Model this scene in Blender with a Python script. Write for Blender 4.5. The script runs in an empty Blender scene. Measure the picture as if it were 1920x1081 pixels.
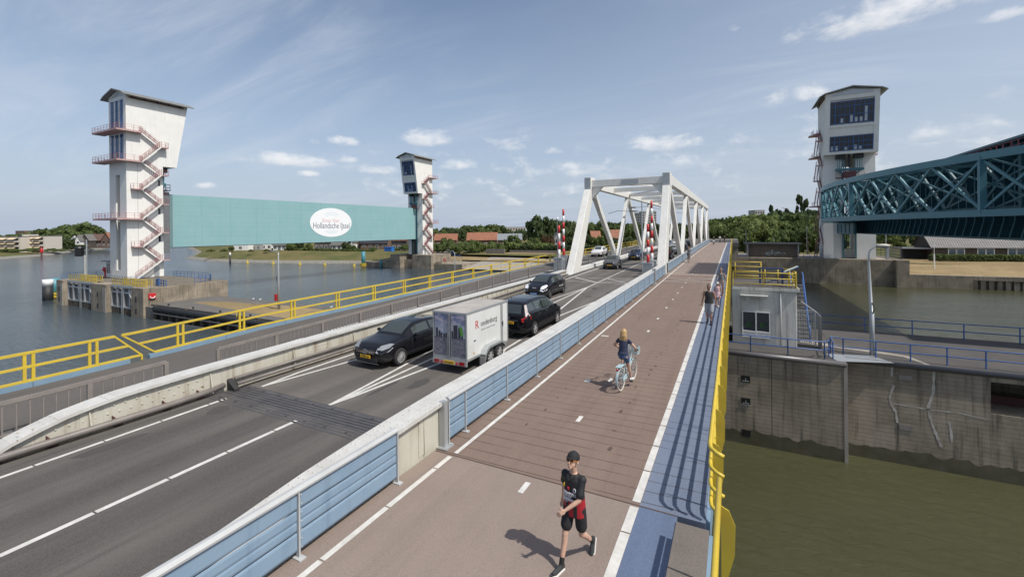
import bpy, bmesh, math, random
from mathutils import Vector, Matrix, noise
rad = math.radians
random.seed(7)
SC = bpy.context.scene
COL = SC.collection

# ------------------------------------------------------------------ camera
F_PX, CXP, CYP, TH, ROLL, ZC = 815.0, 960.0, 431.3, math.atan2(415, 815), 0.0105, 13.6
FW = Vector((-math.sin(TH), math.cos(TH), 0)); RT0 = Vector((math.cos(TH), math.sin(TH), 0)); UP0 = Vector((0, 0, 1))
RT = RT0 * math.cos(ROLL) - UP0 * math.sin(ROLL); UPV = UP0 * math.cos(ROLL) + RT0 * math.sin(ROLL)
cd = bpy.data.cameras.new('camera'); cam = bpy.data.objects.new('camera', cd); COL.objects.link(cam)
cam.matrix_world = Matrix(((RT.x, UPV.x, -FW.x, 0), (RT.y, UPV.y, -FW.y, 0), (RT.z, UPV.z, -FW.z, ZC), (0, 0, 0, 1)))
cd.sensor_width = 36; cd.lens = 36 * F_PX / 1920; cd.shift_y = -(540.5 - CYP) / 1920
cd.clip_start = 0.1; cd.clip_end = 9000
SC.camera = cam

def ray(px, py): return FW + RT * ((px - CXP) / F_PX) - UPV * ((py - CYP) / F_PX)
def gz(px, py, Z):          # the place on level Z
    r = ray(px, py); t = (Z - ZC) / r.z; return Vector((r.x * t, r.y * t, Z))
def gd(px, py, d):          # the place at depth d
    r = ray(px, py); return Vector((r.x * d, r.y * d, ZC + r.z * d))

# ------------------------------------------------------------------ sun, sky, exposure
SUN_EL, SUN_AZ = rad(54.5), math.atan2(-0.145, 1.0)
sd = Vector((math.cos(SUN_EL) * math.cos(SUN_AZ), math.cos(SUN_EL) * math.sin(SUN_AZ), math.sin(SUN_EL)))
sl = bpy.data.lights.new('sun', 'SUN'); sl.energy = 3.5; sl.angle = rad(0.53); sl.color = (1.0, 0.95, 0.87)
so = bpy.data.objects.new('sun', sl); COL.objects.link(so); so.rotation_euler = sd.to_track_quat('Z', 'Y').to_euler()
SC.view_settings.view_transform = 'Standard'; SC.view_settings.look = 'None'
SC.view_settings.exposure = 0.30; SC.view_settings.gamma = 1
SC.cycles.max_bounces = 6; SC.cycles.transparent_max_bounces = 12

class NT:
    """small helper round a node tree"""
    def __init__(s, tree): s.t = tree; tree.nodes.clear()
    def n(s, typ, **kw):
        nd = s.t.nodes.new(typ)
        for k, v in kw.items():
            if k.startswith('i_'): nd.inputs[k[2:].replace('_', ' ')].default_value = v
            else: setattr(nd, k, v)
        return nd
    def l(s, a, b): s.t.links.new(a, b)
    def val(s, x, sock):
        if isinstance(x, (int, float)): sock.default_value = x
        elif isinstance(x, (tuple, list, Vector)): sock.default_value = x
        else: s.l(x, sock)
    def m(s, op, a, b=0.0, c=None, clamp=False):
        nd = s.n('ShaderNodeMath', operation=op); nd.use_clamp = clamp
        s.val(a, nd.inputs[0]); s.val(b, nd.inputs[1])
        if c is not None: s.val(c, nd.inputs[2])
        return nd.outputs[0]
    def mix(s, f, a, b, typ='MIX'):
        nd = s.n('ShaderNodeMixRGB', blend_type=typ)
        s.val(f, nd.inputs[0]); s.val(a if not isinstance(a, tuple) else (*a[:3], 1), nd.inputs[1]); s.val(b if not isinstance(b, tuple) else (*b[:3], 1), nd.inputs[2])
        return nd.outputs[0]
    def ramp(s, x, lo, hi, a=0.0, b=1.0):
        nd = s.n('ShaderNodeMapRange'); nd.interpolation_type = 'SMOOTHSTEP'
        s.val(x, nd.inputs[0]); nd.inputs[1].default_value = lo; nd.inputs[2].default_value = hi
        nd.inputs[3].default_value = a; nd.inputs[4].default_value = b
        return nd.outputs[0]
    def noise(s, vec, scale, detail=4, rough=0.55, dist=0.0):
        nd = s.n('ShaderNodeTexNoise'); nd.inputs['Scale'].default_value = scale
        nd.inputs['Detail'].default_value = detail; nd.inputs['Roughness'].default_value = rough; nd.inputs['Distortion'].default_value = dist
        s.l(vec, nd.inputs['Vector']); return nd.outputs['Fac']
    def scl(s, vec, v):
        nd = s.n('ShaderNodeMapping'); nd.inputs['Scale'].default_value = v; s.l(vec, nd.inputs['Vector']); return nd.outputs[0]

W = bpy.data.worlds.new('World'); SC.world = W; W.use_nodes = True
t = NT(W.node_tree)
bg = t.n('ShaderNodeBackground'); out = t.n('ShaderNodeOutputWorld'); t.l(bg.outputs[0], out.inputs[0])
sky = t.n('ShaderNodeTexSky'); sky.sky_type = 'NISHITA'; sky.sun_disc = False
sky.sun_elevation = SUN_EL; sky.sun_rotation = rad(90) - SUN_AZ; sky.air_density = 1.1; sky.dust_density = 2.2; sky.ozone_density = 1.6
tc = t.n('ShaderNodeTexCoord'); D = tc.outputs['Generated']
sep = t.n('ShaderNodeSeparateXYZ'); t.l(D, sep.inputs[0]); dx, dy, dz = sep.outputs
az = t.m('ARCTAN2', dx, dy)                      # angle from the bridge's own direction
hl = t.m('SQRT', t.m('ADD', t.m('MULTIPLY', dx, dx), t.m('MULTIPLY', dy, dy)))
el = t.m('ARCTAN2', dz, hl)
# veil whitening towards the horizon
elp = t.m('MAXIMUM', el, 0.0)
hz = t.m('POWER', t.m('SUBTRACT', 1.0, t.m('MINIMUM', t.m('DIVIDE', elp, 0.62), 1.0)), 1.35)
pl = t.n('ShaderNodeCombineXYZ'); dd = t.m('ADD', t.m('MAXIMUM', dz, 0.0), 0.16)
t.l(t.m('DIVIDE', dx, dd), pl.inputs[0]); t.l(t.m('DIVIDE', dy, dd), pl.inputs[1])
mp = t.n('ShaderNodeMapping'); mp.inputs['Rotation'].default_value = (0, 0, rad(38)); mp.inputs['Scale'].default_value = (0.55, 2.0, 1)
t.l(pl.outputs[0], mp.inputs[0])
cir = t.noise(mp.outputs[0], 1.25, 8, 0.62, 0.7)
cir2 = t.noise(pl.outputs[0], 0.55, 3, 0.5, 0.3)
cirm = t.m('MULTIPLY', t.ramp(cir, 0.40, 0.80), t.ramp(cir2, 0.34, 0.66))
col = t.mix(t.m('MULTIPLY', hz, 0.78), sky.outputs[0], (4.25, 5.0, 6.35))
right = t.ramp(az, -0.75, 0.55)
col = t.mix(t.m('MULTIPLY', right, 0.20), col, (5.4, 5.6, 5.9))
col = t.mix(t.m('MULTIPLY', cirm, 0.42), col, (6.0, 6.4, 7.0))
# heaped clouds: (px, py, half width px, half height px, strength)
blobs = [(805, 262, 48, 19, 1.0), (640, 266, 30, 12, .95), (590, 266, 16, 8, .7), (545, 303, 85, 16, .92), (648, 300, 22, 10, .9), (700, 318, 60, 13, .8),
         (862, 311, 38, 14, .95), (576, 326, 22, 7, .85), (385, 349, 22, 7, .85), (1240, 272, 70, 17, .85), (1035, 284, 22, 9, .8),
         (1070, 322, 70, 18, .72), (1165, 325, 55, 16, .6), (948, 320, 30, 12, .6), (1300, 305, 60, 16, .55), (1455, 192, 36, 20, .8), (1515, 178, 34, 22, .85),
         (1665, 28, 190, 46, .95), (1780, 6, 150, 30, .9), (1890, 28, 50, 14, .85), (1790, 245, 130, 18, .55), (1665, 268, 34, 12, .6), (1378, 60, 14, 14, .45), (880, 265, 55, 14, .45), (968, 380, 34, 10, .55), (840, 350, 50, 13, .45), (1200, 356, 60, 14, .4), (1450, 330, 90, 16, .38), (1760, 330, 60, 14, .4)]
cv = t.n('ShaderNodeCombineXYZ'); t.l(az, cv.inputs[0]); t.l(t.m('MULTIPLY', el, 1.7), cv.inputs[1])
nz = t.noise(cv.outputs[0], 9.5, 7, 0.6, 0.4)
nz2 = t.noise(cv.outputs[0], 26.0, 5, 0.6, 0.2)
tot = None; low = None
for (bx, by, bw, bh, st) in blobs:
    r = ray(bx, by); a0 = math.atan2(r.x, r.y); e0 = math.atan2(r.z, math.hypot(r.x, r.y))
    r1 = ray(bx + bw, by); wa = abs(math.atan2(r1.x, r1.y) - a0) * 1.5
    r2 = ray(bx, by - bh); ha = abs(math.atan2(r2.z, math.hypot(r2.x, r2.y)) - e0) * 1.55
    u = t.m('DIVIDE', t.m('SUBTRACT', az, a0), wa); v = t.m('DIVIDE', t.m('SUBTRACT', el, e0), ha)
    vv = t.m('MAXIMUM', v, t.m('MULTIPLY', v, -1.7))           # flatter below
    d2 = t.m('ADD', t.m('MULTIPLY', u, u), t.m('MULTIPLY', vv, vv))
    b = t.m('MULTIPLY', t.m('SUBTRACT', 1.0, t.m('MINIMUM', d2, 1.0)), st)
    tot = b if tot is None else t.m('MAXIMUM', tot, b)
    lo_ = t.m('MULTIPLY', t.m('LESS_THAN', d2, 1.2), t.ramp(v, 0.35, -0.75))
    low = lo_ if low is None else t.m('MAXIMUM', low, lo_)
belt = t.m('MULTIPLY', t.m('MULTIPLY', t.ramp(el, 0.02, 0.10), t.ramp(el, 0.30, 0.14)), t.ramp(az, -1.08, -0.7)); tot = t.m('MAXIMUM', tot, t.m('MULTIPLY', belt, 0.36))
den = t.m('ADD', t.m('MULTIPLY', tot, 1.05), t.m('ADD', t.m('MULTIPLY', nz, 2.3), t.m('MULTIPLY', nz2, 1.1)))
cm = t.m('MULTIPLY', t.ramp(den, 2.02, 2.95), t.ramp(tot, 0.0, 0.30))
ccol = t.mix(t.m('MULTIPLY', low, 0.85), (7.9, 7.9, 7.95), (5.1, 5.35, 5.8))
col = t.mix(t.m('MULTIPLY', cm, 0.78), col, ccol)
t.l(col, bg.inputs[0]); bg.inputs[1].default_value = 0.100

# ------------------------------------------------------------------ materials
MATS = {}
def mat(name, col, rough=0.6, metal=0.0, col2=None, nscale=3.0, nmix=0.5, bump=0.0, bscale=40.0, streak=None, sst=0.35, spots=None, spot_lo=0.68, spot_sc=9.0, coat=0.0, spec=None, trans=0.0, lines=None, alpha=None):
    """painted / mineral surface: base colour with a second tone by noise, vertical dirt streaks, spots, bump; lines=(axis, step, width, colour)"""
    if name in MATS: return MATS[name]
    m = bpy.data.materials.new(name); m.use_nodes = True; t = NT(m.node_tree)
    b = t.n('ShaderNodeBsdfPrincipled'); o = t.n('ShaderNodeOutputMaterial'); t.l(b.outputs[0], o.inputs[0])
    tc = t.n('ShaderNodeTexCoord'); P = tc.outputs['Object']
    g = t.n('ShaderNodeNewGeometry'); PW = g.outputs['Position']
    c = None
    if col2 is not None:
        f = t.ramp(t.noise(PW, nscale, 6, 0.6), 0.5 - nmix / 2, 0.5 + nmix / 2)
        c = t.mix(f, tuple(col), tuple(col2))
    if streak is not None:
        s = t.noise(t.scl(PW, (1.6, 1.6, 0.10)), 2.2, 5, 0.65)
        f = t.m('MULTIPLY', t.ramp(s, 0.48, 0.74), sst)
        c = t.mix(f, c if c is not None else tuple(col), tuple(streak))
    if spots is not None:
        s = t.noise(PW, spot_sc, 4, 0.6)
        c = t.mix(t.ramp(s, spot_lo, spot_lo + 0.05), c if c is not None else tuple(col), tuple(spots))
    if lines is not None:
        ax, step, wd, lc, amt = lines
        sp = t.n('ShaderNodeSeparateXYZ'); t.l(PW, sp.inputs[0])
        q = t.m('ADD', sp.outputs[ax], t.m('MULTIPLY', t.noise(PW, 1.3, 2), 0.0))
        fr = t.m('FRACT', t.m('DIVIDE', q, step))
        hit = t.m('MULTIPLY', t.m('LESS_THAN', fr, wd), amt)
        c = t.mix(hit, c if c is not None else tuple(col), tuple(lc))
    if c is None: b.inputs['Base Color'].default_value = (*col[:3], 1)
    else: t.l(c, b.inputs['Base Color'])
    b.inputs['Roughness'].default_value = rough; b.inputs['Metallic'].default_value = metal
    if coat: b.inputs['Coat Weight'].default_value = coat; b.inputs['Coat Roughness'].default_value = 0.04
    if spec is not None: b.inputs['Specular IOR Level'].default_value = spec
    if trans: b.inputs['Transmission Weight'].default_value = trans
    if alpha is not None: b.inputs['Alpha'].default_value = alpha
    if bump:
        bp = t.n('ShaderNodeBump'); bp.inputs['Strength'].default_value = bump; bp.inputs['Distance'].default_value = 0.02
        t.l(t.noise(PW, bscale, 5, 0.6), bp.inputs['Height']); t.l(bp.outputs[0], b.inputs['Normal'])
    MATS[name] = m; return m

white = mat('white_wall', (.76, .76, .73), .75, col2=(.70, .70, .67), nscale=.5, streak=(.46, .45, .41), sst=.30, bump=.15, bscale=6)
steelw = mat('white_steel', (.74, .74, .71), .5, col2=(.66, .66, .63), nscale=.8, streak=(.46, .42, .34), sst=.30)
girderw = mat('cream_girder', (.52, .51, .44), .55, col2=(.43, .41, .34), nscale=1.2, streak=(.20, .12, .07), sst=.7, spots=(.17, .09, .05), spot_lo=.70, spot_sc=3.2)
toplate = mat('riveted_plate', (.56, .56, .54), .5, col2=(.45, .44, .41), nscale=2.2, spots=(.13, .09, .07), spot_lo=.69, spot_sc=8)
rivet = mat('rivet_steel', (.50, .49, .44), .5)
barrier = mat('barrier_white', (.44, .455, .46), .5, col2=(.37, .38, .385), nscale=2)
bluep = mat('light_blue_paint', (.185, .275, .375), .42, col2=(.225, .315, .41), nscale=1.1, streak=(.10, .16, .24), sst=.5, bump=.05, bscale=8)
blueplate = mat('pale_blue_plate', (.20, .30, .40), .5, col2=(.16, .25, .34), nscale=1)
groove = mat('dark_groove', (.02, .025, .04), .8)
yellow = mat('yellow_paint', (.62, .46, .04), .45, col2=(.52, .38, .05), nscale=2, spots=(.30, .18, .03), spot_lo=.72)
railblue = mat('blue_rail_paint', (.05, .12, .32), .4)
redrail = mat('red_rail_paint', (.27, .075, .085), .5, col2=(.33, .14, .14), nscale=2)
rustred = mat('brown_red_steel', (.12, .045, .045), .6)
winblue = mat('blue_window_frame', (.05, .13, .34), .4)
darkglass = mat('dark_glass', (.018, .024, .035), .06, spec=.8)
skyglass = mat('pale_glass', (.10, .14, .17), .08, spec=.8)
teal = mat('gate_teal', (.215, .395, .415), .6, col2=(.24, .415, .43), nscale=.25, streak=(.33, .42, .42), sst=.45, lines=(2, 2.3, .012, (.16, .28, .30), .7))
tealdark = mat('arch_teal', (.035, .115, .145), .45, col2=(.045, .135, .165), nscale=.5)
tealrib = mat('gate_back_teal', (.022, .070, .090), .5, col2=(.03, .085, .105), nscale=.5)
greysteel = mat('grey_steel', (.22, .23, .24), .45, .3, col2=(.17, .17, .18), nscale=2)
galv = mat('galvanised', (.42, .44, .45), .45, .5)
pipegrey = mat('pipe_grey', (.20, .18, .165), .5, col2=(.14, .125, .115), nscale=2)
greyrail = mat('grey_rail_paint', (.20, .18, .165), .55, col2=(.25, .22, .20), nscale=3)
conc = mat('dark_concrete', (.36, .305, .235), .85, col2=(.165, .140, .105), nscale=.5, nmix=.55, streak=(.055, .048, .038), sst=.8, bump=.5, bscale=3, lines=(2, .24, .10, (.075, .066, .05), .6))
conc2 = mat('pale_concrete', (.34, .31, .27), .85, col2=(.25, .23, .2), nscale=.8, streak=(.13, .12, .10), sst=.6, bump=.3, bscale=4)
concw = mat('weathered_white_concrete', (.64, .63, .59), .8, col2=(.50, .49, .45), nscale=1.1, streak=(.15, .15, .11), sst=.55, bump=.25, bscale=5)
patchm = mat('repair_mortar', (.52, .49, .45), .9, col2=(.30, .28, .24), nscale=3)
algae = mat('algae_band', (.060, .058, .028), .8, col2=(.10, .09, .06), nscale=1.6)
timber = mat('fender_timber', (.10, .085, .062), .9, col2=(.05, .045, .035), nscale=2)
blackm = mat('black_rubber', (.022, .022, .023), .6)
blackgloss = mat('black_gloss', (.010, .010, .011), .3)
asph2 = mat('dark_bitumen', (.060, .057, .055), .9, col2=(.085, .078, .072), nscale=.6, nmix=.5, bump=.3, bscale=30)
linew = mat('road_marking', (.62, .61, .58), .7, col2=(.46, .45, .42), nscale=5, nmix=.5)
redpaint = mat('red_paint', (.50, .020, .025), .45)
whitepaint = mat('white_paint', (.74, .74, .72), .45)
dgreen = mat('hedge_leaf', (.050, .085, .022), .8, col2=(.03, .055, .015), nscale=1.2)
tileorange = mat('orange_tile', (.30, .125, .07), .75, col2=(.20, .085, .05), nscale=.7, nmix=.6)
tilegrey = mat('grey_tile', (.17, .165, .16), .8, col2=(.11, .105, .10), nscale=.8)
brickm = mat('brick', (.17, .105, .08), .85, col2=(.12, .08, .065), nscale=1)
darkbrick = mat('dark_brick', (.085, .068, .055), .85, col2=(.065, .052, .045), nscale=1.5, lines=(2, .10, .14, (.11, .10, .09), .5))
creamwall = mat('cream_wall', (.50, .46, .40), .8)
awning = mat('awning_cloth', (.62, .50, .34), .8)
chrome = mat('chrome', (.6, .6, .62), .15, 1.0)

def leafmat(name, a, b, c):
    m = bpy.data.materials.new(name); m.use_nodes = True; t = NT(m.node_tree)
    bs = t.n('ShaderNodeBsdfPrincipled'); o = t.n('ShaderNodeOutputMaterial')
    tcn = t.n('ShaderNodeNewGeometry'); oi = t.n('ShaderNodeObjectInfo')
    f = t.ramp(t.noise(tcn.outputs['Position'], .33, 4), .35, .65)
    cc = t.mix(f, a, b); cc = t.mix(t.m('MULTIPLY', oi.outputs['Random'], .55), cc, c)
    t.l(cc, bs.inputs['Base Color']); bs.inputs['Roughness'].default_value = .75
    bs.inputs['Specular IOR Level'].default_value = .25
    tr = t.n('ShaderNodeBsdfTranslucent'); t.l(cc, tr.inputs[0]); mx = t.n('ShaderNodeMixShader'); mx.inputs[0].default_value = .36
    t.l(bs.outputs[0], mx.inputs[1]); t.l(tr.outputs[0], mx.inputs[2]); t.l(mx.outputs[0], o.inputs[0])
    return m
leaf_a = leafmat('leaf_green', (.105, .145, .045), (.145, .185, .060), (.080, .115, .042))
leaf_b = leafmat('leaf_dark', (.060, .092, .036), (.085, .118, .045), (.09, .115, .05))
leaf_c = leafmat('leaf_fresh', (.165, .215, .060), (.13, .18, .055), (.18, .20, .075))
leaf_d = leafmat('leaf_brown', (.16, .09, .045), (.10, .07, .035), (.12, .08, .04))
bark = mat('bark', (.09, .07, .05), .9)

# ------------------------------------------------------------------ mesh helpers
class MB:
    def __init__(s): s.v = []; s.f = []; s.mi = []
    def add(s, vs, fs, mi=0):
        o = len(s.v); s.v += [tuple(p) for p in vs]; s.f += [tuple(i + o for i in f) for f in fs]; s.mi += [mi] * len(fs)
    def box(s, x0, x1, y0, y1, z0, z1, mi=0):
        s.add([(x0, y0, z0), (x1, y0, z0), (x1, y1, z0), (x0, y1, z0), (x0, y0, z1), (x1, y0, z1), (x1, y1, z1), (x0, y1, z1)],
              [(0, 3, 2, 1), (4, 5, 6, 7), (0, 1, 5, 4), (1, 2, 6, 5), (2, 3, 7, 6), (3, 0, 4, 7)], mi)
    def bar(s, a, b, w, h, up=(0, 0, 1), mi=0):
        """square bar from a to b, w across, h along the up side"""
        a = Vector(a); b = Vector(b); d = (b - a).normalized(); up = Vector(up)
        sx = d.cross(up)
        if sx.length < 1e-4: sx = d.cross(Vector((1, 0, 0)))
        sx.normalize(); sz = sx.cross(d).normalized()
        p = []
        for e in (a, b):
            for (i, j) in ((-1, -1), (1, -1), (1, 1), (-1, 1)): p.append(e + sx * (i * w / 2) + sz * (j * h / 2))
        s.add(p, [(0, 1, 2, 3), (7, 6, 5, 4), (0, 4, 5, 1), (1, 5, 6, 2), (2, 6, 7, 3), (3, 7, 4, 0)], mi)
    def tube(s, pts, r, n=8, mi=0, cap=True):
        pts = [Vector(p) for p in pts]; rs = r if isinstance(r, (list, tuple)) else [r] * len(pts)
        rings = []; prev = None
        for i, p in enumerate(pts):
            d = (pts[min(i + 1, len(pts) - 1)] - pts[max(i - 1, 0)]).normalized()
            if prev is None:
                u = d.cross(Vector((0, 0, 1)))
                if u.length < 1e-3: u = d.cross(Vector((1, 0, 0)))
            else: u = prev - d * prev.dot(d)
            u.normalize(); prev = u; w = d.cross(u)
            rings.append([p + (u * math.cos(2 * math.pi * k / n) + w * math.sin(2 * math.pi * k / n)) * rs[i] for k in range(n)])
        vs = [q for rg in rings for q in rg]; fs = []
        for i in range(len(pts) - 1):
            for k in range(n): fs.append((i * n + k, i * n + (k + 1) % n, (i + 1) * n + (k + 1) % n, (i + 1) * n + k))
        if cap: fs.append(tuple(reversed(range(n)))); fs.append(tuple((len(pts) - 1) * n + k for k in range(n)))
        s.add(vs, fs, mi)
    def cyl(s, c, r, h, n=16, axis='z', mi=0, r2=None):
        c = Vector(c); d = {'x': Vector((1, 0, 0)), 'y': Vector((0, 1, 0)), 'z': Vector((0, 0, 1))}[axis]
        s.tube([c, c + d * h], [r, r if r2 is None else r2], n, mi)
    def prism(s, pts2, a, b, axis='x', mi=0):
        """polygon in the other two axes, extruded from a to b along axis"""
        def P(u, v, w): return {'x': (w, u, v), 'y': (u, w, v), 'z': (u, v, w)}[axis]
        n = len(pts2); vs = [P(u, v, a) for u, v in pts2] + [P(u, v, b) for u, v in pts2]
        fs = [tuple(range(n)), tuple(reversed(range(n, 2 * n)))] + [(i, i + n, (i + 1) % n + n, (i + 1) % n) for i in range(n)]
        s.add(vs, fs, mi)
    def ell(s, c, r, n=12, mi=0, rot=None):
        c = Vector(c); vs = []; fs = []; m = max(6, n // 2 + 1)
        for i in range(m + 1):
            th = math.pi * i / m
            for k in range(n):
                ph = 2 * math.pi * k / n
                p = Vector((r[0] * math.sin(th) * math.cos(ph), r[1] * math.sin(th) * math.sin(ph), r[2] * math.cos(th)))
                if rot is not None: p = rot @ p
                vs.append(c + p)
        for i in range(m):
            for k in range(n): fs.append((i * n + k, (i + 1) * n + k, (i + 1) * n + (k + 1) % n, i * n + (k + 1) % n))
        s.add(vs, fs, mi)
    def sheet(s, pts, mi=0): s.add(pts, [tuple(range(len(pts)))], mi)
    def strip(s, la, lb, mi=0):
        vs = list(la) + list(lb); n = len(la); s.add(vs, [(i, n + i, n + i + 1, i + 1) for i in range(n - 1)], mi)
    def build(s, name, m, parent=None, smooth=False, origin=None, bevel=0.0):
        me = bpy.data.meshes.new(name)
        vs = s.v if origin is None else [(p[0] - origin[0], p[1] - origin[1], p[2] - origin[2]) for p in s.v]
        me.from_pydata(vs, [], s.f)
        ms = m if isinstance(m, (list, tuple)) else [m]
        for q in ms: me.materials.append(q)
        if len(ms) > 1: me.polygons.foreach_set('material_index', s.mi)
        bm = bmesh.new(); bm.from_mesh(me); bmesh.ops.remove_doubles(bm, verts=bm.verts, dist=1e-5); bmesh.ops.recalc_face_normals(bm, faces=bm.faces); bm.to_mesh(me); bm.free()
        if smooth: me.shade_smooth()
        o = bpy.data.objects.new(name, me); COL.objects.link(o)
        if origin is not None and parent is None: o.location = origin
        if parent is not None: o.parent = parent
        if bevel:
            b = o.modifiers.new('bevel', 'BEVEL'); b.width = bevel; b.segments = 2; b.limit_method = 'ANGLE'; b.angle_limit = rad(40)
        return o

def tag(o, label=None, cat=None, group=None, kind=None):
    if label: o['label'] = label
    if cat: o['category'] = cat
    if group: o['group'] = group
    if kind: o['kind'] = kind
    return o
def thing(name, label, cat, loc=(0, 0, 0), rz=0.0, group=None):
    o = bpy.data.objects.new(name, None); COL.objects.link(o); o.empty_display_size = .3
    o.location = loc; o.rotation_euler = (0, 0, rz); return tag(o, label, cat, group)
def copy_tree(o, parent=None, label=None, loc=None, rz=None):
    c = o.copy(); COL.objects.link(c)
    if parent is not None: c.parent = parent
    if label: c['label'] = label
    if loc is not None: c.location = loc
    if rz is not None: c.rotation_euler = (0, 0, rz)
    for ch in list(o.children): copy_tree(ch, c)
    return c
def lerp(tab, x):
    if x <= tab[0][0]: return tab[0][1]
    for (a, va), (b, vb) in zip(tab, tab[1:]):
        if x <= b: return va + (vb - va) * (x - a) / (b - a)
    return tab[-1][1]
def text_mesh(name, s, size, m, parent, mtx, thick=.004, shear=0.0, sx=1.0):
    cu = bpy.data.curves.new(name, 'FONT'); cu.body = s; cu.size = size; cu.extrude = thick; cu.align_x = 'CENTER'; cu.align_y = 'CENTER'; cu.shear = shear; cu.resolution_u = 3
    to = bpy.data.objects.new(name, cu); COL.objects.link(to)
    me = bpy.data.meshes.new_from_object(to.evaluated_get(bpy.context.evaluated_depsgraph_get()))
    bpy.data.objects.remove(to); bpy.data.curves.remove(cu)
    me.transform(mtx @ Matrix.Diagonal((sx, 1, 1, 1))); me.materials.clear(); me.materials.append(m)
    o = bpy.data.objects.new(name, me); COL.objects.link(o); o.parent = parent; return o
def frame_mtx(loc, xdir, ydir):
    x = Vector(xdir).normalized(); y = Vector(ydir).normalized(); z = x.cross(y)
    return Matrix(((x.x, y.x, z.x, loc[0]), (x.y, y.y, z.y, loc[1]), (x.z, y.z, z.z, loc[2]), (0, 0, 0, 1)))
def ys(a, b, step):
    n = max(1, int(round((b - a) / step))); return [a + (b - a) * i / n for i in range(n + 1)]
# ================================================================== THE SETTING
def gy(px, py, Y):
    r = ray(px, py); q = Y / r.y; return Vector((r.x * q, Y, ZC + r.z * q))
# ---- water
m = bpy.data.materials.new('river_water'); m.use_nodes = True; t = NT(m.node_tree)
b = t.n('ShaderNodeBsdfPrincipled'); o = t.n('ShaderNodeOutputMaterial'); t.l(b.outputs[0], o.inputs[0])
g = t.n('ShaderNodeNewGeometry'); P = g.outputs['Position']
murk = t.ramp(t.noise(P, .02, 4), .35, .65)
spx = t.n('ShaderNodeSeparateXYZ'); t.l(P, spx.inputs[0])
t.l(t.mix(t.ramp(spx.outputs[0], -24.0, -75.0), t.mix(murk, (.050, .053, .026), (.072, .070, .038)), t.mix(murk, (.040, .056, .068), (.056, .074, .084))), b.inputs['Base Color'])  # bluer leftwards: deeper river, and sky reflection put into the base colour
b.inputs['Roughness'].default_value = .09; b.inputs['IOR'].default_value = 1.33
w1 = t.noise(t.scl(P, (.55, 1.0, 1)), 1.9, 6, .66, .8); w2 = t.noise(t.scl(P, (.5, 1, 1)), .30, 3, .55, .4); w3 = t.noise(P, .05, 3, .5)
hh = t.m('ADD', t.m('MULTIPLY', w1, t.m('ADD', t.m('MULTIPLY', w3, .28), .08)), t.m('MULTIPLY', w2, .30))
bp = t.n('ShaderNodeBump'); bp.inputs['Strength'].default_value = .75; bp.inputs['Distance'].default_value = .6
t.l(hh, bp.inputs['Height']); t.l(bp.outputs[0], b.inputs['Normal']); water_m = m
q = MB(); q.sheet([(-4000, -400, 0), (4000, -400, 0), (4000, 5000, 0), (-4000, 5000, 0)]); tag(q.build('river_water', water_m), kind='structure')

# ---- land: far bank and left bank as terrain bands that rise from the waterline
def groundmat(name, a, b_, c_, sc=.08):
    m = bpy.data.materials.new(name); m.use_nodes = True; t = NT(m.node_tree)
    bs = t.n('ShaderNodeBsdfPrincipled'); o = t.n('ShaderNodeOutputMaterial'); t.l(bs.outputs[0], o.inputs[0])
    g = t.n('ShaderNodeNewGeometry'); P = g.outputs['Position']
    c = t.mix(t.ramp(t.noise(P, sc, 5, .6), .38, .62), a, b_); c = t.mix(t.ramp(t.noise(P, sc * 9, 5, .65), .45, .75), c, c_)
    t.l(c, bs.inputs['Base Color']); bs.inputs['Roughness'].default_value = .95; bs.inputs['Specular IOR Level'].default_value = .1
    bp = t.n('ShaderNodeBump'); bp.inputs['Strength'].default_value = .6; bp.inputs['Distance'].default_value = .1
    t.l(t.noise(P, 5, 4), bp.inputs['Height']); t.l(bp.outputs[0], bs.inputs['Normal']); return m
grass_m = groundmat('dry_grass', (.085, .095, .035), (.16, .13, .06), (.10, .11, .045))
drygrass_m = groundmat('parched_grass', (.235, .175, .095), (.30, .225, .125), (.18, .15, .08), .15)
stone_m = mat('bank_stone', (.26, .25, .22), .9, col2=(.14, .135, .11), nscale=1.5, nmix=.4)
def offset(pts, d):
    res = []
    for i, p in enumerate(pts):
        a = Vector(pts[max(i - 1, 0)]); b = Vector(pts[min(i + 1, len(pts) - 1)]); n = (b - a).normalized()
        res.append((p[0] + n.y * -d, p[1] + n.x * d))
    return res
def resample(pts, step):
    r = [pts[0]]
    for a, b in zip(pts, pts[1:]):
        L = math.dist(a, b); n = max(1, int(L / step))
        for i in range(1, n + 1): r.append((a[0] + (b[0] - a[0]) * i / n, a[1] + (b[1] - a[1]) * i / n))
    return r
def bank(shore, prof, mats_, name, kind='structure'):
    """prof: list of (offset inland, height)"""
    sh = resample(shore, 9); sh = [(x + .8 * noise.noise((x * .11, y * .11, 0)), y + .8 * noise.noise((x * .11, y * .11, 5))) for x, y in sh]
    rows = []
    for d, z in prof:
        rows.append([(p[0], p[1], z + (.22 * noise.noise((p[0] * .07, p[1] * .07, d)) if z > .5 else 0)) for p in offset(sh, d)])
    q = MB()
    for i in range(len(rows) - 1): q.strip(rows[i], rows[i + 1], mats_[1][i])
    return tag(q.build(name, mats_[0], smooth=True), kind=kind)
shoreF = [(-126, 126.5), (-132, 129), (-140, 136.7), (-169, 126.6), (-202, 121.5), (-228, 120.6), (-264, 128.7), (-285, 142), (-330, 168), (-450, 222), (-620, 300), (-900, 420)]
bank(shoreF, [(0, -.4), (-1.5, .7), (-3.4, 1.1), (-8, 2.0), (-15, 3.8), (-18, 4.3), (-30, 4.1), (-34, 4.0)], ([stone_m, grass_m], [0, 0, 1, 1, 1, 1, 1]), 'river_bank')
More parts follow.
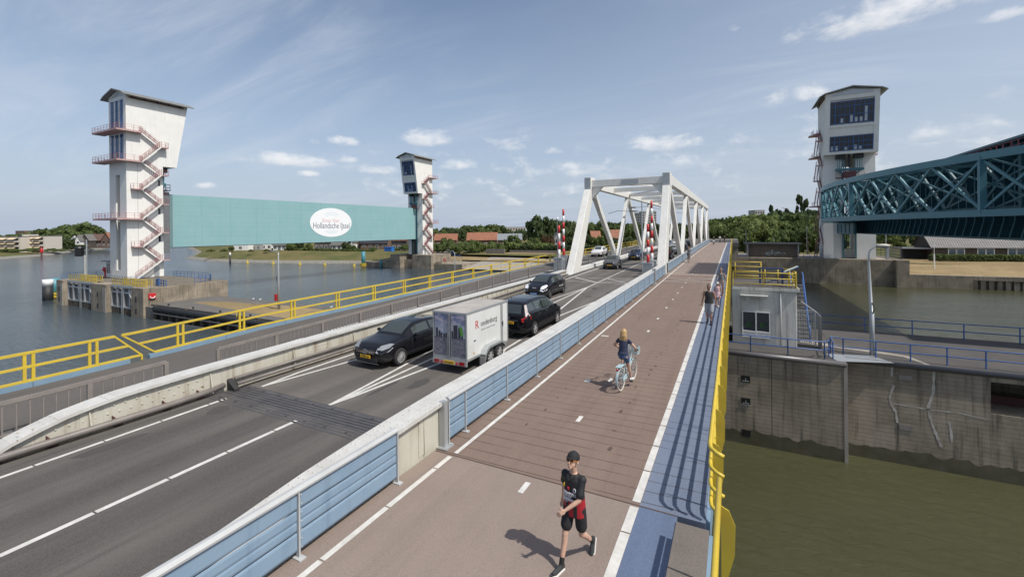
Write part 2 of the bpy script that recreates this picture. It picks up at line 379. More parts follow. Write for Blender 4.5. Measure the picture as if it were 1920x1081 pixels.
shoreL = [(-900, 330), (-700, 262), (-533, 194), (-492, 161.5), (-450, 140), (-398, 112.6), (-373.6, 88.5), (-355, 60), (-340, 0), (-340, -200)]
bank(shoreL, [(0, -.4), (-2.5, .8), (-5, 1.2), (-12, 1.9), (-30, 3.0), (-45, 3.2)], ([stone_m, grass_m], [0, 0, 1, 1, 1]), 'river_bank')
q = MB()
inl = [(p[0], p[1], 4.0) for p in offset(shoreF, -33)]
inl[0] = (-122, 150, 4.0)
q.add(inl + [(-3500, 1500, 4.0), (-3500, 4500, 4.0), (4000, 4500, 4.0), (4000, 146, 4.0), (-60, 146, 4.0)], [tuple(range(len(inl) + 5))])
tag(q.build('ground', grass_m), kind='structure')
q = MB(); inl = [(p[0], p[1], 3.2) for p in offset(shoreL, -44)]
q.add(inl + [(-3500, -200, 3.2), (-3500, 1300, 3.2)], [tuple(range(len(inl) + 2))]); tag(q.build('ground', grass_m), kind='structure')

# far quay right of the bridge: concrete wall, dry lawn behind it
q = MB(); q.box(-12, 34.3, 126.4, 146, -1, 5.95); q.box(32.2, 34.4, 124.6, 146, -1, 6.0); tag(q.build('quay_wall', conc), 'tall dark concrete quay wall under the far right lift tower', 'wall')
q = MB(); q.box(34.45, 45.2, 126.5, 128, -1, 2.8); q.box(45.25, 300, 126.6, 128, 1.9, 2.8)
n = 0
for i in range(110):
    x = 45.3 + i * 1.25; q.box(x, x + .75, 126.9, 127.3, -1, 1.85); q.box(x + .75, x + 1.25, 127.4, 127.7, -1, 1.85)
tag(q.build('sheet_pile_wall', conc), 'low quay wall with concrete capping and dark sheet piles below the dry lawn', 'wall')
q = MB(); q.strip([(34.4, 128, 2.78), (60, 128, 2.78), (300, 128, 2.78)], [(34.4, 150, 4.05), (60, 152, 4.4), (300, 160, 4.4)]); q.strip([(34.4, 150, 4.05), (60, 152, 4.4), (300, 160, 4.4)], [(34.4, 158, 4.5), (60, 170, 4.6), (300, 176, 4.6)])
tag(q.build('lawn', drygrass_m), kind='structure')
# far quay left of the bridge, at the foot of the second tower
q = MB(); q.box(-124, -93, 127.2, 140, -1, 2.4); q.box(-115, -111.6, 124.8, 137, -1, 5.0); q.box(-111.6, -110.4, 124.8, 137, -1, 5.0)
q.box(-104.6, -96, 124.8, 137, -1, 5.0); q.box(-96, -84, 126.4, 140, -1, 1.9); q.box(-110.4, -104.6, 127.4, 137, -1, 3.0)
q.prism([(-129, 126.2), (-124, 125.2), (-115, 124.8), (-115, 129.4), (-129, 129)], -1, 1.9, 'z')
tag(q.build('tower_pier', conc), 'dark stepped concrete pier under the far left lift tower', 'pier')
q = MB(); q.strip([(-84, 126.4, .4), (-60, 126.4, .4), (-40, 126.4, .5), (-13, 126.4, .6)], [(-84, 147, 3.2), (-60, 147, 3.2), (-40, 147, 3.2), (-13, 147, 3.2)])
tag(q.build('slipway', conc2), kind='structure')
q = MB(); q.strip([(-124, 140, 2.38), (-84, 140, 2.38), (-84, 139, 2.4), (-13, 140, 2.6)], [(-124, 162, 4.3), (-84, 162, 4.3), (-60, 164, 4.3), (-13, 164, 4.3)]); tag(q.build('lawn', drygrass_m), kind='structure')
q = MB(); q.box(-84, -14, 162.5, 163, 3, 5.2); q.box(-93, -84, 158, 158.5, 3, 5.8); tag(q.build('flood_wall', greyrail), 'long low grey flood wall behind the dry lawn at the far bank', 'wall')

# ================================================================== THE BRIDGE DECK
ZD = [(0, 9.1), (12, 9.1), (42, 9.5), (80, 9.85), (120, 9.95), (150, 9.7)]
def zd(y): return lerp(ZD, y)
ZO = [(0, 9.0), (3, 9.12), (8, 9.20), (12, 9.38), (24, 9.55), (42, 9.75), (80, 9.95), (120, 10.0)]
def zo(y): return lerp(ZO, y)
YS = [-3, 0, 3, 6, 7.2] + ys(7.3, 41, 3) + ys(41.02, 122, 6)
def deck(q, x0, x1, y0, y1, dz, zf=zd, mi=0, thick=None):
    Y = [y0] + [y for y in ys(-3, 150, 3) if y0 + .05 < y < y1 - .05] + [y1]
    top = [[(x, y, zf(y) + dz) for y in Y] for x in (x0, x1)]
    q.strip(top[1], top[0], mi)
    if thick:
        bot = [[(x, y, zf(y) + dz - thick) for y in Y] for x in (x0, x1)]
        q.strip(bot[0], bot[1], mi); q.strip(top[0], bot[0], mi); q.strip(bot[1], top[1], mi)
        for k in (0, -1): q.sheet([top[0][k], top[1][k], bot[1][k], bot[0][k]], mi)

def deckmat(name, c1, c2, dark, groove_y=None, wheel=None, grain=60, tone=.5):
    m = bpy.data.materials.new(name); m.use_nodes = True; t = NT(m.node_tree)
    bs = t.n('ShaderNodeBsdfPrincipled'); o = t.n('ShaderNodeOutputMaterial'); t.l(bs.outputs[0], o.inputs[0])
    g = t.n('ShaderNodeNewGeometry'); P = g.outputs['Position']; sp = t.n('ShaderNodeSeparateXYZ'); t.l(P, sp.inputs[0])
    c = t.mix(t.ramp(t.noise(P, .55, 5, .6), .35, .65), c1, c2)
    sw = t.noise(t.scl(P, (1.8, .10, 1)), 1.6, 5, .62)
    c = t.mix(t.m('MULTIPLY', t.ramp(sw, .42, .72), tone), c, dark)
    if wheel:
        f = None
        for xc in wheel:
            d = t.m('ABSOLUTE', t.m('SUBTRACT', t.m('ADD', sp.outputs[0], t.m('MULTIPLY', t.noise(P, .25, 2), .2)), xc + .1)); k = t.ramp(d, .62, .12)
            f = k if f is None else t.m('MAXIMUM', f, k)
        c = t.mix(t.m('MULTIPLY', f, .55), c, dark)
    if groove_y:
        step, wd, amt = groove_y
        fr = t.m('FRACT', t.m('DIVIDE', t.m('ADD', sp.outputs[1], t.m('MULTIPLY', sp.outputs[0], -.02)), step))
        nn = t.ramp(t.noise(t.scl(P, (.9, 3.3, 1)), 1.2, 3), .30, .52)
        c = t.mix(t.m('MULTIPLY', t.m('MULTIPLY', t.m('LESS_THAN', fr, wd), nn), amt), c, (.03, .022, .018))
    fine = t.noise(P, grain, 3, .7)
    c = t.mix(t.ramp(fine, .30, .75, .0, .42), c, tuple(v * 1.55 for v in c1))
    c = t.mix(t.ramp(t.noise(P, grain * 1.7, 2, .6), .62, .70, 0, .5), c, tuple(v * .45 for v in dark))
    t.l(c, bs.inputs['Base Color']); bs.inputs['Roughness'].default_value = .85; bs.inputs['Specular IOR Level'].default_value = .3
    bp = t.n('ShaderNodeBump'); bp.inputs['Strength'].default_value = .5; bp.inputs['Distance'].default_value = .006
    t.l(t.noise(P, grain * 1.3, 3, .7), bp.inputs['Height']); t.l(bp.outputs[0], bs.inputs['Normal']); return m
asph_near = deckmat('asphalt_near', (.108, .099, .091), (.092, .085, .079), (.042, .040, .039), wheel=(-11.4, -10.1, -8.6, -7.2), grain=55, tone=.75)
asph_mid = deckmat('asphalt_lift', (.130, .118, .106), (.110, .100, .092), (.060, .055, .051), wheel=(-11.4, -10.1, -8.6, -7.2), grain=50, groove_y=(.42, .06, .30))
path_near = deckmat('path_smooth', (.225, .180, .155), (.205, .163, .140), (.150, .120, .103), grain=48, tone=.45)
path_plank = deckmat('path_planks', (.182, .134, .110), (.165, .120, .099), (.115, .083, .069), grain=50, groove_y=(.335, .075, .88), tone=.5)
blue_near = deckmat('walkway_blue', (.105, .140, .215), (.095, .128, .200), (.07, .09, .14), grain=55)
blue_plank = deckmat('walkway_blue_planks', (.140, .168, .228), (.122, .149, .207), (.09, .11, .16), grain=50, groove_y=(.335, .075, .8))
edge_m = deckmat('edge_aggregate', (.15, .13, .115), (.115, .10, .09), (.11, .10, .09), grain=40)
outer_m = deckmat('outer_asphalt', (.105, .095, .088), (.090, .083, .077), (.06, .056, .052), grain=50)

q = MB(); deck(q, -13.0, -5.95, -3, 7.2, 0, thick=.9); tag(q.build('road', asph_near), kind='structure')
q = MB(); deck(q, -13.0, -5.95, 7.9, 122, 0, thick=.9); tag(q.build('road', asph_mid), kind='structure')
q = MB(); deck(q, -13.0, -5.95, 7.2, 7.9, -.006, thick=.5)
joint_m = mat('joint_steel', (.062, .061, .066), .55, .1, col2=(.10, .096, .096), nscale=2.2)
tag(q.build('expansion_joint', joint_m), kind='structure')
q = MB()
for i in range(9):                                   # fingers of the joint
    y = 6.80 + i * .115; q.box(-12.9, -6.0, y, y + .055, zd(y) + .001, zd(y) + .005)
for xx in ys(-12.6, -6.4, .7): q.cyl((xx, 6.98, 9.112), .035, .012, 8); q.cyl((xx, 7.78, 9.112), .035, .012, 8)
tag(q.build('joint_fingers', joint_m), kind='structure')
q = MB(); deck(q, -5.5, -1.4, -3, 7.2, 0, thick=.9); tag(q.build('bicycle_path', path_near), kind='structure')
q = MB(); deck(q, -5.5, -1.4, 7.235, 41.0, -.004, thick=.9); tag(q.build('bicycle_path', path_plank), kind='structure')
q = MB(); deck(q, -5.5, -1.4, 41.0, 122, 0, thick=.9); tag(q.build('bicycle_path', path_near), kind='structure')
q = MB(); deck(q, -1.4, -.82, -3, 7.2, 0, thick=.9); tag(q.build('walkway', blue_near), kind='structure')
q = MB(); deck(q, -1.4, -.42, 7.235, 122, -.004, thick=.9); tag(q.build('walkway', blue_plank), kind='structure')
q = MB(); deck(q, -.82, -.36, -3, 7.05, .02, thick=.9); tag(q.build('deck_edge', edge_m), kind='structure')
q = MB(); deck(q, -.36, -.30, -3, 7.05, -.05, thick=.5); deck(q, -.42, -.36, 7.3, 122, -.02, thick=.45); tag(q.build('deck_fascia', blueplate), kind='structure')
q = MB(); deck(q, -18.5, -14.4, -3, 122, -.03, zf=zo, thick=.6); tag(q.build('outer_lane', outer_m), kind='structure')
q = MB(); deck(q, -14.4, -13.45, -3, 122, -.3, zf=zo, thick=.4); deck(q, -5.95, -5.5, -3, 122, -.1, thick=.7); tag(q.build('deck_gap', greysteel), kind='structure')
# road widens on the far bank
q = MB(); q.box(-19, 1.2, 122, 165, 8.8, 9.93); tag(q.build('far_road', asph_mid), kind='structure')
q = MB(); q.box(-18.5, 1, 122.5, 164, 4, 8.8); tag(q.build('abutment', conc2), kind='structure')
for i, (y0, y1, x0, x1) in enumerate([(5.4, 7.1, -19, -.8), (33, 40.4, -19, -1.0), (118.5, 121.5, -19, -1)]):
    q = MB(); q.box(x0, x1, y0, y1, -2, 8.15); tag(q.build('bridge_pier', conc), ['concrete bridge pier below the expansion joint in the foreground', 'concrete bridge pier standing in the lock island', 'concrete bridge pier at the far end of the truss'][i], 'pier')

# ---- markings (sheets 4 mm above)
q = MB()
def line(pts, w, zf=zd, up=.005, q=q):
    P = [Vector((x, y, 0)) for x, y in pts]; P2 = [P[0]]
    for a, b in zip(P, P[1:]):
        n = max(1, int((b - a).length / 3))
        for i in range(1, n + 1): P2.append(a.lerp(b, i / n))
    L, R = [], []
    for i, p in enumerate(P2):
        d = (P2[min(i + 1, len(P2) - 1)] - P2[max(i - 1, 0)]).normalized(); n = Vector((-d.y, d.x, 0)) * w / 2
        L.append((p.x + n.x, p.y + n.y, zf(p.y) + up)); R.append((p.x - n.x, p.y - n.y, zf(p.y) + up))
    q.strip(R, L)
def dashes(x, y0, y1, seg, gap, w, x1=None, **k):
    y = y0
    while y < y1:
        e = min(y + seg, y1); f0 = (y - y0) / (y1 - y0); f1 = (e - y0) / (y1 - y0); xx = x if x1 is None else x1
        line([(x + (xx - x) * f0, y), (x + (xx - x) * f1, e)], w, **k); y = e + gap
dashes(-12.05, -1, 7.0, 1.05, .03, .10, x1=-12.35); dashes(-9.15, -1, 6.9, 1.02, .03, .11, x1=-9.36)
line([(-12.34, 8.0), (-12.50, 9.3), (-12.62, 34.8), (-12.62, 122)], .11); line([(-12.34, 8.0), (-11.88, 11.1), (-11.75, 15)], .10, up=.008)
line([(-9.41, 7.9), (-9.55, 8.97), (-10.17, 13.42), (-10.35, 20), (-10.1, 25.4), (-9.57, 30.9)], .10)
line([(-9.41, 7.9), (-9.40, 8.8), (-9.5, 12.5), (-9.54, 24), (-9.57, 30.9), (-9.61, 37.8), (-9.66, 53), (-9.7, 120)], .10, up=.0085)
line([(-9.41, 7.9), (-9.30, 8.53), (-8.99, 11.5), (-8.5, 15.5), (-8.35, 20), (-8.48, 22.34), (-9.57, 30.92)], .11, up=.012)
line([(-6.35, 8), (-6.9, 12), (-7.69, 14.4), (-7.93, 20.9), (-7.39, 25.4), (-6.6, 30)], .10)
line([(-6.3, -1), (-6.3, 7)], .10); line([(-6.35, 31), (-6.4, 120)], .1)
for a, b in [((-12.16, 33.73), (-7.2, 33.55)), ((-12.39, 36.18), (-7.2, 36.38)), ((-12.39, 36.18), (-9.58, 33.5)), ((-9.52, 36.3), (-7.2, 33.8)), ((-7.23, 35.9), (-9.5, 33.54)), ((-9.6, 33.6), (-12.2, 36.1))]: line([a, b], .10, up=.016)
# path: left edge, right edge, middle dashes, crossing boxes
dashes(-5.08, -1, 7.15, 1.25, .03, .10); line([(-5.05, 7.3), (-5.1, 60), (-5.05, 121)], .09)
dashes(-1.47, -1, 7.15, 1.22, .03, .14, up=.007); dashes(-1.47, 7.3, 40.9, 1.0, .035, .13, up=.004); line([(-1.45, 41), (-1.42, 121)], .12, up=.006)
for i, y in enumerate([3.8, 6.85, 9.91, 12.85, 16.3, 19.3, 22.0, 25.0, 27.8, 30.5, 33.2, 35.9, 39, 42, 45, 48, 51, 54, 57, 60, 63, 66, 69, 72]): line([(-3.30, y - .17), (-3.30, y + .17)], .10, up=.006)
line([(-3.9, 12.4), (-3.9, 12.62)], .16, up=.006); line([(-4.78, 17.7), (-4.78, 17.85)], .3, up=.006)
for a, b in [((-5.1, 36.15), (-1.4, 36.5)), ((-5.07, 38.73), (-1.4, 39.1)), ((-5.05, 36.2), (-1.5, 38.95)), ((-1.45, 36.6), (-5.05, 38.65))]: line([a, b], .08, up=.009)
line([(-15.2, 6.9), (-15.5, 8.3), (-15.6, 30), (-15.6, 100)], .10, zf=zo, up=-.02)
tag(q.build('road_markings', linew), kind='structure')
# worn dark tracks, damp prints and the open joint across the path
q = MB(); rr = random.Random(5)
for (x0, x1, n, s) in ((-2.35, -2.35, 46, 1.0), (-4.2, -4.2, 34, .6)):
    y = 8.0
    for i in range(n):
        y += rr.uniform(.25, 1.1)
        if y > 38: break
        w = rr.uniform(.02, .055) * s; h = rr.uniform(.05, .2); x = x0 + rr.uniform(-.1, .1) + .10 * math.sin(y * .4)
        q.add([(x - w, y, zd(y) + .001), (x + w * .6, y - h * .2, zd(y) + .001), (x + w, y + h * .7, zd(y) + .001), (x - w * .4, y + h, zd(y) + .001)], [(0, 1, 2, 3)])
q.sheet([(-5.5, 7.205, zd(7) + .0025), (-.83, 7.205, zd(7) + .0025), (-.83, 7.232, zd(7) + .0025), (-5.5, 7.232, zd(7) + .0025)])
for i in range(26):                                  # tar patches and stains on the carriageway
    x = rr.uniform(-12.3, -6.6); y = rr.uniform(1.5, 34); w = rr.uniform(.08, .35); h = rr.uniform(.2, 1.1); n = 9; P9 = [(x + w * math.cos(k * .7) * rr.uniform(.6, 1.1), y + h * math.sin(k * .7) * rr.uniform(.6, 1.1), zd(y) + .0035) for k in range(n)]
    if not 6.6 < y < 9: q.add(P9, [tuple(range(n))], 1)
tag(q.build('worn_marks', [mat('worn_mark', (.085, .058, .046), .9), mat('oil_stain', (.062, .057, .053), .8)]), kind='structure')

# ================================================================== GIRDERS BESIDE THE ROAD
def girder(name, label, xw, side, ztab, y1, patches):
    """side +1: web faces +x (left girder seen from the road)"""
    root = thing(name, label, 'girder', (xw, 6, 9.1))
    Yg = [y for y in (-2, 0, 1.2, 2.0, 2.4, 2.8, 3.2, 3.6, 4, 4.5, 5, 5.6, 6.4, 7.3)] + ys(8, y1, 2); ox = (xw, 6, 9.1)
    q = MB(); th = .04
    for s in (0, 1):
        x = xw - side * th * s
        q.strip([(x, y, zd(y) - .6) for y in Yg], [(x, y, max(lerp(ztab, y) - .07, zd(y) - .55)) for y in Yg])
    qw = q; q = MB(); xa, xb = xw + .10 * side, xw - .42 * side
    T = [[(x, y, lerp(ztab, y)) for y in Yg] for x in (xa, xb)]; B = [[(x, y, lerp(ztab, y) - .075) for y in Yg] for x in (xa, xb)]
    q.strip(T[0], T[1]); q.strip(B[1], B[0]); q.strip(T[0], B[0]); q.strip(T[1], B[1]); q.sheet([T[0][-1], T[1][-1], B[1][-1], B[0][-1]])
    y = .3
    while y < y1 - .3:
        z = lerp(ztab, y); n = 5
        sl = (lerp(ztab, y + .2) - z) / .2
        for dx in (-.03, .10, .26, .36):
            if y < 14 or dx in (-.03, .26):
                q.ell((xw - side * dx, y, z + .004), (.019, .019, .013), 6)
        y += .17 if y < 14 else .3
    q.build('top_plate', toplate, root, origin=ox)
    for (ya, yb, za, zb, sx, sz) in patches:
        z = za
        while z < zb:
            y = ya
            while y < yb:
                qw.ell((xw + side * .006, y + (.5 * sx if int(z / sz) % 2 else 0), z), (.018, .022, .022), 6); y += sx
            z += sz
    qw.build('web', girderw, root, origin=ox)
    pj = .16 if xw < -9 else .05
    for y in ys(4.4, y1 - 1, 2.55):
        q = MB(); zt = lerp(ztab, y) - .08
        q.box(min(xw, xw + side * .012), max(xw, xw + side * .012), y - .16, y + .16, zd(y) + .08, zt)
        q.add([(xw, y - .012, zd(y) + .08), (xw + side * pj, y - .012, zd(y) + .08), (xw + side * .02, y - .012, zt), (xw, y - .012, zt), (xw, y + .012, zd(y) + .08), (xw + side * pj, y + .012, zd(y) + .08), (xw + side * .02, y + .012, zt), (xw, y + .012, zt)],
              [(0, 1, 2, 3), (7, 6, 5, 4), (1, 5, 6, 2), (0, 4, 5, 1), (2, 6, 7, 3)])
        q.build('stiffener', girderw, root, origin=ox)
    return root
ZGL = [(1.0, 8.7), (2.2, 9.0), (2.8, 9.25), (3.2, 9.44), (3.9, 9.66), (4.8, 9.80), (6, 9.85), (8, 9.88), (13, 9.93), (30, 10.03), (40, 10.1)]
girder('plate_girder', 'riveted cream steel girder with rust streaks along the left side of the road', -13.03, 1, ZGL, 36.0,
       [(3.3, 5.6, 9.25, 9.6, .22, .17), (5.75, 6.9, 9.25, 9.75, .22, .17), (10.2, 10.9, 9.4, 9.85, .13, .11)])
ZGR = [(1.2, 9.3), (2.3, 9.72), (3.35, 9.78), (4.36, 9.90), (6, 10.0), (8, 10.06), (12, 10.06), (30, 10.25), (40, 10.38)]
girder('plate_girder', 'riveted white-topped steel girder between the road and the blue barrier', -5.52, 1, ZGR, 40.0, [])
# pipes at the foot of the left girder
t_ = thing('kerb_pipe', 'grey round kerb pipe at the foot of the girder in the foreground', 'pipe', (-12.92, 5, 9.2)); O = (-12.92, 5, 9.2)
q = MB(); q.tube([(-12.86, -1, 9.24), (-12.86, 6.0, 9.24), (-12.90, 6.8, 9.25), (-12.99, 7.3, 9.27)], .075, 10); q.build('pipe', pipegrey, t_, True, O)
for y in (2.9, 3.7, 4.8, 5.8, 6.6): q = MB(); q.prism([(y, 9.12), (y + .18, 9.12), (y, 9.36)], -13.02, -12.92, 'x'); q.build('bracket', rustred, t_, origin=O)
t_ = thing('kerb_pipe', 'long double kerb pipe running along the girder beyond the joint', 'pipe', (-12.9, 7.5, 9.2)); O = (-12.9, 7.5, 9.2)
q = MB(); Y = ys(7.55, 36, 3)
q.tube([(-12.90, y, zd(y) + .30) for y in Y], .055, 10); q.build('pipe', pipegrey, t_, True, O)
q = MB(); q.tube([(-12.76, y, zd(y) + .17) for y in Y], .05, 10); q.build('lower_pipe', pipegrey, t_, True, O)
q = MB(); q.prism([(-13.02, 9.105), (-12.66, 9.105), (-12.66, 9.16), (-13.02, 9.40)], 7.4, 7.55, 'y'); q.build('end_shoe', blackm, t_, origin=O)

# ================================================================== BLUE BARRIER
def barrier_run(name, label, x, Y, post_m=barrier, h=1.0, first=False, far=False):
    root = thing(name, label, 'barrier', (x, Y[0], zd(Y[0])), group=None); O = (x, Y[0], zd(Y[0]))
    for a, b in zip(Y, Y[1:]):
        q = MB(); g_ = .018
        bands = ((.10, .355, .016), (.372, .50, .012), (.506, .655, .012), (.672, .91, .016)) if not far else ((.10, .36, .03), (.38, .63, .02), (.66, .92, .03))
        for lo, hi, bulge in bands:
            pa, pb = a + g_, b - g_; z0, z1 = zd(a), zd(b)
            pr = [(x, lo), (x + bulge * .3, lo), (x + bulge, lo + .03), (x + bulge, hi - .03), (x + bulge * .3, hi), (x, hi)]
            n = len(pr); vs = [(u, pa, z0 + v * h) for u, v in pr] + [(u, pb, z1 + v * h) for u, v in pr]
            q.add(vs, [tuple(reversed(range(n))), tuple(range(n, 2 * n))] + [(i, i + 1, i + 1 + n, i + n) for i in range(n - 1)] + [(n - 1, 0, n, 2 * n - 1)])
        q.build('panel', bluep, root, origin=O)
        q = MB(); q.add([(x - .004, a, zd(a) + .08), (x - .004, b, zd(b) + .08), (x - .004, b, zd(b) + .93 * h), (x - .004, a, zd(a) + .93 * h)], [(0, 1, 2, 3)]); q.build('backing', groove, root, origin=O)
    for y in Y:
        q = MB(); q.box(x - .02, x + .045, y - .012, y + .012, zd(y) - .0, zd(y) + .93 * h)
        q.box(x - .05, x + .11, y - .05, y + .05, zd(y), zd(y) + .02)
        if not far:
            for k in range(7): q.ell((x + .048, y + .03, zd(y) + .15 + k * .12), (.008, .010, .010), 6)
        q.build('post', barrier, root, origin=O)
    q = MB(); z = .93 * h
    pr = [(x - .03, z), (x + .055, z - .01), (x + .06, z + .02), (x + .02, z + .06), (x - .03, z + .06)]
    n = len(pr)
    for a, b in zip(Y, Y[1:]):
        vs = [(u, a, zd(a) + v) for u, v in pr] + [(u, b, zd(b) + v) for u, v in pr]
        q.add(vs, [tuple(reversed(range(n))), tuple(range(n, 2 * n))] + [(i, i + 1, i + 1 + n, i + n) for i in range(n - 1)] + [(n - 1, 0, n, 2 * n - 1)])
    q.build('handrail', barrier, root, origin=O)
    return root
barrier_run('path_barrier', 'light blue panelled barrier in the foreground, before the gap', -5.42, [0, 2.0, 4.0, 5.98])
barrier_run('path_barrier', 'long light blue panelled barrier beside the bicycle path, past the gap', -5.42, [7.55, 8.2, 10.2] + ys(12.2, 34.2, 2.0))
barrier_run('path_barrier', 'short light blue barrier piece just in front of the truss foot', -5.42, [34.7, 36.6, 38.6, 40.4])
barrier_run('path_barrier', 'light blue barrier continuing under the white truss', -5.40, ys(42.2, 119, 3.2), far=True)
t_ = thing('end_post', 'grey steel post where the long blue barrier starts', 'post', (-5.42, 7.42, 9.1)); O = (-5.42, 7.42, 9.1)
q = MB(); q.box(-5.5, -5.36, 7.36, 7.48, 9.1, 10.05); q.build('shaft', galv, t_, origin=O); q = MB(); q.box(-5.58, -5.26, 7.28, 7.56, 9.1, 9.125); q.build('foot_plate', galv, t_, origin=O)

# ================================================================== OUTER RAILINGS
def yellow_rail(name, label, x, Y0, Y1, posts, cut0=0, cut1=0):
    """three rails, double posts; cut: lean of the end bar"""
    z0 = zo(Y0) + .12; root = thing(name, label, 'railing', (x, Y0, zo(Y0))); O = (x, Y0, zo(Y0))
    def zr(y, k): return zo(y) + .16 + (.82 * k)
    for k, h in ((0, .068), (.5, .068), (1, .075)):
        q = MB(); a = Y0 + cut0 * (1 - k); b = Y1 + cut1 * (1 - k); Y = [a] + [y for y in ys(3, 120, 4.5) if a < y < b] + [b]
        for c, d in zip(Y, Y[1:]): q.bar((x, c, zr(c, k)), (x, d, zr(d, k)), h, h)
        q.build('rail', yellow, root, origin=O)
    if cut0: q = MB(); q.bar((x, Y0, zr(Y0, 1)), (x, Y0 + cut0, zr(Y0 + cut0, 0)), .05, .05); q.build('end_bar', yellow, root, origin=O)
    if cut1: q = MB(); q.bar((x, Y1, zr(Y1, 1)), (x, Y1 + cut1, zr(Y1 + cut1, 0)), .05, .05); q.bar((x, Y1 + cut1, zr(Y1 + cut1, 0)), (x, Y1 + cut1, zo(Y1)), .05, .05, (1, 0, 0)); q.build('end_bar', yellow, root, origin=O)
    for y in posts:
        q = MB()
        for d in (-.09, .09): q.box(x - .03, x + .03, y + d - .038, y + d + .038, zo(y) - .1, zr(y, 1) - .038)
        q.build('post', yellow, root, origin=O)
yellow_rail('yellow_railing', 'yellow steel railing above the river in the left foreground', -18.6, 1.5, 6.95, [3.3, 4.95, 6.4], cut1=.75)
yellow_rail('yellow_railing', 'long yellow railing along the outer left edge of the bridge, past the gap', -18.6, 7.14, 34, [8.9, 11.2, 13.6, 16.2, 18.8, 21.4, 24.0, 26.7, 29.6, 32.5], cut0=.95)
yellow_rail('yellow_railing', 'far yellow railing of the outer lane behind the white truss', -18.6, 34.3, 118, ys(36, 116, 3.4))
q = MB(); Y = [-2, 3, 7.3]; O = (-18.55, 3, 9.1)
for (a, b, nm, lb) in ((-2, 7.35, 'edge_plate', 'pale blue edge plate under the yellow railing in the foreground'), (7.9, 118, 'edge_plate', 'pale blue edge plate under the long yellow railing')):
    q = MB(); Y = ys(a, b, 2.6)
    for c, d in zip(Y, Y[1:]):
        q.add([(-18.52, c + .006, zo(c) - .35), (-18.52, d - .006, zo(d) - .35), (-18.52, d - .006, zo(d) + .12), (-18.52, c + .006, zo(c) + .12), (-18.68, c + .006, zo(c) - .35), (-18.68, d - .006, zo(d) - .35), (-18.68, d - .006, zo(d) + .12), (-18.68, c + .006, zo(c) + .12)],
              [(0, 3, 2, 1), (4, 5, 6, 7), (3, 7, 6, 2), (0, 1, 5, 4), (0, 4, 7, 3), (1, 2, 6, 5)])
    tag(q.build(nm, blueplate, origin=(-18.6, a, zo(a))), lb, 'edge plate')
# grey railing between outer lane and girder
ZR = [(3.4, 9.88), (7.9, 9.97), (11.8, 10.08), (19, 10.27), (27.5, 10.60), (40, 10.75)]
def grey_rail(label, Y0, Y1, post_step, bars=True, x=-14.45, step=.32):
    root = thing('grey_railing', label, 'railing', (x, Y0, zo(Y0))); O = (x, Y0, zo(Y0))
    Y = ys(Y0, Y1, 2); q = MB()
    for a, b in zip(Y, Y[1:]): q.bar((x, a, lerp(ZR, a)), (x, b, lerp(ZR, b)), .05, .09)
    q.build('top_rail', greyrail, root, origin=O); q = MB()
    for a, b in zip(Y, Y[1:]): q.bar((x, a, zo(a) + .05), (x, b, zo(b) + .05), .04, .04)
    q.build('bottom_rail', greyrail, root, origin=O)
    for y in ys(Y0, Y1, post_step):
        q = MB(); q.box(x - .035, x + .035, y - .05, y + .05, zo(y) - .1, lerp(ZR, y)); q.build('post', greyrail, root, origin=O)
    if bars:
        q = MB()
        for y in ys(Y0 + .1, Y1 - .1, step): q.box(x - .008, x + .008, y - .012, y + .012, zo(y) + .05, lerp(ZR, y))
        q.build('balusters', greyrail, root, origin=O)
grey_rail('grey baluster railing in the left foreground beside the girder', 1.6, 6.55, 1.65, step=.22)
grey_rail('long grey baluster railing between the outer lane and the girder', 7.95, 27.4, 1.95, step=.16)
grey_rail('grey open railing between the outer lane and the truss', 28, 118, 3.2, False)

# right yellow railing: four rails with hooked ends and fin plates
def right_rail(label, x, Y0, Y1, hook, zs):
    root = thing('yellow_railing', label, 'railing', (x, Y0, zd(Y0))); O = (x, Y0, zd(Y0))
    for k, z in enumerate(zs):
        Y = ys(Y0, Y1, 4); pts = [(x, y, zd(y) + z) for y in Y]
        if hook: pts = [(x + .20, Y0 - .30, zd(Y0) + z - .02), (x + .10, Y0 - .26, zd(Y0) + z), (x + .02, Y0 - .14, zd(Y0) + z)] + pts
        q = MB(); q.tube(pts, .034 if k == len(zs) - 1 else .030, 8); q.build('rail', yellow, root, True, O)
    y = Y0 + .1 if hook else Y0 + .6
    while y < Y1:
        z = zd(y); q = MB()
        q.prism([(x + .03, z + 1.07), (x + .12, z + 1.03), (x + .19, z + .86), (x + .18, z + .50), (x + .09, z + .15), (x + .11, z - .35), (x + .06, z - .35), (x + .03, z + .1)], y - .007, y + .007, 'y')
        q.build('fin_post', yellow, root, origin=O); y += 1.45 if y < 42 else 3.6
    return root
right_rail('yellow tube railing with fin posts along the blue walkway', -.36, 7.55, 118, True, (.18, .48, .78, 1.08))
right_rail('near yellow tube railing at the bottom edge beside the concrete kerb', -.20, 1.0, 6.55, False, (.95, 1.08))
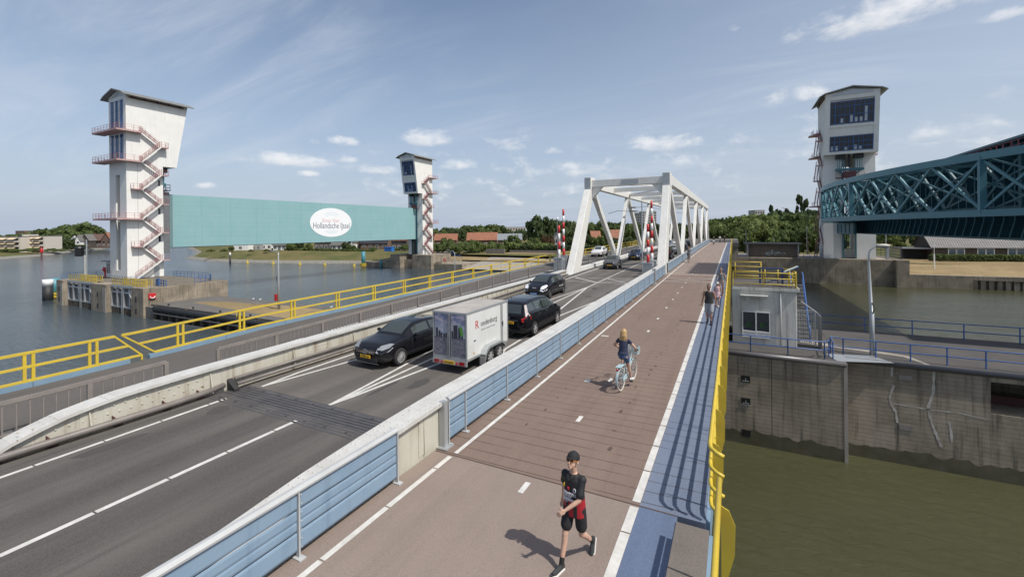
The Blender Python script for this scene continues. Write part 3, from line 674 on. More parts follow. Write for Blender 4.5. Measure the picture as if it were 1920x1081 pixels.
# ================================================================== WHITE TRUSS
root = thing('bridge_truss', 'white steel box-truss portal spanning the road', 'truss', (-9.5, 43, 9.4)); O = (-9.5, 43, 9.4)
XL, XR = -13.85, -5.85
TN = [46.3, 64.8, 83.2, 101.6, 119.5]; BN = [58.0, 76.0, 94.0, 112.0]
def ztop(y): return 18.55 + .25 * (y - 46) / 74
for X in (XL, XR):
    q = MB(); q.bar((X, 45.9, ztop(46)), (X, 120, ztop(120)), .60, .95); q.build('top_chord', steelw, root, origin=O, bevel=.02)
    q = MB(); q.bar((X, 41.4, zd(41) + .05), (X, 121.5, zd(121) + .05), .5, .5); q.build('bottom_chord', steelw, root, origin=O)
    zz = ztop(46)
    q = MB(); q.box(X - .36, X + .36, 45.15, 46.7, zz - .75, zz + .62); q.build('corner_block', steelw, root, origin=O, bevel=.03)
    q = MB(); q.box(X - .31, X + .31, 45.11, 45.15, zz - .68, zz + .56); q.build('end_cap', galv, root, origin=O)
    q = MB()
    for dz in (-.35, .3): q.cyl((X, 45.07, zz + dz), .035, .04, 8, 'y')
    q.build('bolt', greysteel, root, origin=O)
    fo = -1.5 if X < -9 else 0; q = MB(); q.add([(X - .34, 40.3 + fo, 9.3), (X + .34, 40.3 + fo, 9.3), (X + .34, 42.7 + fo, 9.3), (X - .34, 42.7 + fo, 9.3), (X - .34, 44.9, zz - .7), (X + .34, 44.9, zz - .7), (X + .34, 46.4, zz - .7), (X - .34, 46.4, zz - .7)],
                    [(0, 3, 2, 1), (4, 5, 6, 7), (0, 1, 5, 4), (1, 2, 6, 5), (2, 3, 7, 6), (3, 0, 4, 7)]); q.build('end_post', steelw, root, origin=O, bevel=.03)
    q = MB(); q.box(X - .36, X + .36, 39.9 + fo, 43.0 + fo, 9.1, 9.42); q.build('foot', steelw, root, origin=O, bevel=.03)
    for i, b in enumerate(BN):
        q = MB(); q.bar((X, TN[i] + .35, ztop(50) - .45), (X, b - .35, zd(b) + .1), .44, .72, (0, 1, 0)); q.build('diagonal', steelw, root, origin=O, bevel=.02)
        q = MB(); q.bar((X, b + .35, zd(b) + .1), (X, TN[i + 1] - .2, ztop(50) - .45), .44, .62, (0, 1, 0)); q.build('diagonal', steelw, root, origin=O, bevel=.02)
    q = MB(); q.bar((X, 119.6, ztop(119) - .3), (X, 122.5, zd(120)), .5, .7, (0, 1, 0)); q.build('end_post', steelw, root, origin=O)
zz = ztop(46)
q = MB(); q.box(XL + .3, XR - .3, 45.45, 46.15, zz - .42, zz + .30); q.build('portal_beam', steelw, root, origin=O, bevel=.02)
for s, X in ((1, XL), (-1, XR)):
    q = MB(); q.prism([(X + s * .3, zz - 1.75), (X + s * 1.5, zz - .42), (X + s * 1.5, zz + .3), (X + s * .3, zz + .3)], 45.62, 46.0, 'y'); q.build('knee_gusset', steelw, root, origin=O)
q = MB(); q.box(-10.3, -8.6, 45.40, 45.44, zz - .27, zz + .17); q.build('name_plate', galv, root, origin=O)
for i, y in enumerate([55.5, 64.8, 74, 83.2, 92.4, 101.6, 110.5, 119.5]):
    q = MB(); q.box(XL + .3, XR - .3, y - .12, y + .12, ztop(y) - .28, ztop(y) + .22); q.build('cross_beam', steelw, root, origin=O)
Yb = [46.3, 55.5, 64.8, 74, 83.2, 92.4, 101.6, 110.5, 119.5]
for i in range(8):
    a, b = (XL, XR) if i % 2 == 0 else (XR, XL)
    q = MB(); q.bar((a + (.3 if a < b else -.3), Yb[i], ztop(50) + .05), (b + (-.3 if a < b else .3), Yb[i + 1], ztop(50) + .05), .16, .16); q.build('wind_brace', steelw, root, origin=O)
# lamps on arms inside the truss
for (x, y, z, dx, nm) in ((XL + .3, 52.5, 15.7, 2.4, 'short street lamp arm fixed to the left truss diagonal'), (-9.6, 62, 16.6, -2.3, 'long lamp arm hung across the road inside the truss')):
    t_ = thing('truss_lamp', nm, 'lamp', (x, y, z)); q = MB(); q.tube([(x, y, z - .2), (x + dx * .5, y, z + .1), (x + dx, y, z)], .035, 6)
    if dx < 0: q.tube([(x, y, z - .2), (XR - .2, y + .5, z - 1.0)], .03, 6)
    q.build('arm', greysteel, t_, origin=(x, y, z)); q = MB(); q.ell((x + dx * 1.25, y, z), (.62, .22, .10), 10); q.build('lamp_head', greysteel, t_, True, (x, y, z))

# ---- boom barriers (raised red and white booms on grey cabinets)
def boom(label, x, y, top, cab=True, tilt=0.0, h=1.55):
    z = zd(y); t_ = thing('boom_barrier', label, 'barrier', (x, y, z), group='raised red and white booms'); O = (x, y, z)
    q = MB(); q.box(x - .42, x + .42, y - .38, y + .38, z - .1, z + h); q.build('cabinet', galv, t_, origin=O, bevel=.03)
    q = MB(); q.box(x - .45, x + .45, y - .41, y + .41, z + h + .002, z + h + .05); q.build('cabinet_lid', galv, t_, origin=O)
    q = MB(); q.box(x + .425, x + .435, y - .25, y + .25, z + .3, z + h - .2); q.build('cabinet_door', greysteel, t_, origin=O)
    zb = z + h + .05; n = int((top - zb) / .62); d = (top - zb) / n
    for k in range(n):
        q = MB(); q.tube([(x + tilt * k * d, y, zb + k * d), (x + tilt * (k + 1) * d, y, zb + (k + 1) * d - .001)], .12 - .004 * k, 10)
        q.build('boom_band', redpaint if k % 2 == (n + 1) % 2 else whitepaint, t_, True, O)
    return t_
boom('raised boom on the left of the road, the nearer and shorter of the pair', -14.3, 37.6, 14.0)
boom('raised boom on the left of the road, the farther and taller of the pair', -14.85, 40.3, 15.6)
boom('raised boom beside the right truss foot, the shorter of the pair', -6.55, 38.6, 14.0, h=1.2)
boom('raised boom beside the right truss foot, the taller of the pair', -6.55, 40.6, 16.1, h=1.2)
t_ = thing('camera_mast', 'thin mast with a round camera dome beside the left boom', 'mast', (-14.2, 36.9, 9.6)); O = (-14.2, 36.9, 9.6)
q = MB(); q.tube([(-14.2, 36.95, 9.3), (-14.2, 36.95, 14.5)], .04, 8); q.build('pole', greysteel, t_, origin=O); q = MB(); q.ell((-14.2, 36.95, 14.6), (.13, .13, .13), 10); q.build('camera_dome', whitepaint, t_, True, O)
t_ = thing('signal_mast', 'thin grey mast next to the right boom cabinets', 'mast', (-6.9, 37.9, 9.5)); O = (-6.9, 37.9, 9.5)
q = MB(); q.tube([(-6.9, 37.9, 9.4), (-6.9, 37.9, 15.9)], .05, 8); q.build('pole', galv, t_, origin=O); q = MB(); q.box(-7.0, -6.8, 37.8, 38.0, 9.42, 9.6); q.build('base', galv, t_, origin=O)
t_ = thing('barrier_post', 'square grey post closing the long blue barrier by the boom', 'post', (-5.42, 34.45, 9.4)); O = (-5.42, 34.45, 9.4)
q = MB(); q.box(-5.54, -5.30, 34.33, 34.57, 9.35, 10.55); q.build('shaft', galv, t_, origin=O); q = MB(); q.box(-5.62, -5.22, 34.25, 34.65, 9.37, 9.42); q.build('foot_plate', galv, t_, origin=O)

# ================================================================== LIFT TOWERS
def lift_tower(label, ox, oy, w, dz, sy, ss, nbase, stairs_rail=True, back=True, legs_open=True):
    """tower local frame: +y towards the river (sy=+1 keeps it), stairs on side ss. w: width. origin on the shaft's land side face, middle."""
    root = thing('lift_tower', label, 'tower', (ox, oy, nbase))
    def Pn(x, y, z): return (x, y * sy, z - nbase)
    def B(q, x0, x1, y0, y1, z0, z1, mi=0):
        q.box(x0, x1, min(y0 * sy, y1 * sy), max(y0 * sy, y1 * sy), z0 - nbase, z1 - nbase, mi)
    h = w / 2; E = 41.0 + dz; HB = 27.5 + dz * .9; L = 6.1
    HS = lambda f: HB + (E - HB) * f
    leg = w * .38
    # shaft: two legs joined by walls above
    for s in (-1, 1):
        q = MB(); x0, x1 = (-h, -h + leg) if s < 0 else (h - leg, h)
        B(q, x0, x1, 0, L, nbase, HB); q.build('shaft_leg', white, root)
    for (a_, b_, c_, d_) in ((1.6, L - 2.2, nbase, nbase + 2.0), (.0, .5, nbase, nbase + 1.6), (.4, 2.4, 16.0 + dz, 17.2 + dz), (.0, .5, HB - 2.2, HB)):
        q = MB(); B(q, -h + leg, h - leg, a_, b_, c_, d_); q.build('cross_wall', white, root)
    if legs_open is False:
        q = MB(); B(q, -h + leg, h - leg, 1.5, 1.8, nbase + 2, HB); q.build('recess_wall', mat('recess_grey', (.30, .31, .31), .8, col2=(.24, .25, .25), nscale=1), root)
    for s in (-.45, .0, .45):
        q = MB(); B(q, s - .10, s + .10, .55, .75, nbase + 1.7, HB - 2.2); q.build('guide_rail', tealdark, root)
    for s in (-1, 1):
        q = MB(); B(q, s * (h - leg) - .15, s * (h - leg) + .15, L + .001, L + .25, nbase - 3, HB - 4); q.build('gate_guide', tealdark, root)
    # machine room (leaning head)
    T = [(-h, -.15), (h, -.15)]; tb, tt = L + 2.1, L + 4.3
    yb = lambda z: tb + (tt - tb) * (z - HB) / (E - HB)
    q = MB()
    vs = [Pn(-h, 0, HB), Pn(h, 0, HB), Pn(h, tb, HB), Pn(-h, tb, HB), Pn(-h, 0, E), Pn(h, 0, E), Pn(h, tt, E), Pn(-h, tt, E), Pn(0, 0, E + 1.0), Pn(0, tt, E + 1.0)]
    q.add(vs, [(0, 1, 2, 3), (1, 5, 6, 2), (3, 7, 4, 0), (0, 4, 8, 5, 1), (3, 2, 6, 9, 7), (4, 7, 9, 8), (5, 8, 9, 6)])
    q.build('machine_room', white, root)
    # river face: raised surround, two window bands, grey pediment
    def F(x, z, out): return Pn(x, yb(z) + out, z)
    def facebox(q, x0, x1, z0, z1, o0, o1, mi=0):
        a = [F(x0, z0, o0), F(x1, z0, o0), F(x1, z1, o0), F(x0, z1, o0), F(x0, z0, o1), F(x1, z0, o1), F(x1, z1, o1), F(x0, z1, o1)]
        q.add(a, [(0, 1, 2, 3), (7, 6, 5, 4), (0, 4, 5, 1), (1, 5, 6, 2), (2, 6, 7, 3), (3, 7, 4, 0)], mi)
    q = MB(); facebox(q, -h, -h + .9 * w / 10, HB, E, 0.002, .38); facebox(q, h - .9 * w / 10, h, HB, E, .002, .38); facebox(q, -h + .9 * w / 10, h - .9 * w / 10, HB, HS(.035), .002, .38); facebox(q, -h + .9 * w / 10, h - .9 * w / 10, HS(.89), E, .002, .38)
    facebox(q, -h + .9 * w / 10, h - .9 * w / 10, HS(.30), HS(.47), .002, .22); facebox(q, -h + .9 * w / 10, h - .9 * w / 10, HS(.44), HS(.475), .22, .42); q.build('surround', white, root)
    for (z0, z1) in ((HS(.055), HS(.29)), (HS(.50), HS(.86))):
        x0, x1 = -h + w * .10, h - w * .10
        win = None
        q = MB(); facebox(q, x0, x1, z0, z1, .004, .05); win = q.build('window', darkglass, root)
        q = MB(); n = 9
        for k in range(n + 1):
            x = x0 + (x1 - x0) * k / n; wd = .16 if k % 4 == 1 else .07
            facebox(q, x - wd / 2, x + wd / 2, z0, z1, .052, .20)
        for f in ((0, .4, .78, 1) if z1 - z0 > 4 else (0, .28, .62, 1)): zz_ = z0 + (z1 - z0) * f; facebox(q, x0, x1, zz_ - .06, zz_ + .06, .053, .17)
        q.build('window_frame', winblue, win)
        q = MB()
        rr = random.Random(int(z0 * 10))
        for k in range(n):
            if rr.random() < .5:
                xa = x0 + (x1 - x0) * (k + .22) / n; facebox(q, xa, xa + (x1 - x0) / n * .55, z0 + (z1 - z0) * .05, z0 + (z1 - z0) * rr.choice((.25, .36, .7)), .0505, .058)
        q.build('painted_daylight_pane', mat('painted_daylight_pane', (.45, .50, .55), .35), win)  # bright sky seen through the room, painted as pale panes
    q = MB(); n2 = .2
    q.add([Pn(-h + 1.2, tt + .39, E - .55), Pn(h - 1.2, tt + .39, E - .55), Pn(h - 1.2, tt + .40, E - .2), Pn(0, tt + .41, E + .55), Pn(-h + 1.2, tt + .40, E - .2)], [(0, 1, 2, 3, 4)]); q.build('pediment', galv, root)
    # land face: three tall blue windows per storey
    for (z0, z1) in ((HS(.52), HS(.92)), (HS(.07), HS(.42))):
        for k in range(3):
            xa = -h + w * .12 + k * w * .27
            q = MB(); B(q, xa, xa + w * .19, -.05, -.004, z0, z1); wn = q.build('window', mat('blue_glass', (.035, .075, .16), .12), root)
            q = MB(); B(q, xa + w * .09, xa + w * .105, -.12, -.051, z0, z1)
            for f in (0, .33, .66, 1): B(q, xa, xa + w * .19, -.10, -.052, z0 + (z1 - z0) * f - .06, z0 + (z1 - z0) * f + .06)
            q.build('window_frame', winblue, wn)
    q = MB(); q.add([Pn(-h + .8, -.02, E - .3), Pn(h - .8, -.02, E - .3), Pn(0, -.02, E + .6)], [(0, 1, 2)]); q.build('pediment', galv, root)
    # roof: shallow gable with flared eaves
    q = MB(); ya, ye = -.9, tt + 1.0
    pr = [(-h - 1.35, E - .35), (-h - 1.2, E + .05), (-h - .2, E + .18), (0, E + 1.25), (h + .2, E + .18), (h + 1.2, E + .05), (h + 1.35, E - .35), (h + .3, E - .12), (0, E + 1.02), (-h - .3, E - .12)]
    pr = [(-h - 1.3, E - .42), (-h - .25, E + .20), (0, E + 1.30), (h + .25, E + .20), (h + 1.3, E - .42), (h + 1.25, E - .52), (h + .1, E + .0), (0, E + 1.05), (-h - .1, E + .0), (-h - 1.25, E - .52)]
    q.prism([(a, b - nbase) for a, b in pr], min(ya * sy, ye * sy), max(ya * sy, ye * sy), 'y'); q.build('roof', mat('roof_grey', (.20, .205, .20), .6, col2=(.16, .165, .16), nscale=1), root)
    for s in (-1, 1):
        q = MB(); B(q, s * (h + .08) - .08, s * (h + .08) + .08, .5, tt - .4, E - .75, E - .5)
        for yy in ys(1, tt - 1, 2.2): B(q, s * (h + .16) - .16, s * (h + .16) + .16, yy - .08, yy + .08, E - .72, E - .4)
        q.build('eave_rail', rustred, root)
    # side windows
    xs = ss * h
    for z in (24.0, 18.2, 12.6):
        q = MB(); B(q, xs - .02 if ss > 0 else xs - .015, xs + .015 if ss > 0 else xs + .02, 5.2, 5.6, z + dz * .5 - .6, z + dz * .5 + .6); q.build('window', darkglass, root)
    q = MB(); B(q, min(xs, xs + ss * .012), max(xs, xs + ss * .012), 1.78, 1.82, nbase + .5, HB); q.build('wall_joint', greysteel, root)
    q = MB(); B(q, min(xs, xs + ss * .05), max(xs, xs + ss * .05), 4.4, 5.3, nbase + .02, nbase + 2.2); q.build('door', galv, root)
    # balconies and stairs
    SB = 1.25; k_ = (HB - nbase) / (27.5 - 4.9)
    def zk(z): return nbase + (z - 4.9) * k_ if z <= 27.6 else z + dz * .95
    def railing(q, pts, hgt=1.0, post=1.2):
        for kk in (.12, .55, 1.0):
            for a, b in zip(pts, pts[1:]): q.bar((a[0], a[1], a[2] + hgt * kk), (b[0], b[1], b[2] + hgt * kk), .038, .038)
        for a, b in zip(pts, pts[1:]):
            L_ = (Vector(b) - Vector(a)).length; n_ = max(1, int(round(L_ / post)))
            for i in range(n_ + 1):
                p = Vector(a).lerp(Vector(b), i / n_); q.box(p.x - .025, p.x + .025, p.y - .025, p.y + .025, p.z, p.z + hgt)
    xo = xs + ss * SB
    for zb in (33.8, 28.0, 16.7):
        if not back and zb < 30: pass
        z = zk(zb) if zb < 28 else zb + dz * .95
        q = MB(); B(q, -h - 1.9, h + 1.9 if ss < 0 else xo, -2.0, -.002, z - .28, z); B(q, min(xs + ss * .002, xo), max(xs + ss * .002, xo), -2.0 + 1.998, 2.1, z - .28, z)
        if ss < 0: pass
        bl = q.build('balcony', mat('balcony_slab', (.42, .22, .22), .7, col2=(.46, .36, .34), nscale=1.2), root)
        q = MB(); e = h + 1.85; ex = ss * e
        railing(q, [Pn(-ss * e, -.05, z), Pn(-ss * e, -1.95, z), Pn(xo, -1.95, z), Pn(xo, 2.1, z)]); q.build('balcony_railing', redrail, bl)
    lev = [(33.8, 31.3), (28.0, 31.3), (28.0, 25.6), (22.5, 25.6), (22.5, 19.7), (16.7, 19.7), (16.7, 13.9), (11.2, 13.9), (11.2, 8.3), (5.0, 8.3)]
    yl, yr = 2.1, 5.3
    def zl(v): return zk(v) if v < 28 else v + dz * .95
    for i, (a, b) in enumerate(lev):
        off = .62 if i % 2 else 0.0; xa_ = xs + ss * (.05 + off); xb_ = xs + ss * (.60 + off)
        za, zb_ = zl(a), zl(b); y0, y1 = yl, yr
        if i == len(lev) - 1: za = nbase; y0 = 1.0
        q = MB()
        for xx in (xa_, xb_):
            q.add([Pn(xx - .03, y0, za - .22), Pn(xx - .03, y1, zb_ - .22), Pn(xx - .03, y1, zb_ + .1), Pn(xx - .03, y0, za + .1), Pn(xx + .03, y0, za - .22), Pn(xx + .03, y1, zb_ - .22), Pn(xx + .03, y1, zb_ + .1), Pn(xx + .03, y0, za + .1)],
                  [(0, 1, 2, 3), (7, 6, 5, 4), (0, 4, 5, 1), (3, 2, 6, 7), (0, 3, 7, 4), (1, 5, 6, 2)])
        n_ = max(6, int(abs(zb_ - za) / .24))
        fl = q.build('stair_flight', white if ss > 0 and stairs_rail else rustred, root)
        q = MB()
        for k in range(n_):
            f = (k + .5) / n_; B(q, min(xa_, xb_) + .03, max(xa_, xb_) - .03, y0 + (y1 - y0) * f - .12, y0 + (y1 - y0) * f + .12, za + (zb_ - za) * f - .04, za + (zb_ - za) * f)
        q.build('steps', greysteel, fl)
        q = MB(); railing(q, [Pn(xb_, y0, za + .1), Pn(xb_, y1, zb_ + .1)], post=1.0); railing(q, [Pn(xa_, y0, za + .1), Pn(xa_, y1, zb_ + .1)], post=1.0); q.build('stair_railing', redrail, fl)
    for z0_ in (31.3, 25.6, 19.7, 13.9, 8.3):
        z = zl(z0_); q = MB(); B(q, min(xs + ss * .002, xo), max(xs + ss * .002, xo), yr, 6.6, z - .18, z); ld = q.build('landing', mat('balcony_slab', (1, 1, 1)), root)
        q = MB(); railing(q, [Pn(xo, yr, z), Pn(xo, 6.55, z), Pn(xs, 6.55, z)]); q.build('landing_railing', redrail, ld)
    for z0_ in (22.5, 11.2):
        z = zl(z0_); q = MB(); B(q, min(xs + ss * .002, xo), max(xs + ss * .002, xo), .6, yl, z - .18, z); ld = q.build('landing', mat('balcony_slab', (1, 1, 1)), root)
        q = MB(); railing(q, [Pn(xo, yl, z), Pn(xo, .65, z), Pn(xs, .65, z)]); q.build('landing_railing', redrail, ld)
    # hoist under the head
    q = MB()
    for s in (-1, 1):
        B(q, s * w * .17 - w * .09, s * w * .17 + w * .09, L + .3, L + 1.6, HB - 1.0, HB - .002)
    B(q, -.18, .18, L + .4, L + .9, HB - 3.0, HB - .002); q.build('hoist_drum', blackm, root)
    q = MB()
    for s in (-1, 1):
        for k in range(4):
            x = s * w * .17 + (k - 1.5) * w * .042; q.cyl(Pn(x, L + 1.0, HB - 3.3), .09, 2.4, 6)
    q.build('cable', mat('cable_teal', (.10, .25, .30), .5), root)
    q = MB(); B(q, -w * .27, w * .27, L + .7, L + 1.3, HB - 3.9, HB - 3.3)
    for s in (-1, 1): q.bar(Pn(s * w * .1, L + 1, HB - 4.6), Pn(s * w * .25, L + 1, HB - 3.6), .3, .3)
    q.build('hoist_beam', tealdark, root)
    q = MB(); B(q, -w * .27, w * .27, L + .5, L + 1.4, HB - 5.6, HB - 5.4); B(q, -w * .12, w * .12, L + .55, L + 1.3, HB - 5.4, HB - 4.0)
    railing(q, [Pn(-w * .27, L + 1.4, HB - 5.4), Pn(w * .27, L + 1.4, HB - 5.4)]); q.build('hoist_platform', rustred, root)
    return root
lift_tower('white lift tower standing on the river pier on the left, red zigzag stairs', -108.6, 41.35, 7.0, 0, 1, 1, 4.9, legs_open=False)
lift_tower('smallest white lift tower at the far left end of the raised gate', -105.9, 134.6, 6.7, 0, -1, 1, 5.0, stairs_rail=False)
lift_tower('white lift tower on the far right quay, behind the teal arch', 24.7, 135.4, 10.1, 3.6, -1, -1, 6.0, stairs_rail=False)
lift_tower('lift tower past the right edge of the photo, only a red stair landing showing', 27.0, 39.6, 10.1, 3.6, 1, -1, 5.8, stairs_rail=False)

# ================================================================== GATES
# left gate: flat teal plate with a white oval sign
ga = math.atan2(3.8, 81.6); GL = thing('lift_gate', 'raised flat teal flood gate carrying a white oval sign', 'gate', (-109.4, 50.6, 10.65), -ga)
q = MB(); q.box(-1.2, 0, 0, 81.3, 0, 11.5); q.build('skin', teal, GL)
q = MB(); q.box(-2.6, -1.21, .3, 81, -.15, .3); q.box(-2.6, -1.21, .3, 81, 11.0, 11.3); q.build('flange', tealrib, GL)
q = MB()
for k in range(24): q.box(.001, .10, .08, .5, .3 + k * .48, .45 + k * .48); q.box(.001, .10, 80.8, 81.2, .3 + k * .48, .45 + k * .48)
q.build('seal_bolts', greysteel, GL)
q = MB()
for y in ys(0, 81.3, 6.25)[1:-1]: q.box(.0, .006, y - .02, y + .02, .02, 11.48)
for z in (2.3, 4.6, 6.9, 9.2): q.box(.0, .005, .05, 81.2, z - .012, z + .012)
q.build('plate_seams', mat('seam_teal', (.11, .30, .32), .6), GL)
SG = thing('gate_sign', 'white oval sign reading Hollandsche IJssel on the teal gate', 'sign', (-109.4, 50.6, 10.65), -ga)
yc, zc_, ry, rz_ = 53.5, 6.05, 8.2, 4.9
a_ = gy(620, 417, 1)   # the direction of the sign's middle
# where that line of sight meets the gate plane
n_ = Vector((math.cos(-ga), math.sin(-ga), 0)); r_ = ray(620, 417); k_ = (Vector((-109.4, 50.6, 10.65)) - Vector((0, 0, ZC))).dot(n_) / r_.dot(n_); c_ = Vector((0, 0, ZC)) + r_ * k_
dl = c_ - Vector((-109.4, 50.6, 10.65)); yc = Vector((math.sin(ga), math.cos(ga), 0)).dot(dl); zc_ = dl.z
def onG(px, py):
    r = ray(px, py); k = (Vector((-109.4, 50.6, 10.65)) - Vector((0, 0, ZC))).dot(n_) / r.dot(n_); d = Vector((0, 0, ZC)) + r * k - Vector((-109.4, 50.6, 10.65))
    return Vector((math.sin(ga), math.cos(ga), 0)).dot(d), d.z
ry = (onG(659, 417)[0] - onG(581, 417)[0]) / 2; yc = (onG(659, 417)[0] + onG(581, 417)[0]) / 2; rz_ = (onG(620, 390)[1] - onG(620, 444)[1]) / 2
q = MB(); n = 48; q.tube([(.012, yc, zc_), (.05, yc, zc_)], 1, n)
q.v = [(x, yc + (y - yc) * ry, zc_ + (z - zc_) * rz_) for x, y, z in q.v]; q.build('sign_plate', mat('sign_white', (.80, .81, .82), .5), SG)
inkm = mat('sign_ink', (.09, .11, .14), .6); pinkm = mat('sign_pink', (.62, .38, .39), .6); palem = mat('sign_pale_blue', (.42, .56, .66), .6)
text_mesh('lettering', 'Hollandsche IJssel', 2.5, inkm, SG, frame_mtx((.055, yc + .1, zc_ - 1.0), (0, 1, 0), (0, 0, 1)), sx=.72)
text_mesh('script_lettering', 'Slimmer Water', 1.6, pinkm, SG, frame_mtx((.055, yc - .4, zc_ + .55), (0, 1, 0), (0, 0, 1)), shear=.4, sx=.62)
q = MB()
for (rr_, z0, sgn, w0) in ((2.6, 1.6, 1, .10), (2.0, 1.3, 1, .08), (2.4, -1.9, -1, .10), (1.7, -1.9, -1, .08), (1.0, -1.9, -1, .08)):
    pts = [(.054, yc + rr_ * math.cos(a), zc_ + z0 + sgn * rr_ * .55 * math.sin(a)) for a in [math.pi * (.12 + .76 * k / 14) for k in range(15)]]
    for a, b in zip(pts, pts[1:]): q.bar(a, b, w0, .01, (1, 0, 0))
q.build('emblem_waves', palem, SG)
# guide column at the near end of the left gate and the red platform on top
t_ = thing('gate_guide_column', 'dark guide column between the left tower and the teal gate', 'column', (-109.6, 48.9, 4.9)); O = (-109.6, 48.9, 4.9)
q = MB(); q.box(-110.6, -109.9, 47.6, 49.9, 9.5, 23.0); q.box(-109.89, -109.1, 49.3, 50.4, 9.4, 22.6); q.build('column', greysteel, t_, origin=O)
q = MB(); q.box(-110.9, -108.9, 47.5, 50.6, 22.9, 23.05)
for (x, y) in ((-110.8, 47.6), (-110.8, 50.5), (-109, 50.5), (-109, 49)): q.box(x - .04, x + .04, y - .04, y + .04, 23.05, 24.3)
for z in (23.6, 24.2): q.bar((-110.8, 47.6, z), (-110.8, 50.5, z), .06, .06); q.bar((-110.8, 50.5, z), (-109, 50.5, z), .06, .06); q.bar((-109, 50.5, z), (-109, 49, z), .06, .06)
q.build('platform', rustred, t_, origin=O)
t_ = thing('gate_guide_column', 'dark guide column at the foot of the smallest tower', 'column', (-106.5, 128.4, -1)); O = (-106.5, 128.4, -1)
q = MB(); q.box(-107.6, -105.4, 128.3, 128.5, -1, 10.3); q.box(-107.3, -106.9, 127.9, 128.29, -1, 10.3); q.build('column', blackm, t_, origin=O)

# right gate: skin wall with ribs, two arched lattice girders bowed to the bridge
GR = thing('arched_lift_gate', 'raised dark teal flood gate with an arched lattice girder', 'gate', (26.6, 46, 12.1)); O = (26.6, 46, 12.1)
YA, YB = 46.5, 128.0; XW = lambda y: 27.6 - 1.4 * (y - 46) / 82
def bow(y, s): return XW(y) - s * max(0.0, 1 - ((y - 87.2) / 41.2) ** 2)
q = MB(); Y = ys(YA, YB, 5.8)
q.strip([(XW(y) + .3, y, 12.2) for y in Y], [(XW(y) + .3, y, 22.5) for y in Y]); q.strip([(XW(y) + .45, y, 12.2) for y in Y], [(XW(y) + .45, y, 22.5) for y in Y]); q.strip([(XW(y) + .3, y, 22.5) for y in Y], [(XW(y) + .45, y, 22.5) for y in Y])
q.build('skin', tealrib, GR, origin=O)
for i, y in enumerate(ys(YA, YB, 2.04)):
    q = MB(); x = XW(y); q.prism([(x + .3, 12.25), (x - 1.2, 12.25), (x - .75, 14.2), (x - .75, 21.2), (x - 1.0, 22.4), (x + .3, 22.4)], y - .03, y + .03, 'y'); q.prism([(x - 1.28, 12.24), (x - 1.12, 12.24), (x - .67, 14.2), (x - .83, 14.2)], y - .12, y + .12, 'y'); q.box(x - .84, x - .74, y - .12, y + .12, 14.2, 21.2); q.build('rib', mat('rib_teal', (.055, .15, .19), .5), GR, origin=O)
for z in (12.8, 13.6, 15.2, 16.8, 18.4, 20, 21.6): 
    q = MB()
    for a, b in zip(Y, Y[1:]): q.bar((XW(a) - .1, a, z), (XW(b) - .1, b, z), .75, .05)
    q.build('stringer', tealdark, GR, origin=O)
for z, hh_ in ((12.12, .22), (22.55, .25)):
    q = MB()
    for a, b in zip(Y, Y[1:]): q.bar((XW(a) - .55, a, z), (XW(b) - .55, b, z), 1.9, hh_)
    q.build('wall_flange', tealdark, GR, origin=O)
q = MB(); x = XW(YB)
q.box(x - 3.6, x + .3, YB - .02, YB + .5, 12.0, 14.6); q.box(x - 3.9, x - 3.6, YB - 16, YB + .5, 12.0, 14.4)
q.build('end_box', tealdark, GR, origin=O)
q = MB()
for k in range(5): q.box(x - 4.02, x - 3.9, YB - 15.6 + k * 3.9, YB - 15.2 + k * 3.9, 12.1, 14.3)
q.box(x - 4.06, x - 3.9, YB - 16, YB + .5, 12.0, 12.25); q.box(x - 4.06, x - 3.9, YB - 16, YB + .5, 14.2, 14.4); q.build('end_box_frame', mat('rib_teal', (1, 1, 1)), GR, origin=O)
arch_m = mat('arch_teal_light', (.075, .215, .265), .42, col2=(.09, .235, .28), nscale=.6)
for s, z0, z1, w_, mm in ((12.8, 14.75, 20.2, .62, arch_m), (7.0, 15.1, 20.6, .45, tealdark)):
    Yp = ys(47.6, 126.8, 4.95); nodes = [(bow(y, s), y) for y in Yp]
    for z, dep in ((z0, .66), (z1, .74)):
        q = MB()
        Yc = ys(46.8, 127.6, 2.5)
        for side_x in (-1, 1):
            q.strip([(bow(y, s) + side_x * w_ / 2, y, z - dep / 2) for y in Yc], [(bow(y, s) + side_x * w_ / 2, y, z + dep / 2) for y in Yc])
        for sz in (-1, 1): q.strip([(bow(y, s) - w_ / 2, y, z + sz * dep / 2) for y in Yc], [(bow(y, s) + w_ / 2, y, z + sz * dep / 2) for y in Yc])
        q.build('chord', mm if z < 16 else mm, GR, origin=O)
    for i in range(len(nodes) - 1):
        (xa, ya), (xb, yb_) = nodes[i], nodes[i + 1]
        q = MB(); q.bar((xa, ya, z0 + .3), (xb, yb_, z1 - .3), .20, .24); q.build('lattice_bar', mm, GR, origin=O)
        q = MB(); q.bar((xb + .02, yb_, z0 + .3), (xa + .02, ya, z1 - .3), .18, .22); q.build('lattice_bar', mm, GR, origin=O)
        if i + 2 < len(nodes) and s > 10: (xc, yc_) = nodes[i + 2]; q = MB(); q.bar((xa + .5, ya, z0 + .3), (xc + .5, yc_, z1 - .3), .14, .16); q.build('lattice_bar', tealdark, GR, origin=O); q = MB(); q.bar((xc + .55, yc_, z0 + .3), (xa + .55, ya, z1 - .3), .14, .16); q.build('lattice_bar', tealdark, GR, origin=O)
        if i % 4 == 2: q = MB(); q.bar((xa, ya, z0), (xa, ya, z1), .5, .5, (1, 0, 0)); q.build('upright', mm, GR, origin=O)
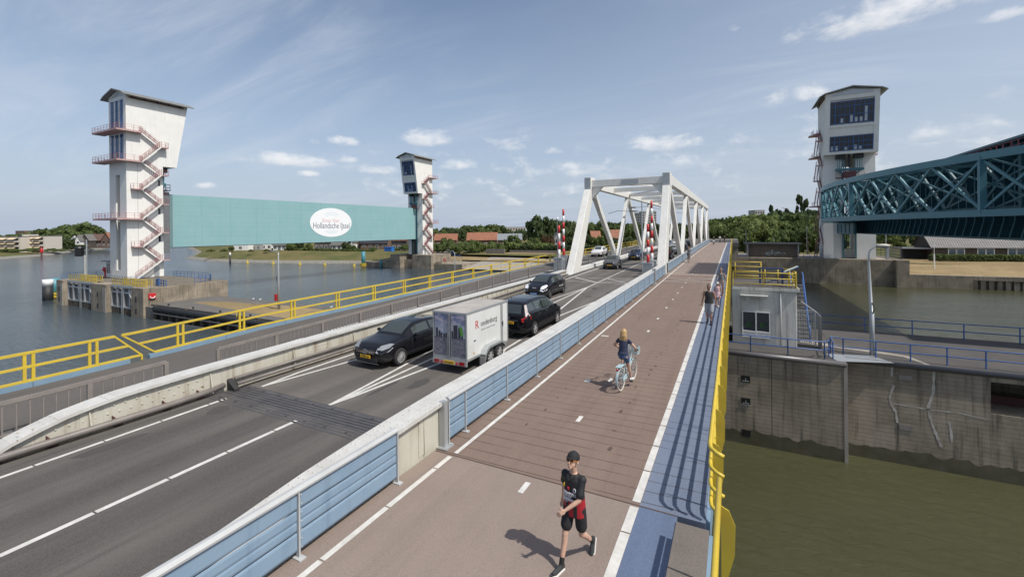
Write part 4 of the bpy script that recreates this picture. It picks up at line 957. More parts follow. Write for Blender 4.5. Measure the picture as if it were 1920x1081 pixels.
# struts between arches and wall
Yp = ys(47.6, 126.8, 4.95)
for i, y in enumerate(Yp[1:-1]):
    for z in (14.75, 20.2):
        q = MB(); q.bar((bow(y, 12.8), y, z), (XW(y), y, z + .2), .2, .2)
        y2 = Yp[min(i + 2, len(Yp) - 1)]; q.bar((bow(y, 12.8), y, z + .05), (XW(y2) - .6, y2, z + .25), .22, .22); q.bar((bow(y2, 12.8), y2, z - .05), (XW(y) - .6, y, z + .2), .22, .22)
        q.build('cross_strut', tealdark, GR, origin=O)
q = MB()
for a, b in zip(Yp, Yp[1:]):
    for dx in (-1.1, ):
        pa = (XW(a) - 2.2, a, 20.9); pb = (XW(b) - 2.2, b, 20.9)
        q.bar(pa, pb, .9, .06); 
        for dz in (.5, 1.0): q.bar((pa[0] - .45, a, 20.9 + dz), (pb[0] - .45, b, 20.9 + dz), .05, .05)
        for k in range(4): f = k / 4; q.box(pa[0] - .48, pa[0] - .42, a + (b - a) * f - .03, a + (b - a) * f + .03, 20.9, 21.9)
q.build('maintenance_walkway', mat('walk_red', (.25, .045, .06), .5), GR, origin=O)
# ================================================================== LEFT PIER AND PLATFORM
def rail_run(name, label, pts, m, h=1.05, step=2.0, rails=(.5, 1.0), r=.035, parent=None, cat='railing', group=None):
    root = thing(name, label, cat, pts[0], group=group) if parent is None else parent; O = tuple(pts[0]) if parent is None else None
    for k in rails:
        q = MB(); q.tube([(p[0], p[1], p[2] + h * k) for p in pts], r, 6); q.build('rail', m, root, True, O)
    for a, b in zip(pts, pts[1:]):
        L = math.dist(a, b); n = max(1, int(round(L / step)))
        for i in range(n + 1):
            p = Vector(a).lerp(Vector(b), i / n); q = MB(); q.tube([p, p + Vector((0, 0, h))], r * 1.05, 6); q.build('post', m, root, origin=O)
    return root
pier = thing('river_pier', 'concrete river pier with steel sluice bays under the left tower', 'pier', (-102, 36, 0)); O = (-102, 36, 0)
q = MB()
for x0, x1 in ((-118.2, -115.2), (-103.2, -97.4), (-88.6, -84.6)): q.box(x0, x1, 35.3, 37.6, -1, 4.85)
q.box(-118.1, -84.62, 37.61, 48.5, -1, 4.8); q.build('concrete_body', conc, pier, origin=O, bevel=.06)
for x0, x1 in ((-98.6, -97.37), (-116.2, -115.17)): q = MB(); q.box(x0, x1, 35.2, 35.29, -1, 4.2); q.build('pale_nosing', conc2, pier, origin=O)
for x0, x1 in ((-115.2, -103.2), (-97.4, -88.6)):
    q = MB(); q.box(x0, x1, 36.3, 36.5, 1.2, 4.1); q.build('steel_panel', mat('panel_grey', (.075, .082, .095), .5, col2=(.10, .105, .11), nscale=.6), pier, origin=O)
    q = MB(); q.box(x0, x1, 35.9, 36.29, 4.45, 4.84); q.box(x0, x1, 36.0, 36.29, 3.5, 3.75); q.box(x0, x1, 36.0, 36.29, 1.0, 1.25)
    n = 5 if x1 - x0 > 10 else 4
    for k in range(n + 1): x = x0 + (x1 - x0) * k / n; q.box(x - .12, x + .12, 35.95, 36.28, 1.0, 4.45)
    w = (x1 - x0) / n; xb = x0 if x1 < -90 and x0 > -98 else x1 - w
    q.bar((xb, 36.0, 1.2), (xb + w, 36.0, 3.5), .14, .1); q.bar((xb + w, 35.97, 1.2), (xb, 35.97, 3.5), .14, .1)
    for k in (1, 3): x = x0 + (x1 - x0) * k / n; q.prism([(x - .6, 3.75), (x + .6, 3.75), (x, 4.5)], 36.0, 36.1, 'y')
    q.build('steel_frame', galv, pier, origin=O)
    q = MB(); x = x0 + .3
    while x < x1 - .2: q.box(x, x + .45, 36.0, 36.4, -1, .98); x += .72
    q.build('timber_fender', timber, pier, origin=O)
    xl = (x0 + x1) / 2; q = MB(); q.bar((xl - .25, 35.85, -.5), (xl - .25, 35.85, 4.4), .07, .07); q.bar((xl + .25, 35.85, -.5), (xl + .25, 35.85, 4.4), .07, .07)
    for k in range(16): q.bar((xl - .25, 35.85, -.3 + k * .3), (xl + .25, 35.85, -.3 + k * .3), .04, .04)
    q.build('ladder', galv, pier, origin=O)
q = MB()
for (x, z) in ((-117, 3.2), (-117, 1.2), (-100.6, 3.0), (-100.6, 1.0), (-87, 3.0), (-87, 1.0)): q.box(x - .25, x + .25, 35.27, 35.299, z - .4, z + .4)
q.build('recess_shade', blackm, pier, origin=O)  # black plates on the face stand for the shade inside the hollows
for x0, x1, lb in ((-115.2, -103.4, 'yellow safety railing over the left sluice bay of the pier'), (-97.4, -85.5, 'yellow safety railing over the right sluice bay of the pier')):
    r_ = rail_run('safety_railing', lb, [(x0, 36.2, 4.86), (x1, 36.2, 4.86)], yellow, 1.15, .95, rails=(.1, .5, 1.0), r=.05)
    rail_run('', '', [(x0 + 1, 37.4, 4.82), (x1 - 1, 37.4, 4.82)], yellow, 1.15, .8, rails=(.5, 1.0), r=.045, parent=None if 0 else r_) if False else None
    q = MB()
    for k in range(14):
        x = x0 + 1.2 + k * (x1 - x0 - 2.4) / 13; q.box(x - .04, x + .04, 37.36, 37.44, 4.86, 5.95); 
    q.box(x0 + 1.2, x1 - 1.2, 37.37, 37.43, 5.88, 5.96); q.box(x0 + 1.2, x1 - 1.2, 37.37, 37.43, 5.40, 5.46)
    o_ = q.build('inner_railing', yellow, r_, origin=(x0, 36.2, 4.86))
rail_run('blue_railing', 'blue railing around the left end of the river pier', [(-117.9, 36, 4.86), (-117.9, 48.2, 4.82), (-113.5, 48.2, 4.82)], railblue, 1.1, 1.8, rails=(.3, .65, 1.0))
rail_run('blue_railing', 'blue railing around the rounded right end of the river pier', [(-103, 48.2, 4.82), (-90, 48.2, 4.82), (-86.5, 46.5, 4.82), (-85, 43, 4.82)], railblue, 1.1, 1.3, rails=(.2, .6, 1.0))
rail_run('blue_railing', 'short blue railing beside the stair foot of the left tower', [(-103.0, 38.2, 4.82), (-98, 38.2, 4.82), (-96, 40, 4.82)], railblue, 1.1, 1.0, rails=(.3, .65, 1.0))
t_ = thing('blue_gate_frame', 'blue steel steps and frame at the right corner of the river pier', 'steps', (-86, 38.8, 4.8)); O = (-86, 38.8, 4.8)
q = MB()
for k in range(5): q.box(-88 + k * .8, -87.9 + k * .8, 38.5, 38.6, 4.82, 5.9)
q.bar((-88, 38.55, 5.9), (-84.8, 38.55, 5.7), .1, .1); q.bar((-88, 38.55, 5.4), (-84.8, 38.55, 5.2), .1, .1); q.box(-87.2, -86.6, 38.3, 38.48, 4.82, 6.1); q.build('frame', railblue, t_, origin=O)
t_ = thing('life_buoy', 'red life-buoy case on the concrete end of the river pier', 'life buoy', (-84.5, 36.5, 3.3)); O = (-84.5, 36.5, 3.3)
q = MB(); q.box(-84.6, -84.35, 35.95, 36.95, 3.05, 3.95); q.build('case', redpaint, t_, origin=O, bevel=.05)
q = MB(); q.tube([(-84.3, 36.45 + .33 * math.cos(a), 3.5 + .33 * math.sin(a)) for a in [math.pi + math.pi * k / 10 for k in range(11)]], .07, 6); q.build('ring', whitepaint, t_, origin=O)
t_ = thing('control_booth', 'small white booth with a flat roof left of the left tower', 'booth', (-114.6, 43, 4.8)); O = (-114.6, 43, 4.8)
q = MB(); q.box(-115.6, -113.1, 42, 45, 4.81, 8.0); q.build('wall', white, t_, origin=O); q = MB(); q.box(-116.3, -112.9, 41.4, 45.6, 8.001, 8.25); q.build('roof', greysteel, t_, origin=O)
q = MB()
for x in (-115.4, -114.6, -113.8): q.box(x, x + .5, 41.96, 41.999, 5.6, 7.6)
q.build('window', darkglass, t_, origin=O); q = MB(); q.ell((-114.4, 43, 8.4), (.8, .4, .3), 8); q.build('antenna', railblue, t_, origin=O)
t_ = thing('signal_board_mast', 'white mast with a black round-cornered signal board and red lamp on the river pier', 'mast', (-113.9, 37.6, 4.8)); O = (-113.9, 37.6, 4.8)
q = MB(); q.tube([(-113.9, 38.2, 4.8), (-113.9, 38.2, 9.6)], .20, 8); q.build('base_pole', concw, t_, origin=O); q = MB(); q.tube([(-113.4, 38.2, 4.8), (-113.4, 38.2, 12.6)], .11, 8); q.bar((-114.9, 38.2, 11.9), (-113.4, 38.2, 11.9), .1, .1); q.build('pole', galv, t_, origin=O)
q = MB(); q.tube([(-116.0, 38.0, 9.3), (-116.0, 38.0, 11.2)], .75, 12); q.build('signal_board', blackgloss, t_, origin=O, bevel=.2); q = MB(); q.bar((-116, 38.3, 9.4), (-113.9, 38.3, 9.2), .12, .12); q.build('arm', galv, t_, origin=O)
t_ = thing('red_post', 'small red life-buoy post on the river pier left of the booth', 'post', (-109.5, 39.5, 4.8)); O = t_.location
t_.location = (-116.2, 42, 4.8); O = (-116.2, 42, 4.8)
q = MB(); q.box(-116.35, -116.05, 41.9, 42.1, 4.81, 6.8); q.build('post', redpaint, t_, origin=O); q = MB(); q.ell((-116.2, 41.8, 6.4), (.45, .2, .5), 8); q.build('ring_case', redpaint, t_, origin=O)

# low platform to the right of the pier
q = MB(); q.box(-84.59, -22.1, 36.35, 46.2, -1, 2.2); q.box(-84.58, -82.3, 35.6, 36.34, -1, 1.9); pl = q.build('quay_platform', mat('platform_asphalt', (.14, .13, .118), .9, col2=(.10, .093, .085), nscale=.3)); tag(pl, kind='structure')
q = MB(); q.add([(-80, 40.2, 2.206), (-60, 38.2, 2.206), (-46, 37.6, 2.206), (-30, 37.8, 2.206), (-30, 44, 2.206), (-46, 44.2, 2.206), (-62, 44.4, 2.206), (-76, 42.8, 2.206)], [tuple(range(8))]); tag(q.build('dry_grass', drygrass_m), kind='structure')
t_ = thing('quay_fender', 'timber and steel fender wall with a black tube along the platform edge', 'fender', (-82, 35.8, 0)); O = (-82, 35.8, 0)
q = MB(); q.tube([(-82.2, 35.75, 1.75), (-22.5, 35.75, 1.75)], .38, 12); q.build('tube', blackm, t_, True, O)
for i, x in enumerate(ys(-82, -23, 2.2)):
    q = MB(); q.box(x - .16, x + .16, 35.62, 35.95, -1, 1.3 if i % 4 else 2.4); q.build('pile', timber, t_, origin=O)
q = MB(); q.box(-82.2, -22.5, 35.52, 35.61, .95, 1.15); q.box(-82.2, -22.5, 35.52, 35.61, -.05, .1); q.build('waling', greyrail, t_, origin=O)
q = MB(); q.box(-82.2, -22.5, 36.2, 36.34, -1, 1.5); q.build('backing', mat('dark_timber', (.018, .017, .014), .8), t_, origin=O)  # near-black sheet filling the gaps behind the piles
q = MB()
for x in ys(-80, -24, 7): q.cyl((x, 36.7, 2.2), .13, .3, 8)
q.build('bollard', blackm, t_, origin=O)
for x in (-60.5, -40.5):
    t2 = thing('ladder_hoop', 'yellow ladder hoop at the platform edge, ' + ('left one' if x < -50 else 'right one'), 'ladder', (x, 36.2, 2.2)); q = MB()
    for d in (-.45, .25): q.tube([(x + d, 36.0, 1.6), (x + d, 36.0, 2.7), (x + d + .1, 36.2, 2.95), (x + d + .2, 36.4, 2.7), (x + d + .2, 36.4, 2.2)], .05, 6)
    q.build('hoop', yellow, t2, origin=(x, 36.2, 2.2))
t_ = thing('street_lamp', 'tall white lamp post on the low platform, red box on its shaft', 'lamp', (-60.6, 42.0, 2.2)); O = (-60.6, 42.0, 2.2)
q = MB(); q.tube([(-60.6, 42, 2.2), (-60.6, 42, 6), (-60.6, 42, 10.3), (-60.7, 42.1, 10.6), (-61.9, 42.2, 10.75)], [.20, .16, .09, .07, .05], 8); q.build('pole', galv, t_, True, O); q = MB(); q.ell((-62.4, 42.2, 10.75), (.6, .2, .1), 8); q.build('lamp_head', greysteel, t_, True, O)
q = MB(); q.box(-61.2, -60.8, 41.7, 42.0, 3.4, 4.4); q.build('life_buoy_box', redpaint, t_, origin=O)
q = MB(); q.tube([(-60.8, 42, 6.2), (-61.1, 42, 6.6), (-61.0, 42, 7.1), (-60.7, 42, 7.3)], .04, 6); q.build('hook', blackm, t_, origin=O)
bird_m = mat('gull_white', (.7, .7, .7), .8)
for i, (x, y, z) in enumerate([(-72.5, 45.6, 2.2), (-70.8, 45.7, 2.2), (-53.5, 45.4, 2.2), (-46.0, 44.6, 2.2), (-44.8, 44.8, 2.2)]):
    t_ = thing('gull', 'small white gull resting on the back edge of the low platform', 'gull', (x, y, z), group='gulls resting on the low platform')
    q = MB(); q.ell((x, y, z + .22), (.28, .12, .12), 8); q.ell((x + .25, y, z + .36), (.08, .07, .08), 6); q.tube([(x + .3, y, z + .36), (x + .42, y, z + .34)], [.025, .008], 5); q.tube([(x, y, z), (x, y, z + .15)], .02, 5); q.build('body', bird_m, t_, True, (x, y, z))

# mooring dolphins and buoys
def dolphin(label, x, y, bands, r, base=None):
    t_ = thing('mooring_post', label, 'mooring post', (x, y, 0)); O = (x, y, 0); z = -1
    for h, m_ in bands:
        q = MB(); q.cyl((x, y, z), r, h, 16); q.build('pile_section', m_, t_, True, O); z += h
    if base:
        q = MB(); q.cyl((x, y, .15), r * 1.9, .45, 16); q.cyl((x, y, .75), r * 1.9, .4, 16); q.build('float_ring', yellow, t_, origin=O)
    return t_
dolphin('black mooring post with a white top near the river pier', -128.2, 37.0, ((3.9, blackm), (1.4, whitepaint)), .85)
dolphin('teal mooring post on a yellow float behind the black one', -131.5, 39.0, ((1.6, redpaint), (3.6, mat('post_teal', (.06, .24, .30), .5))), .9, True)
dolphin('teal mooring post on a yellow float at the far pier nose', -130.0, 126.0, ((1.4, yellow), (5.4, mat('post_teal', (1, 1, 1)))), .75, True)
dolphin('slim teal pile beside the far pier wall', -119.5, 124.6, ((4.0, mat('post_teal', (1, 1, 1))),), .4)
dolphin('thin black and white marker pile in mid-river', -199.0, 115.0, ((4.5, blackm), (1.5, whitepaint)), .35)
p_ = gz(78, 484, 0); t_ = thing('river_marker', 'red topped marker post in the water at the left bank', 'marker', p_); q = MB(); q.cyl((p_.x, p_.y, -1), .4, 4.5, 8); q.build('post', rustred, t_, origin=p_); q = MB(); q.cyl((p_.x, p_.y, 3.501), .8, 1.8, 12); q.cyl((p_.x, p_.y, 5.4), .5, 1.2, 12, r2=.1); q.build('topmark', redpaint, t_, origin=p_)
for i, (px, py) in enumerate([(464, 493), (512, 494.5), (562, 496), (609, 497), (664, 499)]):
    p_ = gz(px, py, 0); t_ = thing('river_buoy', 'small yellow cone buoy in the line off the far bank, %s from the left' % ('first', 'second', 'third', 'fourth', 'fifth')[i], 'buoy', p_, group='yellow buoys in a line')
    q = MB(); q.cyl((p_.x, p_.y, -.2), .62, .55, 10); q.build('float', yellow, t_, origin=p_); q = MB(); q.cyl((p_.x, p_.y, .35), .36, 1.0, 8, r2=.08); q.ell((p_.x, p_.y, 1.5), (.18, .18, .18), 6); q.build('topmark', yellow, t_, origin=p_)

# ================================================================== LOCK ISLAND ON THE RIGHT
T5 = 5.78
t_ = thing('lock_wall', 'dark stained concrete lock wall with a projecting left block', 'wall', (6, 31.5, 0)); O = (6, 31.5, 0)
q = MB(); q.box(-22, 1.99, 31.0, 40.9, -1.5, T5 - .02); q.box(2.02, 5.75, 31.0, 40.9, -1.5, T5 - .02); q.build('left_block', conc, t_, origin=O)
q = MB(); xh0, xh1, zh0, zh1 = 12.15, 17.5, 3.55, 5.25
q.box(5.76, xh0, 32.2, 40.9, -1.5, T5 - .02); q.box(xh0, xh1, 32.2, 40.9, -1.5, zh0); q.box(xh0, xh1, 32.2, 40.9, zh1, T5 - .02); q.box(xh0, xh1, 36.5, 40.9, zh0, zh1); q.box(xh1, 110, 32.2, 40.9, -1.5, T5 - .02)
q.build('main_wall', conc, t_, origin=O)
q = MB(); q.box(5.60, 5.78, 30.98, 31.6, -1.2, T5 - .1); q.build('corner_guard', conc2, t_, origin=O)
q = MB(); q.tube([(-3, 31.02, T5 - .12), (5.72, 31.02, T5 - .12)], .16, 10); q.tube([(5.9, 32.2, T5 - .12), (110, 32.2, T5 - .12)], .16, 10); q.build('edge_pipe', mat('edge_pipe_grey', (.13, .125, .13), .4, .3), t_, True, O)
q = MB()
for xa, xb, yy, zz_ in ((-22, 5.75, 30.99, .85), (5.76, 80, 32.19, .75)):
    X_ = ys(xa, xb, .22); q.strip([(x, yy, -.2) for x in X_], [(x, yy, zz_ + .28 * noise.noise((x * 1.4, yy, 0)) + .16 * noise.noise((x * 6, yy, 3))) for x in X_])
q.build('algae', algae, t_, origin=O)
q = MB()
for pts, w in (([(1673, 682), (1672, 706)], .14), ([(1676, 722), (1668, 745), (1671, 757), (1680, 772), (1683, 792)], .15), ([(1672, 756), (1700, 760), (1745, 768), (1800, 774), (1850, 786)], .10), ([(1752, 688), (1750, 735), (1740, 765), (1748, 795), (1758, 820), (1766, 838)], .16), ([(1780, 790), (1784, 812), (1785, 830)], .14)):
    W3 = [gy(a, b, 32.17) for a, b in pts]; P3 = []
    for a, b in zip(W3, W3[1:]):
        for k in range(5): P3.append(a.lerp(b, k / 5))
    P3.append(W3[-1]); rr = random.Random(int(w * 1000 + pts[0][0])); L_, R_ = [], []
    for i, p in enumerate(P3):
        d = (P3[min(i + 1, len(P3) - 1)] - P3[max(i - 1, 0)]).normalized(); n = Vector((-d.z, 0, d.x)) * w * rr.uniform(.28, .85) * .62
        L_.append((p.x + n.x, 32.19, p.z + n.z)); R_.append((p.x - n.x, 32.19, p.z - n.z))
    q.strip(L_, R_)
q.build('crack_repairs', patchm, t_, origin=O)
q = MB()
for z in (4.1, 2.7, .7): q.box(.35, .85, 30.975, 30.998, z - .2, z + .2)
q.build('climb_recess_shade', blackgloss, t_, origin=O)  # shade of the climbing hollows, painted as black plates on the wall
q = MB()
for z in (4.1, 2.7): q.box(.42, .78, 30.95, 30.974, z - .14, z - .1); q.box(.58, .62, 30.95, 30.974, z - .1, z + .05)
q.box(.30, .90, 30.95, 30.974, 2.45, 2.49); q.build('climb_bar', galv, t_, origin=O)
for (x0, z0, x1, z1) in ((.38, 5.12, .86, 5.42), (8.35, 4.83, 8.95, 5.1), (8.35, 1.98, 8.95, 2.3)):
    q = MB(); yy = 30.99 if x0 < 5 else 32.19
    q.box(x0, x1, yy - .02, yy - .001, z0, z1); q.build('plate', greyrail, t_, origin=O)
q = MB(); q.box(xh0 + .1, xh1, 34, 34.1, zh0 + .01, zh0 + .5); q.build('recess_shelf', mat('recess_red', (.05, .012, .01), .7), t_, origin=O)
q = MB(); q.box(-22, 5.74, 31.05, 40.9, T5 - .015, T5); q.box(5.76, 110, 32.25, 40.9, T5 - .015, T5); tag(q.build('lock_platform', asph2), kind='structure')
q = MB(); q.strip([(4.0, 35.1, T5 + .005), (7, 34.3, T5 + .005), (9.0, 33.8, T5 + .005), (9.6, 32.4, T5 + .005)], [(4.0, 36.0, T5 + .005), (7, 35.0, T5 + .005), (9.3, 34.1, T5 + .005), (9.8, 32.4, T5 + .005)]); tag(q.build('kerb_strip', conc2), kind='structure')
q = MB(); q.add([(5.3, 31.0, T5 + .03), (8.1, 31.9, T5 + .03), (7.4, 33.2, T5 + .03), (5.0, 32.6, T5 + .03)], [(0, 1, 2, 3)]); q.add([(5.3, 31.0, T5 + .01), (8.1, 31.9, T5 + .01), (7.4, 33.2, T5 + .01), (5.0, 32.6, T5 + .01)], [(3, 2, 1, 0)]); q.box(5.3, 5.34, 31.0, 31.1, T5 + .0301, T5 + .06)
tag(q.build('cover_plate', galv), 'grey steel cover plate over the step in the lock wall', 'plate')
rail_run('blue_railing', 'blue railing on the lock wall in front of the white pillbox, with rounded end', [(-2.0, 31.35, T5), (.9, 31.3, T5), (2.9, 31.3, T5), (4.75, 31.35, T5), (5.05, 31.9, T5)], railblue, 1.0, 2.2)
rail_run('blue_railing', 'blue railing along the near edge of the lock wall on the right', [(5.2, 31.6, T5), (5.3, 33.0, T5), (5.9, 32.75, T5), (20, 32.6, T5), (60, 32.6, T5)], railblue, 1.0, 1.62)
rail_run('blue_railing', 'blue railing along the river side of the lock platform', [(3.2, 40.6, T5), (60, 40.5, T5)], railblue, 1.05, 2.75)
# pillbox
t_ = thing('pillbox', 'weathered white concrete control building beside the bridge', 'building', (1.8, 34, T5)); O = (1.8, 34, T5)
q = MB(); q.box(-.12, 3.62, 33.5, 38.4, T5, 9.48); q.build('wall', concw, t_, origin=O, bevel=.04)
q = MB(); q.box(-.12, 3.72, 33.4, 38.6, 9.482, 9.62); q.build('roof', asph2, t_, origin=O); q = MB(); q.box(-.1, 3.78, 33.34, 33.399, 9.40, 9.6); q.box(3.721, 3.78, 33.4, 38.6, 9.4, 9.6); q.build('cornice', concw, t_, origin=O)
q = MB(); q.box(.50, 2.16, 33.44, 33.499, 6.22, 7.95); wn = q.build('window', darkglass, t_, origin=O)
q = MB()
for x in (.50, 1.30, 2.10): q.box(x - .035, x + .035, 33.38, 33.439, 6.25, 7.95)
for z in (6.25, 6.62, 7.95): q.box(.46, 2.14, 33.379, 33.438, z - .04, z + .04)
q.box(.54, 2.1, 33.40, 33.437, 6.26, 6.6); o_ = q.build('window_frame', whitepaint, wn, origin=O)
q = MB()
for x in (.72, 1.52): q.box(x, x + .34, 33.43, 33.4395, 6.9, 7.25)
q.build('seat_back', mat('seat_green', (.02, .06, .025), .6), wn, origin=O)
q = MB(); q.box(.38, 2.0, 33.05, 33.499, 9.02, 9.09); q.build('canopy', concw, t_, origin=O)
q = MB(); q.prism([(.62, 8.98), (1.02, 8.98), (.82, 8.72)], 33.2, 33.498, 'y'); q.prism([(1.45, 8.98), (1.85, 8.98), (1.7, 8.75)], 33.3, 33.498, 'y'); q.build('floodlight', concw, t_, origin=O)
q = MB(); q.tube([(2.72, 33.42, T5 + .02), (2.72, 33.42, 9.2), (2.72, 33.49, 9.3)], .045, 8); q.build('downpipe', whitepaint, t_, True, O)
q = MB(); q.box(-.12, .3, 33.47, 33.499, 8.2, 8.3); q.build('ledge', concw, t_, origin=O)
# its roof rails, blue gate frame and tilted board
t_ = rail_run('yellow_railing', 'yellow railings on the roof of the white control building', [(-.05, 33.55, 9.62), (1.75, 33.6, 9.62), (3.62, 33.6, 9.62)], yellow, .95, 1.75, rails=(.2, .6, 1.0), r=.03)
q = MB()
for z in (9.9, 10.25, 10.6, 10.95): q.tube([(-.1, 38.2, z), (1.9, 38.2, z)], .035, 6)
for x in (.1, 1.85): q.tube([(x, 38.2, 9.62), (x, 38.2, 10.95)], .035, 6)
q.build('back_rails', yellow, t_, True, (-.05, 33.55, 9.62)); q = MB()
for z in (9.95, 10.3, 10.65): q.tube([(2.0, 36.2, z), (3.5, 36.2, z), (3.6, 33.7, z)], .035, 6)
for p in ((2.0, 36.2), (2.8, 36.2), (3.5, 36.2), (3.55, 35), (3.6, 33.7)): q.tube([(p[0], p[1], 9.62), (p[0], p[1], 10.7)], .04, 6)
q.build('inner_rails', yellow, t_, True, (-.05, 33.55, 9.62))
t_ = thing('roof_hatch_frame', 'dark blue steel hatch frame on the control building roof', 'frame', (2.2, 35, 9.62)); O = (2.2, 35, 9.62)
q = MB()
for x in (1.62, 2.95): q.box(x - .06, x + .06, 34.7, 34.8, 9.62, 10.72)
q.box(1.56, 3.01, 34.68, 34.82, 10.721, 10.82); q.bar((1.8, 34.9, 9.7), (2.9, 34.9, 10.1), .05, .05); q.bar((1.9, 35.2, 10.1), (2.9, 35.2, 9.8), .05, .05); q.build('frame', mat('dark_blue_frame', (.03, .06, .16), .5), t_, origin=O)
t_ = thing('tilted_board', 'tilted pale yellow board with a blue rim on the control building roof', 'board', (3.3, 34.6, 10.7)); O = (3.3, 34.6, 10.7)
q = MB(); q.bar((3.0, 34.6, 10.55), (3.85, 34.6, 10.98), .75, .05, (0, 0, 1)); q.build('rim', mat('board_blue', (.10, .20, .42), .4), t_, origin=O); q = MB(); q.bar((3.05, 34.6, 10.605), (3.8, 34.6, 10.985), .6, .02, (0, 0, 1)); q.build('panel', mat('board_cream', (.62, .62, .42), .5), t_, origin=O); q = MB(); q.bar((3.3, 34.6, 9.62), (3.3, 34.6, 10.65), .07, .07, (1, 0, 0)); q.build('stand', yellow, t_, origin=O)
# stairs and lattice gate right of it
t_ = thing('outside_stair', 'grey steps with blue handrails behind the white control building', 'stair', (4.3, 38, T5)); O = (4.3, 38, T5)
q = MB()
for k in range(14): q.box(3.75, 4.6, 36.0 + k * .22, 36.24 + k * .22, T5, T5 + .25 * (k + 1))
q.build('steps', mat('stair_grey', (.16, .155, .15), .9), t_, origin=O)
for dx in (3.8, 4.58):
    q = MB(); q.tube([(dx, 39.3, T5 + 4.4), (dx, 38.8, T5 + 4.4), (dx, 36.0, T5 + 1.1), (dx, 35.5, T5 + 1.0), (dx, 35.5, T5)], .045, 6); q.tube([(dx, 38.9, T5 + 3.9), (dx, 36.0, T5 + .6)], .035, 6); q.tube([(dx, 37.5, T5 + 1.8), (dx, 37.5, T5 + 2.9)], .035, 6); q.build('handrail', railblue, t_, True, O)
t_ = thing('lattice_gate', 'white steel lattice gate at the foot of the outside stair', 'gate', (4.3, 34.6, T5)); O = (4.3, 34.6, T5)
q = MB(); q.box(3.66, 3.72, 34.6, 34.66, T5, T5 + 2.3); q.box(4.72, 4.80, 34.5, 34.6, T5, T5 + 2.3); q.box(4.85, 4.92, 34.2, 34.28, T5, T5 + 2.2); q.bar((3.7, 34.63, T5 + 2.3), (4.76, 34.55, T5 + 2.3), .05, .05); q.bar((4.1, 35.6, T5 + 2.75), (4.85, 34.3, T5 + 2.2), .04, .04); q.build('frame', galv, t_, origin=O)
q = MB()
for k in range(8): q.box(3.75 + k * .13, 3.775 + k * .13, 34.61, 34.63, T5 + .1, T5 + 2.3)
for k in range(13): q.box(3.72, 4.72, 34.60, 34.609, T5 + .12 + k * .17, T5 + .15 + k * .17)
q.build('bars', galv, t_, origin=O)
q = MB(); q.box(4.92, 4.98, 33.6, 34.4, T5 + .05, T5 + 2.1); q.build('leaf', mat('gate_grey', (.20, .20, .20), .5), t_, origin=O)
# lamp
t_ = thing('street_lamp', 'grey lamp post with a curved neck on the lock platform', 'lamp', (7.42, 33.3, T5)); O = (7.42, 33.3, T5)
q = MB(); q.tube([(7.42, 33.3, T5), (7.42, 33.3, T5 + 2.6), (7.40, 33.3, T5 + 2.62), (7.30, 33.3, 11.3), (7.30, 33.3, 11.9), (7.36, 33.3, 12.15), (7.55, 33.3, 12.33), (7.75, 33.3, 12.42)], [.13, .12, .095, .065, .05, .045, .04, .04], 10); q.build('pole', galv, t_, True, O)
q = MB(); q.ell((7.98, 33.3, 12.44), (.36, .16, .11), 12); q.build('lamp_head', mat('lamp_head_cream', (.50, .48, .42), .5), t_, True, O); q = MB(); q.ell((8.02, 33.3, 12.36), (.24, .12, .08), 10); q.build('lamp_glass', skyglass, t_, True, O)
q = MB(); q.tube([(7.46, 33.2, 8.35), (7.50, 33.15, 8.7), (7.42, 33.2, 9.0)], .03, 6); q.build('bracket', blackm, t_, origin=O)

# ================================================================== FAR QUAY, RIGHT: shed, rails, bungalow
t_ = thing('graffiti_shed', 'low dark shed with pale blue graffiti left of the right tower', 'shed', (9, 130, 5.95)); O = (9, 130, 5.95)
q = MB(); q.box(3.3, 14.3, 129.5, 134, 5.96, 9.3); q.build('wall', mat('shed_wall', (.115, .095, .082), .85, col2=(.15, .125, .105), nscale=.6), t_, origin=O)
q = MB(); q.box(2.4, 15.1, 128.6, 134.6, 9.302, 9.62); q.build('roof', mat('shed_roof', (.12, .125, .125), .7), t_, origin=O)
q = MB()
for x in (3.3, 14.4): q.box(x - .12, x + .12, 128.8, 129.0, 5.96, 9.3)
q.build('post', galv, t_, origin=O)
q = MB(); rr = random.Random(3)
for k in range(60):
    u = rr.gauss(0, .45); x = 8.7 + u * 3.0; z = 7.0 + rr.gauss(0, .33) * max(.15, 1 - abs(u)); w = rr.uniform(.08, .45); h = rr.uniform(.05, .28); y = 129.49 - k * .0004
    q.add([(x, y, z), (x + w, y, z + rr.uniform(-.1, .1)), (x + w * .9, y, z + h), (x - .05, y, z + h * .8)], [(0, 1, 2, 3)], k % 2)
q.build('graffiti', [mat('graffiti_pale', (.38, .46, .46), .7), mat('graffiti_blue', (.16, .26, .30), .7)], t_, origin=O)
rail_run('blue_railing', 'blue railing on the far quay between the shed and the right tower', [(15.2, 127, 5.96), (19, 127, 5.96)], railblue, 1.1, 1.2, rails=(.3, .65, 1))
rail_run('blue_railing', 'blue railing on the far quay left of the shed', [(-2, 127, 5.96), (3.0, 127, 5.96)], railblue, 1.1, 1.2, rails=(.3, .65, 1))
rail_run('mesh_fence', 'dark mesh fence with blue rails on the quay right of the tower', [(30.6, 140, 6.0), (34.0, 140, 6.0), (34.0, 128, 6.0)], mat('mesh_dark', (.03, .035, .05), .6), 2.8, .8, rails=(.1, .35, .6, .8, 1), r=.05)
t_ = thing('quay_mast', 'white mast on the quay right of the far tower', 'mast', (31.2, 128, 6)); q = MB(); q.tube([(31.2, 128, 6), (31.2, 128, 15)], .10, 8); q.box(31.35, 31.75, 127.8, 128.1, 6.0, 9.2); q.build('pole', galv, t_, origin=(31.2, 128, 6))
